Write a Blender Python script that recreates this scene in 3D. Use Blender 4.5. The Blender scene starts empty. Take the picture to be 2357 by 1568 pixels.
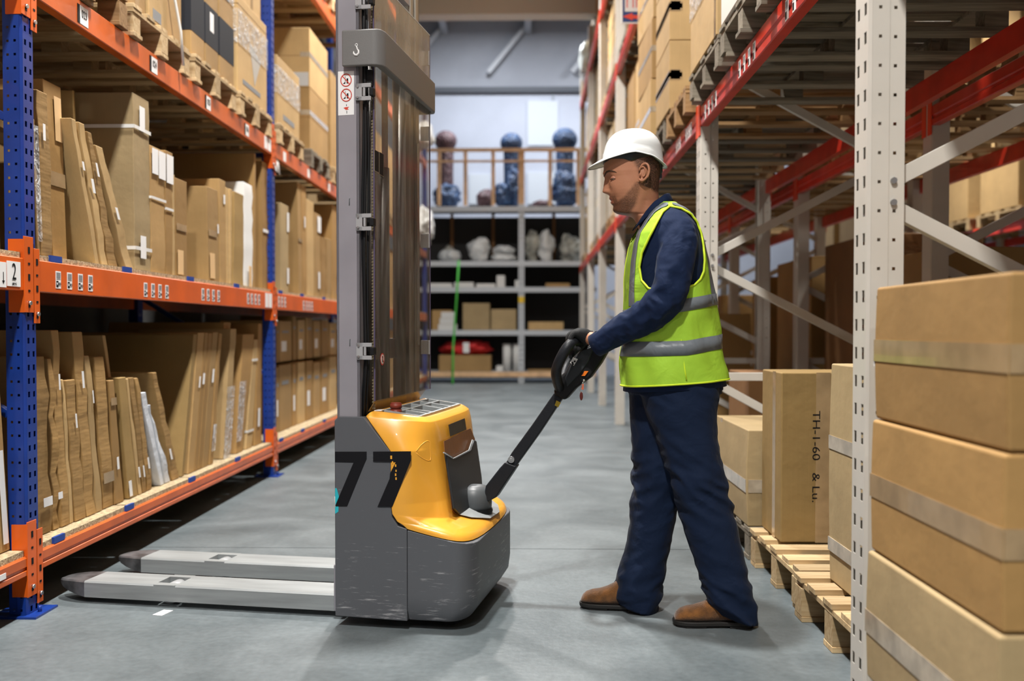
import bpy, bmesh, math, random
from mathutils import Vector, Matrix, Euler, noise
R = math.radians
random.seed(7)
C = bpy.context.scene.collection
SC = bpy.context.scene
W, H = 2357, 1568
FPX = 2357 * 35 / 36.0
# ---------------------------------------------------------------- camera
cam_d = bpy.data.cameras.new('camera')
cam = bpy.data.objects.new('camera', cam_d)
C.objects.link(cam)
SC.camera = cam
cam_d.lens = 35; cam_d.sensor_width = 36
cam_d.shift_y = 28 / 2357.0
CAMH = 1.07
cam.location = (0, 0, CAMH)
cam.rotation_euler = (R(90 - 1.38), 0, R(1.163))
cam_d.clip_start = 0.05; cam_d.clip_end = 200
cam_d.dof.use_dof = True
cam_d.dof.focus_distance = 3.62
cam_d.dof.aperture_fstop = 1.9
CM = cam.rotation_euler.to_matrix()

def ray(u, v):
    d = Vector(((u - 1178.5) / FPX, (784 + 28 - v) / FPX, -1))
    return CM @ d

def at(u, v, Y):
    d = ray(u, v); k = Y / d.y
    return Vector((d.x * k, Y, CAMH + d.z * k))

def atx(u, v, X):
    d = ray(u, v); k = X / d.x
    return Vector((X, d.y * k, CAMH + d.z * k))

def atz(u, v, Z):
    d = ray(u, v); k = (Z - CAMH) / d.z
    return Vector((d.x * k, d.y * k, Z))

# ---------------------------------------------------------------- render look
SC.view_settings.view_transform = 'Standard'
SC.view_settings.look = 'None'
SC.view_settings.gamma = 1
SC.view_settings.exposure = -0.38
SC.view_settings.use_curve_mapping = False

SC.cycles.diffuse_bounces = 3
SC.cycles.max_bounces = 6
SC.cycles.sample_clamp_indirect = 4
SC.cycles.adaptive_threshold = 0.025
# ---------------------------------------------------------------- materials
MATS = {}
def mat(name, col, rough=0.6, metal=0.0, var=0.0, vscale=6.0, bump=0.0, bscale=60.0, col2=None,
        spec=0.5, stretch=(1, 1, 1), detail=4, coat=0.0, emit=None, trans=0.0, alpha=1.0, ior=1.45, sheen=0.0):
    if name in MATS: return MATS[name]
    m = bpy.data.materials.new(name); m.use_nodes = True
    nt = m.node_tree; N = nt.nodes; L = nt.links
    b = N['Principled BSDF']
    b.inputs['Base Color'].default_value = (*col, 1)
    b.inputs['Roughness'].default_value = rough
    b.inputs['Metallic'].default_value = metal
    b.inputs['Specular IOR Level'].default_value = spec
    b.inputs['Coat Weight'].default_value = coat
    b.inputs['Transmission Weight'].default_value = trans
    b.inputs['IOR'].default_value = ior
    b.inputs['Alpha'].default_value = alpha
    b.inputs['Sheen Weight'].default_value = sheen
    if emit:
        b.inputs['Emission Color'].default_value = (*emit[:3], 1)
        b.inputs['Emission Strength'].default_value = emit[3]
    if var > 0 or col2 or bump > 0:
        tc = N.new('ShaderNodeTexCoord'); mp = N.new('ShaderNodeMapping')
        mp.inputs['Scale'].default_value = stretch
        L.new(tc.outputs['Object'], mp.inputs['Vector'])
    if var > 0 or col2:
        nz = N.new('ShaderNodeTexNoise'); nz.inputs['Scale'].default_value = vscale
        nz.inputs['Detail'].default_value = detail
        L.new(mp.outputs[0], nz.inputs['Vector'])
        rp = N.new('ShaderNodeValToRGB')
        c2 = col2 if col2 else tuple(c * (1 - var) for c in col)
        c1 = col if col2 else tuple(min(1, c * (1 + var)) for c in col)
        rp.color_ramp.elements[0].position = 0.35; rp.color_ramp.elements[1].position = 0.65
        rp.color_ramp.elements[0].color = (*c2, 1); rp.color_ramp.elements[1].color = (*c1, 1)
        L.new(nz.outputs['Fac'], rp.inputs[0]); L.new(rp.outputs[0], b.inputs['Base Color'])
    if bump > 0:
        nb = N.new('ShaderNodeTexNoise'); nb.inputs['Scale'].default_value = bscale
        nb.inputs['Detail'].default_value = 3
        L.new(mp.outputs[0], nb.inputs['Vector'])
        bp = N.new('ShaderNodeBump'); bp.inputs['Strength'].default_value = bump
        bp.inputs['Distance'].default_value = 0.01
        L.new(nb.outputs['Fac'], bp.inputs['Height']); L.new(bp.outputs[0], b.inputs['Normal'])
    MATS[name] = m
    return m

def cardboard(name, col, dk=0.82, crease=0.0):
    m = bpy.data.materials.new(name); m.use_nodes = True
    nt = m.node_tree; N = nt.nodes; L = nt.links; b = N['Principled BSDF']
    b.inputs['Roughness'].default_value = 0.72; b.inputs['Specular IOR Level'].default_value = 0.3
    tc = N.new('ShaderNodeTexCoord')
    geo = N.new('ShaderNodeObjectInfo')
    nz = N.new('ShaderNodeTexNoise'); nz.inputs['Scale'].default_value = 3.5; nz.inputs['Detail'].default_value = 6
    L.new(tc.outputs['Object'], nz.inputs['Vector'])
    mp = N.new('ShaderNodeMapping'); mp.inputs['Scale'].default_value = (90, 90, 2)
    L.new(tc.outputs['Object'], mp.inputs[0])
    fl = N.new('ShaderNodeTexNoise'); fl.inputs['Scale'].default_value = 2.0; fl.inputs['Detail'].default_value = 2
    L.new(mp.outputs[0], fl.inputs['Vector'])
    rp = N.new('ShaderNodeValToRGB')
    rp.color_ramp.elements[0].position = 0.3; rp.color_ramp.elements[1].position = 0.7
    rp.color_ramp.elements[0].color = (*[c * dk for c in col], 1); rp.color_ramp.elements[1].color = (*col, 1)
    L.new(nz.outputs['Fac'], rp.inputs[0])
    hs = N.new('ShaderNodeHueSaturation')
    mr = N.new('ShaderNodeMapRange'); mr.inputs['To Min'].default_value = 0.84; mr.inputs['To Max'].default_value = 1.12
    L.new(geo.outputs['Random'], mr.inputs['Value']); L.new(mr.outputs[0], hs.inputs['Value'])
    L.new(rp.outputs[0], hs.inputs['Color'])
    mx = N.new('ShaderNodeMixRGB'); mx.blend_type = 'MULTIPLY'; mx.inputs[0].default_value = 0.12
    L.new(hs.outputs[0], mx.inputs[1]); L.new(fl.outputs['Fac'], mx.inputs[2])
    L.new(mx.outputs[0], b.inputs['Base Color'])
    bp = N.new('ShaderNodeBump'); bp.inputs['Strength'].default_value = 0.25; bp.inputs['Distance'].default_value = 0.01
    n2 = N.new('ShaderNodeTexNoise'); n2.inputs['Scale'].default_value = 14; n2.inputs['Detail'].default_value = 5
    L.new(tc.outputs['Object'], n2.inputs['Vector'])
    L.new(n2.outputs['Fac'], bp.inputs['Height']); L.new(bp.outputs[0], b.inputs['Normal'])
    if crease:
        mp2 = N.new('ShaderNodeMapping'); mp2.inputs['Scale'].default_value = (3, 3, 20); mp2.inputs['Rotation'].default_value = (0.06, 0.05, 0)
        n3 = N.new('ShaderNodeTexNoise'); n3.inputs['Scale'].default_value = 1.3; n3.inputs['Detail'].default_value = 2
        L.new(tc.outputs['Object'], mp2.inputs[0]); L.new(mp2.outputs[0], n3.inputs['Vector'])
        b3 = N.new('ShaderNodeBump'); b3.inputs['Strength'].default_value = crease; b3.inputs['Distance'].default_value = 0.02
        L.new(n3.outputs['Fac'], b3.inputs['Height']); L.new(bp.outputs[0], b3.inputs['Normal']); L.new(b3.outputs[0], b.inputs['Normal'])
    MATS[name] = m
    return m

K_A = cardboard('kraft_brown', (0.388, 0.227, 0.080))
K_B = cardboard('kraft_tan', (0.436, 0.271, 0.108))
K_C = cardboard('kraft_pale', (0.543, 0.364, 0.164))
K_D = cardboard('kraft_olive', (0.369, 0.239, 0.087))
K_E = cardboard('kraft_dark', (0.213, 0.102, 0.035))
K_H = cardboard('kraft_creased', (0.398, 0.239, 0.087), crease=0.22)
K_G = cardboard('kraft_grey', (0.436, 0.319, 0.164))
def wood(name, c1, c2):
    m = bpy.data.materials.new(name); m.use_nodes = True
    nt = m.node_tree; N = nt.nodes; L = nt.links; b = N['Principled BSDF']
    b.inputs['Roughness'].default_value = 0.75; b.inputs['Specular IOR Level'].default_value = 0.25
    tc = N.new('ShaderNodeTexCoord'); mp = N.new('ShaderNodeMapping'); mp.inputs['Scale'].default_value = (1.2, 14, 14)
    oi = N.new('ShaderNodeObjectInfo')
    L.new(tc.outputs['Object'], mp.inputs[0]); 
    nz = N.new('ShaderNodeTexNoise'); nz.inputs['Scale'].default_value = 2.2; nz.inputs['Detail'].default_value = 6; nz.inputs['Distortion'].default_value = 1.5
    L.new(mp.outputs[0], nz.inputs['Vector'])
    rp = N.new('ShaderNodeValToRGB'); rp.color_ramp.elements[0].position = 0.3; rp.color_ramp.elements[1].position = 0.68
    rp.color_ramp.elements[0].color = (*c1, 1); rp.color_ramp.elements[1].color = (*c2, 1)
    L.new(nz.outputs['Fac'], rp.inputs[0])
    hs = N.new('ShaderNodeHueSaturation'); mr = N.new('ShaderNodeMapRange')
    mr.inputs['To Min'].default_value = 0.75; mr.inputs['To Max'].default_value = 1.15
    L.new(oi.outputs['Random'], mr.inputs['Value']); L.new(mr.outputs[0], hs.inputs['Value'])
    L.new(rp.outputs[0], hs.inputs['Color']); L.new(hs.outputs[0], b.inputs['Base Color'])
    bp = N.new('ShaderNodeBump'); bp.inputs['Strength'].default_value = 0.3; bp.inputs['Distance'].default_value = 0.005
    L.new(nz.outputs['Fac'], bp.inputs['Height']); L.new(bp.outputs[0], b.inputs['Normal'])
    MATS[name] = m
    return m
W_A = wood('pine_pallet_wood', (0.36, 0.235, 0.11), (0.57, 0.43, 0.25))
W_B = wood('weathered_pallet_wood', (0.13, 0.11, 0.08), (0.27, 0.235, 0.18))
W_C = wood('brown_pallet_wood', (0.20, 0.11, 0.045), (0.36, 0.22, 0.10))
CHIP = mat('chipboard', (0.40, 0.31, 0.185), 0.8, var=0.35, vscale=70, bump=0.3, bscale=120)
ORANGE = mat('orange_paint', (0.66, 0.105, 0.008), 0.38, var=0.10, vscale=5, coat=0.1)
ORANGE_B = mat('orange_beam_paint', (0.58, 0.105, 0.013), 0.34, var=0.18, vscale=4, coat=0.15, bump=0.08, bscale=15)
BLUE = mat('blue_paint', (0.007, 0.036, 0.235), 0.36, var=0.15, vscale=6, coat=0.2)
CREAM = mat('cream_white_paint', (0.56, 0.53, 0.475), 0.42, var=0.05, vscale=4, coat=0.1)
RED = mat('red_paint', (0.56, 0.03, 0.014), 0.36, var=0.15, vscale=5, coat=0.15)
STEEL = mat('zinc_steel', (0.55, 0.55, 0.55), 0.3, metal=0.9)
GALV = mat('galvanised_steel', (0.55, 0.58, 0.60), 0.45, metal=0.3, var=0.1)
WHITE = mat('white_paper', (0.80, 0.80, 0.80), 0.6)
CREAMP = mat('pale_orange_paper', (0.72, 0.48, 0.24), 0.6)
BLACK = mat('black_print', (0.007, 0.007, 0.009), 0.6, spec=0.2)
GREYP = mat('grey_barcode_print', (0.22, 0.23, 0.24), 0.6)
DARKB = mat('charcoal_print', (0.022, 0.024, 0.030), 0.7, spec=0.2)
TAPE = mat('brown_packing_tape', (0.34, 0.235, 0.125), 0.22, coat=0.4, var=0.15, vscale=10)
TAPEG = mat('clear_packing_tape', (0.40, 0.335, 0.25), 0.18, coat=0.5, var=0.2, vscale=15)
STRAP = mat('white_strap', (0.72, 0.72, 0.70), 0.4)
BLUECLIP = mat('blue_clip', (0.01, 0.05, 0.28), 0.5)

def film_mat(name='stretch_film', a=0.28):
    m = bpy.data.materials.new(name); m.use_nodes = True
    nt = m.node_tree; N = nt.nodes; L = nt.links; b = N['Principled BSDF']
    b.inputs['Base Color'].default_value = (0.85, 0.87, 0.88, 1); b.inputs['Roughness'].default_value = 0.12
    tc = N.new('ShaderNodeTexCoord'); nz = N.new('ShaderNodeTexNoise'); nz.inputs['Scale'].default_value = 18
    nz.inputs['Detail'].default_value = 5; nz.inputs['Distortion'].default_value = 2
    L.new(tc.outputs['Object'], nz.inputs['Vector'])
    rp = N.new('ShaderNodeValToRGB'); rp.color_ramp.elements[0].position = 0.45; rp.color_ramp.elements[1].position = 0.75
    rp.color_ramp.elements[0].color = (a * 0.4,) * 3 + (1,); rp.color_ramp.elements[1].color = (min(1, a * 2.4),) * 3 + (1,)
    L.new(nz.outputs['Fac'], rp.inputs[0]); L.new(rp.outputs[0], b.inputs['Alpha'])
    bp = N.new('ShaderNodeBump'); bp.inputs['Strength'].default_value = 1.0; bp.inputs['Distance'].default_value = 0.02
    L.new(nz.outputs['Fac'], bp.inputs['Height']); L.new(bp.outputs[0], b.inputs['Normal'])
    MATS[name] = m
    return m
FILM = film_mat()

def parent_world(p):
    M = p.matrix_basis.copy()
    if p.parent is not None:
        M = parent_world(p.parent) @ p.matrix_parent_inverse @ M
    return M
# ---------------------------------------------------------------- mesh helper
class MB:
    def __init__(s): s.v = []; s.f = []; s.m = []; s.s = []
    def face(s, idx, mi=0, sm=False): s.f.append(tuple(idx)); s.m.append(mi); s.s.append(sm)
    def quad(s, a, b, c, d, mi=0):
        n = len(s.v); s.v += [Vector(a), Vector(b), Vector(c), Vector(d)]; s.face((n, n+1, n+2, n+3), mi)
    def hexa(s, p, mi=0):
        """p: 8 corners, bottom ring 0-3 ccw, top ring 4-7"""
        n = len(s.v); s.v += [Vector(q) for q in p]
        for f in ((3,2,1,0),(4,5,6,7),(0,1,5,4),(1,2,6,5),(2,3,7,6),(3,0,4,7)):
            s.face([n+i for i in f], mi)
    def box(s, lo, hi, mi=0, M=None):
        x0,y0,z0 = lo; x1,y1,z1 = hi
        p = [(x0,y0,z0),(x1,y0,z0),(x1,y1,z0),(x0,y1,z0),(x0,y0,z1),(x1,y0,z1),(x1,y1,z1),(x0,y1,z1)]
        if M is not None: p = [M @ Vector(q) for q in p]
        s.hexa(p, mi)
    def bar(s, a, b, w, t, up=(0,0,1), mi=0):
        a = Vector(a); b = Vector(b); d = (b-a).normalized(); u = Vector(up)
        x = d.cross(u).normalized(); y = x.cross(d).normalized()
        x *= w/2; y *= t/2
        s.hexa([a-x-y, a+x-y, a+x+y, a-x+y, b-x-y, b+x-y, b+x+y, b-x+y], mi)
    def tube(s, pts, r, n=10, mi=0, cap=True, sm=True):
        pts = [Vector(p) for p in pts]
        rs = r if isinstance(r, (list, tuple)) else [r]*len(pts)
        rings = []; px = None
        for i, p in enumerate(pts):
            t = (pts[min(i+1, len(pts)-1)] - pts[max(i-1, 0)]).normalized()
            if px is None:
                px = t.orthogonal().normalized()
            px = (px - t*px.dot(t)).normalized(); py = t.cross(px)
            k = len(s.v); rings.append(k)
            for j in range(n):
                a = 2*math.pi*j/n
                s.v.append(p + px*math.cos(a)*rs[i] + py*math.sin(a)*rs[i])
        for i in range(len(pts)-1):
            for j in range(n):
                s.face((rings[i]+j, rings[i]+(j+1)%n, rings[i+1]+(j+1)%n, rings[i+1]+j), mi, sm)
        if cap:
            s.face([rings[0]+j for j in range(n)][::-1], mi); s.face([rings[-1]+j for j in range(n)], mi)
    def loft(s, rings, mi=0, cap=True, closed=True, sm=True, mif=None):
        ks = []
        for rg in rings:
            ks.append(len(s.v)); s.v += [Vector(p) for p in rg]
        n = len(rings[0])
        for i in range(len(rings)-1):
            for j in range(n if closed else n-1):
                m_ = mif(i, j) if mif else mi
                s.face((ks[i]+j, ks[i]+(j+1)%n, ks[i+1]+(j+1)%n, ks[i+1]+j), m_, sm)
        if cap and closed:
            s.face([ks[0]+j for j in range(n)][::-1], mi, sm); s.face([ks[-1]+j for j in range(n)], mi, sm)
    def prism(s, poly, d, mi=0):
        """poly: list of 3D points, extruded by vector d"""
        n = len(s.v); k = len(poly); d = Vector(d)
        s.v += [Vector(p) for p in poly] + [Vector(p)+d for p in poly]
        s.face([n+i for i in range(k)][::-1], mi); s.face([n+k+i for i in range(k)], mi)
        for i in range(k): s.face((n+i, n+(i+1)%k, n+k+(i+1)%k, n+k+i), mi)
    def ellipsoid(s, c, r, mi=0, nu=16, nv=10, M=None):
        c = Vector(c); k0 = len(s.v)
        def P(q):
            q = Vector(q)
            if M is not None: q = M @ q
            return c + q
        s.v.append(P((0,0,-r[2])))
        for i in range(1, nv):
            a = -math.pi/2 + math.pi*i/nv
            for j in range(nu):
                b = 2*math.pi*j/nu
                s.v.append(P((r[0]*math.cos(a)*math.cos(b), r[1]*math.cos(a)*math.sin(b), r[2]*math.sin(a))))
        s.v.append(P((0,0,r[2]))); top = len(s.v)-1
        for j in range(nu):
            s.face((k0, k0+1+(j+1)%nu, k0+1+j), mi, True)
            s.face((top, k0+1+(nv-2)*nu+j, k0+1+(nv-2)*nu+(j+1)%nu), mi, True)
        for i in range(nv-2):
            for j in range(nu):
                a = k0+1+i*nu
                s.face((a+j, a+(j+1)%nu, a+nu+(j+1)%nu, a+nu+j), mi, True)
    def build(s, name, mats, parent=None, bevel=0, segs=2, loc=None, recalc=True, subsurf=0, origin=None):
        if not isinstance(mats, (list, tuple)): mats = [mats]
        me = bpy.data.meshes.new(name)
        o0 = Vector(origin) if origin is not None else Vector((0,0,0))
        me.from_pydata([v - o0 for v in s.v], [], s.f)
        for m in mats: me.materials.append(m)
        for i, p in enumerate(me.polygons):
            p.material_index = s.m[i]; p.use_smooth = s.s[i]
        if recalc:
            bm = bmesh.new(); bm.from_mesh(me)
            bmesh.ops.recalc_face_normals(bm, faces=bm.faces); bm.to_mesh(me); bm.free()
        o = bpy.data.objects.new(name, me); C.objects.link(o)
        o.location = o0
        if parent is not None:
            o.parent = parent
            o.matrix_parent_inverse = parent_world(parent).inverted()
        if bevel:
            b = o.modifiers.new('bevel', 'BEVEL'); b.width = bevel; b.segments = segs; b.limit_method = 'ANGLE'
            b.angle_limit = R(35)
            for p in me.polygons: p.use_smooth = True
            b.harden_normals = True
        if subsurf:
            u = o.modifiers.new('sub', 'SUBSURF'); u.levels = subsurf; u.render_levels = subsurf
        return o

def tag(o, label=None, cat=None, group=None, kind=None):
    if label: o['label'] = label
    if cat: o['category'] = cat
    if group: o['group'] = group
    if kind: o['kind'] = kind
    return o
def thing(name, loc, label=None, cat=None, group=None, kind=None, rz=0):
    o = bpy.data.objects.new(name, None); C.objects.link(o); o.location = loc; o.rotation_euler = (0,0,rz)
    o.empty_display_size = 0.1
    o.matrix_world = Matrix.Translation(Vector(loc)) @ Matrix.Rotation(rz, 4, 'Z')
    return tag(o, label, cat, group, kind)
def local(root):
    """children of this empty are given in its own coordinates"""
    def b(mb, name, mats, **k):
        o = mb.build(name, mats, None, **k); o.parent = root
        return o
    return b
def copy_tree(o, parent=None):
    c = o.copy(); C.objects.link(c)
    if parent is not None: c.parent = parent
    for ch in list(o.children): copy_tree(ch, c)
    return c
# ================================================================ SETTING
def concrete():
    m = bpy.data.materials.new('polished_concrete'); m.use_nodes = True
    nt = m.node_tree; N = nt.nodes; L = nt.links; b = N['Principled BSDF']
    tc = N.new('ShaderNodeTexCoord')
    n1 = N.new('ShaderNodeTexNoise'); n1.inputs['Scale'].default_value = 1.6; n1.inputs['Detail'].default_value = 8; n1.inputs['Roughness'].default_value = 0.62; n1.inputs['Distortion'].default_value = 0.6
    n2 = N.new('ShaderNodeTexNoise'); n2.inputs['Scale'].default_value = 40; n2.inputs['Detail'].default_value = 4
    L.new(tc.outputs['Object'], n1.inputs['Vector']); L.new(tc.outputs['Object'], n2.inputs['Vector'])
    r1 = N.new('ShaderNodeValToRGB'); r1.color_ramp.elements[0].position = 0.32; r1.color_ramp.elements[1].position = 0.7
    r1.color_ramp.elements[0].color = (0.078, 0.096, 0.104, 1); r1.color_ramp.elements[1].color = (0.150, 0.173, 0.183, 1)
    L.new(n1.outputs['Fac'], r1.inputs[0])
    mx = N.new('ShaderNodeMixRGB'); mx.blend_type = 'OVERLAY'; mx.inputs[0].default_value = 0.25
    L.new(r1.outputs[0], mx.inputs[1]); L.new(n2.outputs['Fac'], mx.inputs[2])
    # streaks along the aisle cross direction
    mp = N.new('ShaderNodeMapping'); mp.inputs['Scale'].default_value = (1.0, 1.5, 1); mp.inputs['Rotation'].default_value = (0, 0, 0.15)
    n3 = N.new('ShaderNodeTexNoise'); n3.inputs['Scale'].default_value = 2.5; n3.inputs['Detail'].default_value = 5
    L.new(tc.outputs['Object'], mp.inputs[0]); L.new(mp.outputs[0], n3.inputs['Vector'])
    m2 = N.new('ShaderNodeMixRGB'); m2.blend_type = 'SOFT_LIGHT'; m2.inputs[0].default_value = 0.35
    L.new(mx.outputs[0], m2.inputs[1]); L.new(n3.outputs['Fac'], m2.inputs[2])
    L.new(m2.outputs[0], b.inputs['Base Color'])
    rr = N.new('ShaderNodeMapRange'); rr.inputs['To Min'].default_value = 0.33; rr.inputs['To Max'].default_value = 0.55
    L.new(n1.outputs['Fac'], rr.inputs['Value']); L.new(rr.outputs[0], b.inputs['Roughness'])
    b.inputs['Specular IOR Level'].default_value = 0.35
    bp = N.new('ShaderNodeBump'); bp.inputs['Strength'].default_value = 0.12; bp.inputs['Distance'].default_value = 0.01
    L.new(n2.outputs['Fac'], bp.inputs['Height']); L.new(bp.outputs[0], b.inputs['Normal'])
    return m
CONC = concrete()
def struct(mb, name, mats, label=None, **k):
    o = mb.build(name, mats, **k); tag(o, label, kind='structure'); return o
JY = atz(1300, 1264, 0).y
m = MB()
# the slab, cut by the expansion joint running across the aisle
for (y0, y1) in ((-7, JY - 0.004), (JY + 0.004, 23.2)):
    m.box((-7, y0, -0.2), (11, y1, 0))
struct(m, 'floor', CONC, 'grey polished concrete warehouse floor with a joint across the aisle')
m = MB(); m.box((-7, JY - 0.02, -0.25), (11, JY + 0.02, -0.006))
struct(m, 'floor_joint_trim', mat('joint_filler', (0.05, 0.05, 0.05), 0.9), 'dark filler in the joint across the concrete floor')
m = MB(); p = atz(375, 1411, 0)
m.box((p.x - 0.02, p.y - 0.035, 0.0), (p.x + 0.02, p.y + 0.035, 0.0012), M=Matrix.Translation(p) @ Matrix.Rotation(-0.25, 4, 'Z') @ Matrix.Translation(-p))
tag(m.build('paper_scrap', WHITE), 'small white paper scrap lying on the floor before the near fork', 'scrap')

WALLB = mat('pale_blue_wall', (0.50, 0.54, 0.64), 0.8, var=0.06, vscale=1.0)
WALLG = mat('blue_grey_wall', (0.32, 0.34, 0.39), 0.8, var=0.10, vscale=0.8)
CEILM = mat('ceiling_concrete', (0.30, 0.31, 0.27), 0.85, var=0.05, vscale=1.0)
YB = 23.0
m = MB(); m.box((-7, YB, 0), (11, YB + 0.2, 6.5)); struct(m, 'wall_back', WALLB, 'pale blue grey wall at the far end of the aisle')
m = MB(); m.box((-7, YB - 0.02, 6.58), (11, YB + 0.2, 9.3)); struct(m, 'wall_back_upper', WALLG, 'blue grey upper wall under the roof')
m = MB(); m.box((-7, YB - 0.12, 6.48), (11, YB, 6.6)); struct(m, 'trim_1', mat('dark_rail', (0.09, 0.10, 0.12), 0.7), 'dark horizontal rail across the far wall')
m = MB()
for x in (0.45, -2.8, 3.7): m.box((x, YB - 0.03, 0), (x + 0.05, YB, 6.5))
m.box((-7, YB - 0.03, 3.2), (11, YB, 3.26))
struct(m, 'trim_2', mat('wall_seam', (0.33, 0.36, 0.42), 0.8), 'grey seams between the far wall panels')
WINM = mat('bright_wall_panel', (0.60, 0.65, 0.72), 0.6)
for i, (u0, u1, v0, v1) in enumerate(((1215, 1285, 232, 335), (1215, 1280, 396, 470), (1080, 1128, 400, 470))):
    a = at(u0, v1, YB - 0.04); b_ = at(u1, v0, YB - 0.04)
    m = MB(); m.box((a.x, YB - 0.04, a.z), (b_.x, YB, b_.z)); struct(m, 'window_%d' % (i + 1), WINM, ('upper', 'lower right', 'lower left')[i] + ' pale frosted panel in the far wall')
m = MB(); m.box((-7, -7, 6.62), (11, 16.6, 6.8)); struct(m, 'ceiling', CEILM, 'grey concrete ceiling over the racks')
m = MB(); m.box((-7, 16.6, 6.28), (11, 16.95, 6.62)); struct(m, 'trim_3', mat('pale_ceiling_girder', (0.62, 0.64, 0.58), 0.7), 'pale concrete girder crossing above the aisle')
m = MB(); m.hexa([(-7, 16.95, 8.6), (11, 16.95, 8.6), (11, 23.2, 8.2), (-7, 23.2, 8.2), (-7, 16.95, 8.8), (11, 16.95, 8.8), (11, 23.2, 8.4), (-7, 23.2, 8.4)])
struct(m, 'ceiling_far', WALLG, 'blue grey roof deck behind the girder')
m = MB()
for (x, z) in ((-2.0, 8.5), (-0.1, 8.5), (1.8, 8.5)):
    m.bar((x, 17.2, 8.3), (x, 23, 7.9), 0.14, 0.2)
    m.bar((x - 0.9, 22.8, 6.9), (x, 22.8, 8.0), 0.1, 0.1, up=(0, 1, 0))
struct(m, 'trim_4', mat('roof_truss_grey', (0.42, 0.44, 0.48), 0.6), 'grey roof rafters and struts')
WD = mat('side_wall_grey', (0.10, 0.10, 0.10), 0.85, var=0.1, vscale=1)
m = MB(); m.box((-3.25, -7, 0), (-3.1, 23, 9)); struct(m, 'light_block_wall', WD, 'dark grey wall added close behind the left rack to block light')  # dark wall added right behind the rack to keep light out of it
m = MB(); m.box((11, -7, 0), (11.2, 23, 9)); struct(m, 'wall_right', WD, 'grey side wall beyond the right racks')
m = MB(); m.box((-7, -7.2, 0), (11, -7, 9)); struct(m, 'wall_rear', WALLG, 'pale wall behind the camera')

# lights: high-bay lamps hung over each aisle
LAMPM = mat('lamp_diffuser', (1, 1, 1), 0.5, emit=(1.0, 0.95, 0.87, 14))
LAMPB = mat('lamp_housing', (0.12, 0.12, 0.13), 0.5)
def lamp(x, y, z, power, sx=0.5, sy=0.5, col=(1.0, 0.955, 0.88), label='', zc=6.62, sp=None):
    t = thing('ceiling_lamp', (x, y, z), label or 'square high bay ceiling lamp over the aisle', 'lamp', 'high bay lamps over the aisles')
    lb = local(t)
    m = MB(); m.box((-sx/2 - .04, -sy/2 - .04, 0.03), (sx/2 + .04, sy/2 + .04, 0.13)); lb(m, 'housing', LAMPB, bevel=0.01)
    m = MB(); m.box((-sx/2, -sy/2, 0.012), (sx/2, sy/2, 0.03)); lb(m, 'diffuser', LAMPM)
    m = MB(); m.tube([(0, 0, 0.13), (0, 0, zc - z)], 0.012, 6); lb(m, 'hanger_rod', LAMPB)
    ld = bpy.data.lights.new('lamp_light', 'AREA'); ld.shape = 'RECTANGLE'; ld.size = sx; ld.size_y = sy
    ld.energy = power; ld.color = col
    if sp: ld.spread = sp
    lo = bpy.data.objects.new('lamp_light', ld); C.objects.link(lo); lo.parent = t; lo.location = (0, 0, 0.0)
    return t
PW = 400
for y, k in ((-5.0, 0.6), (-0.9, 1.55), (3.9, 1.25), (8.8, 1.05), (13.8, 1.05)):
    lamp(-0.68, y, 6.3, PW * k, 0.3, 0.3, col=(1.0, 0.975, 0.93), sp=R(150), label='square high bay lamp over the main aisle')
for y in (-3, 2, 7, 12):
    lamp(4.35, y, 6.3, PW * 0.5, 0.36, 0.36, sp=R(75), label='square high bay lamp over the aisle behind the right racks')
lamp(-0.6, 19.6, 7.9, 520, 1.4, 0.5, col=(0.93, 0.96, 1.0), zc=8.4, label='long lamp under the roof near the far wall')
lamp(3.6, 20.4, 7.9, 300, 1.4, 0.5, col=(0.93, 0.96, 1.0), zc=8.4, label='long lamp under the roof right of the far wall')
wd = bpy.data.worlds.new('world'); SC.world = wd; wd.use_nodes = True
wd.node_tree.nodes['Background'].inputs[0].default_value = (0.6, 0.7, 0.8, 1)
wd.node_tree.nodes['Background'].inputs[1].default_value = 0.4

# ================================================================ RACKS
def perforated(mb, o, ex, ez, w, h, pitch, cols, holes, z0off=0.0, mi=0):
    """panel at o spanned by ex (width) and ez (up) with real openings; holes: (za, zb) within each pitch"""
    o = Vector(o); ex = Vector(ex); ez = Vector(ez)
    xs = [0] + [c for ab in cols for c in ab] + [w]
    z = z0off
    def q(x0, x1, a, b):
        mb.quad(o + ex*x0 + ez*a, o + ex*x1 + ez*a, o + ex*x1 + ez*b, o + ex*x0 + ez*b, mi)
    if z > 0: q(0, w, 0, z)
    while z + pitch <= h:
        ha, hb = holes
        q(0, w, z, z + ha)
        for i in range(0, len(xs) - 1, 2): q(xs[i], xs[i+1], z + ha, z + hb)
        q(0, w, z + hb, z + pitch)
        z += pitch
    if z < h: q(0, w, z, h)

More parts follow.
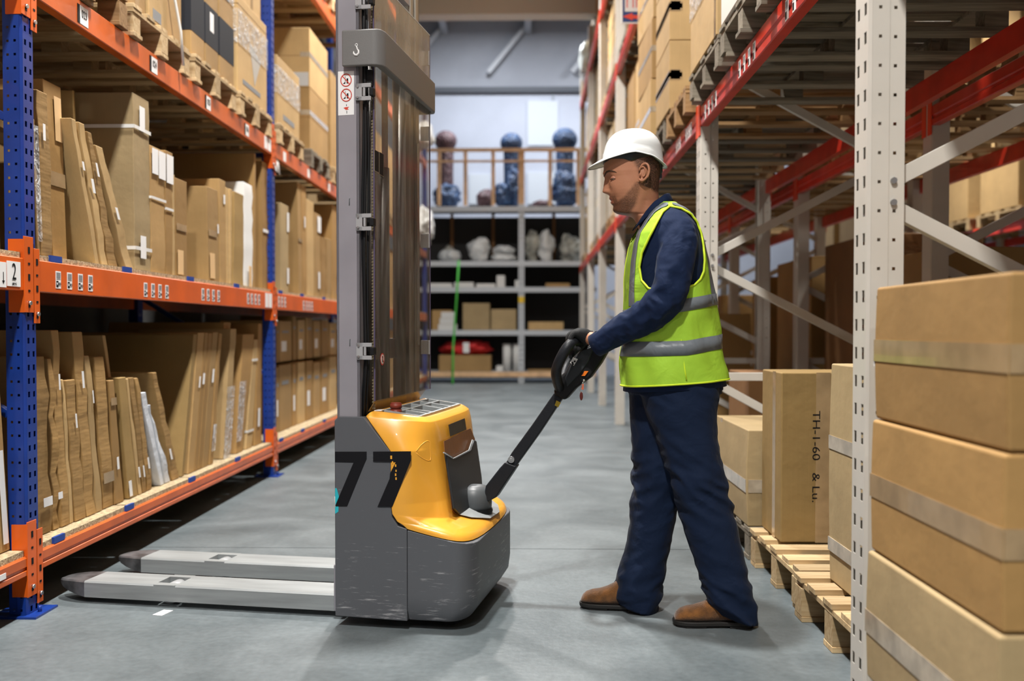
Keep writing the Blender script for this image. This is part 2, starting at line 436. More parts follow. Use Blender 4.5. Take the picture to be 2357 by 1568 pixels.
def upright(side, X, Y, h, wy, dx, mt, root, detail, name='upright', pitch=0.05, mirror=1):
    """side +1: web faces +X (left rack front), -1: web faces -X. X = web plane, Y..Y+wy"""
    m = MB(); s = -side            # direction from web into the rack
    d1 = dx * 0.55
    if detail:
        sl = 0.012
        perforated(m, (X, Y + 0.008, 0), (0, 1, 0), (0, 0, 1), wy - 0.016, h, pitch,
                   [(wy*0.12, wy*0.12 + wy*0.17), (wy - 0.016 - wy*0.29, wy - 0.016 - wy*0.12)], (pitch*0.3, pitch*0.72))
        for yy, sg in ((Y, -1), (Y + wy, 1)):
            m.quad((X, yy - sg*0.008, 0), (X + s*0.008, yy, 0), (X + s*0.008, yy, h), (X, yy - sg*0.008, h))
            w1 = d1 - 0.008
            perforated(m, (X + s*0.008, yy, 0), (s, 0, 0), (0, 0, 1), w1, h, pitch, [(w1*0.36, w1*0.36 + 0.009)], (pitch*0.4, pitch*0.4 + 0.009))
            m.quad((X + s*d1, yy, 0), (X + s*d1, yy - sg*0.006, 0), (X + s*d1, yy - sg*0.006, h), (X + s*d1, yy, h))
            w2 = dx - d1
            perforated(m, (X + s*d1, yy - sg*0.006, 0), (s, 0, 0), (0, 0, 1), w2, h, pitch, [(w2*0.3, w2*0.3 + 0.009)], (pitch*0.4, pitch*0.4 + 0.009))
            m.quad((X + s*dx, yy - sg*0.006, 0), (X + s*dx, yy - sg*0.028, 0), (X + s*dx, yy - sg*0.028, h), (X + s*dx, yy - sg*0.006, h))
        o = m.build(name, mt, root, recalc=False)
        sd = o.modifiers.new('t', 'SOLIDIFY'); sd.thickness = 0.0018; sd.offset = 0
    else:
        c = 0.008
        poly = [(X, Y + c, 0), (X, Y + wy - c, 0), (X + s*c, Y + wy, 0), (X + s*dx, Y + wy, 0), (X + s*dx, Y, 0), (X + s*c, Y, 0)]
        m.prism(poly, (0, 0, h)); o = m.build(name, mt, root)
    return o

def footplate(X, Y, side, mt, up):
    m = MB(); s = -side
    m.box((min(X + side*0.045, X + s*0.13), Y - 0.03, 0), (max(X + side*0.045, X + s*0.13), Y + 0.14, 0.008))
    m.tube([(X + side*0.02, Y + 0.05, 0.008), (X + side*0.02, Y + 0.05, 0.03)], 0.008, 6)
    return m.build('foot_plate', mt, up)

def brace_frame(root, X0, X1, Y, wy, h, mt, zs, name='frame_brace', w=0.045):
    """zig-zag bracing between the front and rear uprights"""
    yc = Y + wy*0.5
    for i, (za, zb) in enumerate(zs):
        m = MB(); m.bar((X0, yc - 0.012, za), (X1, yc - 0.012, zb), 0.03, w, up=(0, 0, 1))
        o = m.build(name, mt, root, bevel=0.003)

def beam_bar(X, side, Y0, Y1, z0, z1, mt, root, thick=0.045, groove=True):
    """hollow beam with a stepped face"""
    m = MB(); s = -side
    t = thick; h = z1 - z0
    if groove:
        prof = [(0.004, z0), (0, z0 + 0.004), (0, z0 + h*0.28), (0.006, z0 + h*0.33), (0.006, z0 + h*0.45), (0, z0 + h*0.5), (0, z1 - 0.006), (0.005, z1), (t, z1), (t, z0)]
    else:
        prof = [(0.003, z0), (0, z0 + 0.003), (0, z1 - 0.003), (0.003, z1), (t, z1), (t, z0)]
    poly = [(X + s*a, Y0, b) for a, b in prof]
    m.prism(poly, (0, Y1 - Y0, 0))
    return m.build('beam', mt, root)

def connector(beam, X, side, Y0, Y1, z0, z1, mt, bolts=True):
    """end plate wrapping the upright at a beam end"""
    m = MB(); s = -side
    m.box((min(X, X + side*0.004), Y0, z0), (max(X, X + side*0.004), Y1, z1))
    o = m.build('connector', mt, beam, bevel=0.001)
    m = MB()
    n = int((z1 - z0) / 0.05); yc = (Y0 + Y1)/2
    for i in range(n):
        z = z0 + 0.03 + i*0.05
        m.box((min(X + side*0.0042, X + side*0.0052), yc - 0.007, z - 0.004 if i % 2 else z - 0.012), (max(X + side*0.0042, X + side*0.0052), yc + 0.007, z + 0.004 if i % 2 else z + 0.012))
    k = m.build('slot', BLACK, o)
    m = MB(); m.tube([(X + side*0.004, yc, z0 + 0.035), (X + side*0.012, yc, z0 + 0.035)], 0.008, 10)
    m.build('bolt', STEEL, o)
    return o

def text_on(txt, size, loc, rot, mt, parent, name='lettering', sx=1.0, align='CENTER', extr=0.0003):
    cu = bpy.data.curves.new(name, 'FONT'); cu.body = txt; cu.size = size; cu.align_x = align; cu.align_y = 'CENTER'
    cu.extrude = extr
    tmp = bpy.data.objects.new(name, cu); C.objects.link(tmp)
    dg = bpy.context.evaluated_depsgraph_get(); dg.update()
    me = bpy.data.meshes.new_from_object(tmp.evaluated_get(dg))
    bpy.data.objects.remove(tmp)
    o = bpy.data.objects.new(name, me); C.objects.link(o)
    me.materials.clear(); me.materials.append(mt)
    o.location = loc; o.rotation_euler = rot; o.scale = (sx, 1, 1)
    if parent is not None:
        mw = Matrix.LocRotScale(Vector(loc), Euler(rot), Vector((sx, 1, 1)))
        o.parent = parent
        o.matrix_basis = parent_world(parent).inverted() @ mw
    return o
def barcode_label(beam, X, side, yc, zc, w, h, big='023', small='01', name='barcode_label'):
    m = MB(); e = side*0.0012
    m.box((min(X, X + e), yc - w/2, zc - h/2), (max(X, X + e), yc + w/2, zc + h/2), 0)
    e2 = side*0.0018
    def r(y0, y1, z0, z1, mi): m.box((min(X, X + e2), yc + y0, zc + z0), (max(X, X + e2), yc + y1, zc + z1), mi)
    r(-w*0.38, w*0.38, h*0.10, h*0.42, 1)
    r(-w*0.40, w*0.40, h*0.03, h*0.055, 1)
    r(-w*0.42 if side > 0 else w*0.02, -w*0.02 if side > 0 else w*0.42, -h*0.42, -h*0.06, 2)
    o = m.build(name, [WHITE, GREYP, BLACK], beam)
    if big:
        ry = R(90)*side
        text_on(big, h*0.24, (X + side*0.0022, yc + w*0.22*side, zc - h*0.24), (R(90), 0, R(90)*side), BLACK, o, sx=0.8)
        text_on(small, h*0.2, (X + side*0.0022, yc - w*0.22*side, zc - h*0.24), (R(90), 0, R(90)*side), WHITE, o, sx=0.8)
    return o
for _n in ('white_print',): pass

# ---- left rack: blue uprights, orange beams
XL = -1.865
LR = thing('pallet_rack', (XL, 3.6, 0), 'blue and orange pallet rack full of flat cartons along the left of the aisle', 'pallet rack')
LY = [0.13, 3.63, 7.13, 10.63, 14.13, 17.6]
LW = 0.09
for i, y in enumerate(LY):
    u = upright(+1, XL - 0.004, y, 6.2, LW, 0.072, BLUE, LR, i in (1, 2))
    footplate(XL - 0.004, y, +1, BLUE, u)
    u2 = upright(-1, XL - 1.05, y, 6.2, LW, 0.072, BLUE, LR, False)
    if i > 0: brace_frame(LR, XL - 0.08, XL - 0.98, y, LW, 6, BLUE, [(0.2, 0.75), (0.75, 1.3), (1.3, 1.85), (1.85, 2.32), (2.32, 2.32)] if i < 3 else [(0.3, 1.3), (1.3, 2.3)], w=0.03)
LEV = [(0.155, 0.228, True), (1.209, 1.329, False), (2.315, 2.425, False), (3.9, 4.02, False), (5.3, 5.42, False)]
for i in range(len(LY) - 1):
    y0, y1 = LY[i] + LW, LY[i+1]
    for lv, (z0, z1, g) in enumerate(LEV):
        b = beam_bar(XL, +1, y0, y1, z0, z1, ORANGE_B if lv != 1 else ORANGE, LR, groove=g)
        b2 = beam_bar(XL - 1.05, -1, y0, y1, z0, z1, ORANGE_B, LR, groove=False)
        if lv < 3 and i <= 2:
            cz0, cz1 = {0: (0.075, 0.315), 1: (1.13, 1.37), 2: (2.22, 2.5)}[lv]
            connector(b, XL, +1, y0 - 0.03, y0 + 0.012, cz0 - 0.04, cz1, ORANGE)
            connector(b, XL, +1, y1 - 0.012, y1 + 0.055, cz0, cz1 + 0.04, ORANGE)
            m = MB(); m.box((XL - 0.06, y1 - 0.004, cz0), (XL + 0.003, y1 + 0.001, cz1 + 0.03)); m.build('connector_flange', ORANGE, b)
        # chipboard decks on the two lower levels, pallets stand on the beams higher up
        if lv < 2:
            nb = 4; L_ = (y1 - y0)/nb
            for k in range(nb):
                m = MB(); m.box((XL - 1.02, y0 + k*L_ + 0.01, z1), (XL - 0.012, y0 + (k+1)*L_ - 0.01, z1 + 0.022))
                d = m.build('deck_board', CHIP, LR)
                if i in (0, 1, 2):
                    m = MB(); yy = y0 + k*L_ + (0.16 if k == 0 else 0.0)
                    m.box((XL - 0.013, yy - 0.045, z1 + 0.001), (XL - 0.002, yy + 0.045, z1 + 0.026)); m.build('deck_clip', BLUECLIP, LR)
# labels on the beams
lb_beams = [o for o in LR.children if o.name.startswith('beam')]
def lbeam(bay, lv):
    """front beam of that bay and level"""
    k = 0; n = bay*len(LEV)*2 + lv*2
    return lb_beams[n]
def sticker_group(bay, lv, us, zc, w, h, big, names):
    for u, nm in zip(us, names):
        p = atx(u, 660, XL); barcode_label(lbeam(bay, lv), XL, +1, p.y, zc, w, h, big, nm)
sticker_group(1, 1, (134, 160, 185, 208), 1.262, 0.042, 0.068, '023', ('01', '02', '03', '04'))
sticker_group(1, 1, (335, 352, 368, 384), 1.258, 0.042, 0.068, '024', ('01', '02', '03', '04'))
sticker_group(1, 1, (467, 479, 491, 503), 1.264, 0.042, 0.068, '025', ('01', '02', '03', '04'))
sticker_group(1, 1, (571, 579.5, 588, 596), 1.268, 0.042, 0.07, '026', ('01', '02', '03', '04'))
sticker_group(2, 1, (635, 642, 649, 656), 1.27, 0.042, 0.075, '027', ('01', '02', '03', '04'))
sticker_group(2, 1, (699, 706, 712, 718), 1.26, 0.05, 0.075, '028', ('01', '02', '03', '04'))
for u, big in ((192, '023'), (353.5, '024'), (478, '025'), (567, '026')):
    p = atx(u, 200, XL); bm_ = lbeam(1, 2)
    m = MB(); m.box((XL, p.y - 0.05, 2.33), (XL + 0.0012, p.y + 0.05, 2.405), 0)
    m.box((XL, p.y - 0.05, 2.33), (XL + 0.0018, p.y - 0.028, 2.405), 1)
    o = m.build('bay_number_label', [WHITE, BLACK], bm_)
    text_on(big, 0.045, (XL + 0.0022, p.y + 0.012, 2.372), (R(90), 0, R(90)), BLACK, o, sx=0.75)
for u, bay in ((655, 2), (710, 2), (757, 2)):
    p = atx(u, 350, XL); m = MB(); m.box((XL, p.y - 0.04, 2.33), (XL + 0.0012, p.y + 0.04, 2.4)); m.build('bay_number_label', [WHITE], lbeam(bay, 2))
# level plate with the number 2
b0 = lbeam(0, 1)
pa = atx(15, 600, XL); pb = atx(47, 600, XL)
m = MB(); m.box((XL, pa.y, 1.222), (XL + 0.002, pb.y - 0.004, 1.312)); lab = m.build('level_plate', WHITE, b0)
text_on('2', 0.085, (XL + 0.003, (pa.y + pb.y)/2 - 0.002, 1.272), (R(90), 0, R(90)), BLACK, lab, sx=0.72)
text_on('ЯРУС', 0.012, (XL + 0.003, (pa.y + pb.y)/2, 1.231), (R(90), 0, R(90)), BLACK, lab)
pc = atx(-32, 600, XL); pd = atx(13, 600, XL)
m = MB(); m.box((XL, pc.y, 1.216), (XL + 0.002, pd.y, 1.305)); lab = m.build('level_plate', WHITE, b0)
m = MB(); m.box((XL + 0.002, pd.y - 0.022, 1.235), (XL + 0.003, pd.y - 0.019, 1.27)); m.build('arrow', BLACK, lab)
m = MB(); m.prism([(XL + 0.002, pd.y - 0.0285, 1.24), (XL + 0.002, pd.y - 0.0125, 1.24), (XL + 0.002, pd.y - 0.0205, 1.228)], (0.001, 0, 0)); m.build('arrow', BLACK, lab)
# tags near upright
for (lv, z0, z1) in ((1, 1.22, 1.32), (2, 2.33, 2.415)):
    m = MB(); m.box((XL, 6.93, z0), (XL + 0.002, 7.0, z1)); m.box((XL, 7.02, z0), (XL + 0.002, 7.1, z1)); m.build('level_plate', WHITE, lbeam(1, lv))
m = MB(); m.box((XL, 3.40, 0.185), (XL + 0.002, 3.47, 0.205)); m.build('beam_sticker', WHITE, lbeam(0, 0))
# hanging paper at second upright
p = atx(631, 345, XL + 0.02)
m = MB(); m.loft([[at(628, 340, 7.2), at(640, 343, 7.35)], [at(629, 370, 7.2), at(642, 376, 7.35)], [at(634, 392, 7.15), at(645, 403, 7.3)]], closed=False, cap=False)
o = m.build('paper_tag', WHITE, lbeam(2, 2)); sd = o.modifiers.new('t', 'SOLIDIFY'); sd.thickness = 0.001

# ---- right racks: cream uprights, red beams
XR = 0.93
RYs = [2.785 + 2.775*k for k in range(-1, 7)]
RW = 0.125
def right_rack(X, label, det, h=6.1, rear=None, levels=((2.19, 2.30), (3.88, 3.99), (5.35, 5.46)), ys=RYs, depth=1.05):
    t = thing('pallet_rack', (X, ys[0], 0), label, 'pallet rack')
    for i, y in enumerate(ys):
        u = upright(-1, X, y, h, RW, 0.10, CREAM, t, det and i in (1, 2), pitch=0.08)
        upright(+1, X + depth, y, h, RW, 0.10, CREAM, t, det and i in (1, 2, 3), pitch=0.08)
        if i > 0 or det:
            a, b = X + 0.10, X + depth - 0.10
            zz = [(0.80, 0.80)]
            if i < 5 and det: 
                z = 0.23; up = True
                m_ = [(0.80, 0.42), (0.86, 1.33), (1.39, 1.86 + 0.0), (1.9, 2.42)]
                brace = [(0.78, 0.28), (1.42, 0.95), (1.48, 1.95), (2.55, 2.05), (2.6, 3.1), (3.7, 3.2)]
            else:
                brace = [(0.78, 0.28), (1.42, 0.95), (1.48, 1.95), (2.55, 2.05), (3.7, 3.2)]
            for za, zb in zz + brace:
                m = MB(); yc = y + RW*0.5
                m.bar((a - 0.03, yc, za), (b + 0.03, yc, zb), 0.03, 0.045 if det else 0.05)
                o = m.build('frame_brace', CREAM, t, bevel=0.002 if i < 4 else 0)
                if det and i < 4:
                    m = MB(); m.tube([(a - 0.03, y - 0.004, za), (a - 0.03, y + 0.006, za)], 0.009, 8); m.build('bolt', STEEL, o)
    for i in range(len(ys) - 1):
        y0, y1 = ys[i] + RW, ys[i+1]
        for lv, (z0, z1) in enumerate(levels):
            b = beam_bar(X, -1, y0, y1, z0, z1, RED, t, groove=True)
            b2 = beam_bar(X + depth, +1, y0, y1, z0, z1, RED, t, groove=True)
            for bb, xx, s in ((b, X, -1), (b2, X + depth, +1)):
                for ya, yb in ((y0 - 0.05, y0 + 0.004), (y1 - 0.004, y1 + 0.05)):
                    m = MB(); m.box((min(xx, xx + s*0.004), ya, z0 - 0.05), (max(xx, xx + s*0.004), yb, z1 + 0.02))
                    m.build('connector', mat('orange_red_paint', (0.72, 0.06, 0.015), 0.4), bb)
    return t
RR = right_rack(XR, 'white and red pallet rack behind the worker along the right of the aisle', True)
R2 = right_rack(XR + 1.27, 'white and red pallet rack backing onto the one behind the worker', False)
R3 = right_rack(5.5, 'distant white and red pallet rack across the second aisle', False, ys=RYs[1:])
rb = [o for o in RR.children if o.name.startswith('beam')]
def rbeam(bay, lv): return rb[bay*6 + lv*2]
# upper-beam stickers
for (bay, us, z) in ((1, (1828, 1811, 1736, 1725, 1713.5, 1703, 1648, 1640, 1632, 1624), 2.235), (2, (1592, 1588, 1584, 1580, 1566, 1562, 1558), 2.24)):
    for u in us:
        d = ray(u, 100); k = XR/d.x; yy = d.y*k
        barcode_label(rbeam(bay, 0), XR, -1, yy, z, 0.045, 0.075, None)
# ================================================================ CARGO
ORD = ['first', 'second', 'third', 'fourth', 'fifth', 'sixth', 'seventh', 'eighth', 'ninth', 'tenth', 'eleventh', 'twelfth',
       'thirteenth', 'fourteenth', 'fifteenth', 'sixteenth', 'seventeenth', 'eighteenth', 'nineteenth', 'twentieth',
       'twenty-first', 'twenty-second', 'twenty-third', 'twenty-fourth', 'twenty-fifth', 'twenty-sixth', 'twenty-seventh', 'twenty-eighth']

def pallet_parts(L=1.1, Wd=0.78, hgt=0.15):
    """boards run along X (length L, from x=0 to x=+L), width along Y"""
    out = []; t = 0.02
    bw = Wd*0.125
    ys5 = [0.05, Wd*0.27, Wd/2, Wd*0.73, Wd - 0.05]
    for y in ys5: out.append(('deck_board', (0, y - bw/2, hgt - t), (L, y + bw/2, hgt)))
    for x in (0.0, L/2 - 0.05, L - 0.1): out.append(('cross_board', (x + 0.001, 0.001, hgt - 2*t), (x + 0.1, Wd - 0.001, hgt - t)))
    for y in (0.05, Wd/2, Wd - 0.05):
        for x in (0.001, L/2 - 0.05, L - 0.1): out.append(('block', (x, y - 0.045, t), (x + 0.1, y + 0.045, hgt - 2*t)))
        out.append(('bottom_board', (0, y - 0.05, 0), (L, y + 0.05, t)))
    return out
PROTO = {}
def make_pallet(x, y, z, side, wmat, label, group=None, full=True, L=1.1, Wd=0.78, hgt=0.15):
    """side=+1: front end at x, body towards +X ; -1 towards -X"""
    key = (wmat.name, full, L, Wd, hgt, side)
    if key in PROTO:
        t = copy_tree(PROTO[key]); t.location = (x, y, z); t['label'] = label
        if group: t['group'] = group
        return t
    rnd = random.Random(hash(key[0]) % 7 + 3)
    if full:
        t = thing('wooden_pallet', (0, 0, 0), label, 'pallet', group); lb = local(t)
        for nm, lo, hi in pallet_parts(L, Wd, hgt):
            if side < 0: lo, hi = (-hi[0], lo[1], lo[2]), (-lo[0], hi[1], hi[2])
            j = rnd.uniform(-0.008, 0.008)
            m = MB(); m.box((lo[0] + j, lo[1], lo[2]), (hi[0] + j, hi[1], hi[2])); lb(m, nm, wmat, bevel=0.002, segs=1, origin=((lo[0]+hi[0])/2, (lo[1]+hi[1])/2, (lo[2]+hi[2])/2))
    else:
        m = MB()
        for nm, lo, hi in pallet_parts(L, Wd, hgt):
            if side < 0: lo, hi = (-hi[0], lo[1], lo[2]), (-lo[0], hi[1], hi[2])
            m.box(lo, hi)
        t = m.build('wooden_pallet', wmat); tag(t, label, 'pallet', group)
    t.location = (x, y, z); PROTO[key] = t
    if full: t.matrix_world = Matrix.Translation((x, y, z))
    return t

def uz(u, z, X):
    v = 757
    for _ in range(4):
        p = atx(u, v, X); v = 757 - (z - CAMH)*FPX/p.y
    return atx(u, v, X)

def panel_carton(name, P, depth, mt, label, group, wav=0.0, nseg=9, xdir=-1, cat='carton', seed=0, taper=0.0):
    """P: four corners of the aisle-facing end (bottom near, bottom far, top far, top near) at x=xf"""
    rnd = random.Random(seed*31 + 5)
    bl, br, tr, tl = [Vector(p) for p in P]
    rings = []
    for i in range(nseg + 1):
        t = i/nseg
        a = bl.lerp(tl, t); b = br.lerp(tr, t)
        d1 = rnd.uniform(-1, 1)*wav if 0 < i < nseg else 0; d2 = rnd.uniform(-1, 1)*wav*0.6 if 0 < i < nseg else 0
        dx = rnd.uniform(-1, 1)*wav
        a = a + Vector((dx, d1*0.5, 0)); b = b + Vector((dx + d2, d2*0.4, 0))
        D = Vector((xdir*depth, 0, 0))
        rings.append([a, b, b + D, a + D])
    o0 = (bl + br)/2; o0.x = bl.x
    m = MB(); m.loft(rings, sm=False)
    o = m.build(name, mt, bevel=0.004 if (br - bl).length > 0.02 else 0.0015, segs=2, origin=o0)
    tag(o, label, cat, group)
    return o

def end_quad(o, P, u0, u1, t0, t1, mt, name, off=0.0035, thick=0.001, xs=1):
    """a sticker on the aisle-facing end: u across (0 near, 1 far), t up"""
    bl, br, tr, tl = [Vector(p) for p in P]
    def q(u, t): return bl.lerp(br, u).lerp(tl.lerp(tr, u), t) + Vector((xs*off, 0, 0))
    m = MB(); a, b, c, d = q(u0, t0), q(u1, t0), q(u1, t1), q(u0, t1); D = Vector((xs*thick, 0, 0))
    m.hexa([a, b, b + D, a + D, d, c, c + D, d + D])
    return m.build(name, mt, o)

def shelf_cartons(rows, zs, xf, where, group):
    prev_ = None
    for i, r in enumerate(rows):
        (u0, u1, w0, w1, vT, depth, mt, look, wav, extra) = r[:10]
        xo = r[10] if len(r) > 10 else 0
        zo = r[11] if len(r) > 11 else 0
        X = xf + xo
        bl = uz(u0, zs + zo, X); br = uz(u1, zs + zo, X); tl = atx(w0, vT, X); tr = atx(w1, vT, X)
        bl.z = br.z = zs + zo; zt = tl.z; tr.z = zt; tl = Vector((X, uz(w0, zt, X).y, zt)); tr = Vector((X, uz(w1, zt, X).y, zt))
        P = (bl, br, tr, tl)
        if xo == 0:
            mg = 0.003 + wav
            if prev_ and prev_[3] == (zs, where):
                pb, pt, pz, _ = prev_
                need = pb + mg - bl.y
                if need > 0: bl.y += need; br.y = max(br.y, bl.y + 0.012)
                zc_ = min(pz, zt); py = pb + (pt - pb)*(zc_ - zs)/(pz - zs)
                ny = bl.y + (tl.y - bl.y)*(zc_ - zs)/(zt - zs)
                if py + mg > ny:
                    dlt = (py + mg - ny)*(zt - zs)/(zc_ - zs); tl.y += dlt; tr.y = max(tr.y, tl.y + 0.012)
                P = (bl, br, tr, tl)
            prev_ = (br.y, tr.y, zt, (zs, where))
        nm = 'white_foam_sheet' if look.startswith('tall sheet of white foam') else ('paper_wrapped_panel' if look.startswith('white paper') else 'flat_carton')
        o = panel_carton(nm, P, depth, mt, '%s, %s %s' % (look, ORD[i], where), group, wav, seed=i + int(zs*10))
        for e in extra:
            if e[0] == 'label': end_quad(o, P, e[1], e[2], e[3], e[4], WHITE, 'shipping_label', off=0.004 + wav)
            if e[0] == 'plabel': end_quad(o, P, e[1], e[2], e[3], e[4], CREAMP, 'shipping_label', off=0.004 + wav)
            if e[0] == 'tape': end_quad(o, P, e[1], e[2], e[3], e[4], TAPE, 'packing_tape', off=0.0035 + wav*0.6)
            if e[0] == 'strap':
                end_quad(o, P, -0.01, 1.01, e[1], e[1] + 0.02, STRAP, 'strap', off=0.004 + wav*0.7)
                q = bl.lerp(tl, e[1]); m = MB(); m.box((X - depth*0.98, q.y - 0.0055, q.z), (X + 0.004 + wav*0.7, q.y - 0.004, q.z + (zt - zs)*0.02)); m.build('strap', STRAP, o)
            if e[0] == 'film': end_quad(o, P, e[1], e[2], e[3], e[4], FILM, 'stretch_film', off=0.008)
            if e[0] == 'print': end_quad(o, P, e[1], e[2], e[3], e[4], BLACK, 'printed_mark', off=0.0045 + wav)
L_ = 'label'
MID = [
 (87, 93, 70, 80, 270, 0.6, K_B, 'thin plastic wrapped carton', 0.002, [('film', -0.3, 1.2, 0.1, 0.95)], 0.01),
 (95, 121, 85, 109, 205, 0.7, K_H, 'creased carton with a small label high up', 0.007, [(L_, 0.2, 0.42, 0.70, 0.80)], 0.012),
 (123, 155, 98, 140, 180, 0.85, K_A, 'tall smooth carton with a pale printed panel', 0.0, [('plabel', 0.5, 0.9, 0.68, 0.93), ('tape', 0.0, 1.0, 0.42, 0.50)], -0.05),
 (186, 197, 168, 172, 207, 0.75, K_D, 'tall thin carton leaning behind others', 0.002, [], -0.25),
 (220, 230, 163, 174, 271, 0.75, K_C, 'leaning thin carton with dark open edge', 0.002, [(L_, 0.5, 0.9, 0.66, 0.72)]),
 (234, 249, 180, 193, 280, 0.75, K_C, 'leaning thin carton with two small labels', 0.003, [(L_, 0.3, 0.7, 0.52, 0.62)]),
 (252, 274, 194, 208, 300, 0.7, K_H, 'leaning corrugated carton with a creased corner', 0.006, [(L_, 0.3, 0.6, 0.68, 0.78)]),
 (289, 307, 219, 236, 333, 0.75, K_C, 'steeply leaning crushed carton', 0.003, [(L_, 0.4, 0.7, 0.42, 0.52)]),
 (311, 347, 306, 343, 212, 0.95, K_G, 'tall wide carton bound with white straps', 0.003, [('strap', 0.115), ('strap', 0.80), (L_, 0.3, 0.62, 0.80, 0.94), (L_, 0.28, 0.62, 0.07, 0.20)]),
 (348, 380, 344, 379, 332, 0.8, K_B, 'strapped carton with two white sheets', 0.003, [('strap', 0.58), (L_, 0.05, 0.45, 0.78, 0.98), (L_, 0.5, 0.97, 0.76, 0.98)]),
 (382, 397, 380, 397, 345, 0.8, K_A, 'narrow strapped carton with a barcode sheet on top', 0.002, [('strap', 0.52), (L_, 0.05, 0.95, 0.74, 0.97)]),
 (398, 403, 396, 402, 400, 0.6, K_C, 'very thin bundle of open boards', 0.001, []),
 (405, 431, 403, 430, 408, 0.55, K_A, 'clean carton with taped middle and pale label', 0.0, [('plabel', 0.12, 0.6, 0.02, 0.27), ('tape', 0.05, 0.9, 0.47, 0.54)]),
 (480, 505, 476, 501, 428, 0.45, K_B, 'wide carton with taped middle and pale label', 0.0, [('plabel', 0.12, 0.55, 0.03, 0.30), ('tape', 0.05, 0.8, 0.48, 0.55), (L_, 0.86, 0.96, 0.53, 0.63)]),
 (507, 521, 505, 519, 411, 0.6, K_B, 'tall narrow carton with one small label', 0.0, [(L_, 0.55, 0.8, 0.77, 0.86)]),
 (523, 527, 520, 525, 431, 0.5, K_C, 'thin dark edged board', 0.001, []),
 (529, 533, 529, 534, 434, 0.5, K_C, 'thin board with a film scrap', 0.001, []),
 (536, 560, 540, 561, 440, 0.35, K_D, 'carton with a wrinkled side next to the white foam', 0.003, []),
 (563, 582, 562, 581, 418, 0.5, mat('white_foam', (0.78, 0.79, 0.78), 0.8), 'tall sheet of white foam', 0.004, [('plabel', 0.4, 0.7, 0.0, 0.2)]),
 (584, 588, 585, 589, 352, 0.85, K_A, 'very tall thin board behind the foam', 0.0, []),
 (604, 620, 603, 620, 370, 0.28, K_A, 'tall carton beside the second blue upright', 0.003, [(L_, 0.0, 0.9, 0.445, 0.47)]),
]
shelf_cartons(MID, 1.352, -1.90, 'on the middle left shelf', 'cartons on the middle left shelf')
MID2 = [
 (648, 664, 646, 664, 466, 0.25, K_G, 'squat box with two white labels', 0.0, [(L_, 0.75, 1.0, 0.7, 0.92), (L_, 0.75, 1.0, 0.1, 0.28)]),
 (688, 696, 684, 692, 418, 0.5, K_B, 'tall carton with a narrow end', 0.0, [('tape', 0, 1, 0.47, 0.5)]),
 (697, 706, 693, 704, 425, 0.6, K_A, 'tall crumpled carton', 0.004, [(L_, 0.4, 0.6, 0.62, 0.72)]),
 (707, 723, 705, 722, 457, 0.6, K_C, 'pale tall carton', 0.002, []),
 (725, 738, 723, 737, 488, 0.6, K_B, 'carton with a white sheet on its top', 0.002, [(L_, 0.45, 1.0, 0.78, 0.97), (L_, 0.5, 0.8, 0.1, 0.3)]),
 (740, 751, 739, 750, 545, 0.6, K_A, 'short carton with a loose white strap', 0.003, []),
 (753, 763, 752, 763, 548, 0.6, K_B, 'short carton before the mast', 0.002, []),
 (765, 776, 765, 776, 470, 0.6, K_A, 'tall carton behind the mast', 0.002, []),
]
shelf_cartons(MID2, 1.352, -1.90, 'past the second blue post, middle shelf', 'cartons on the middle left shelf')
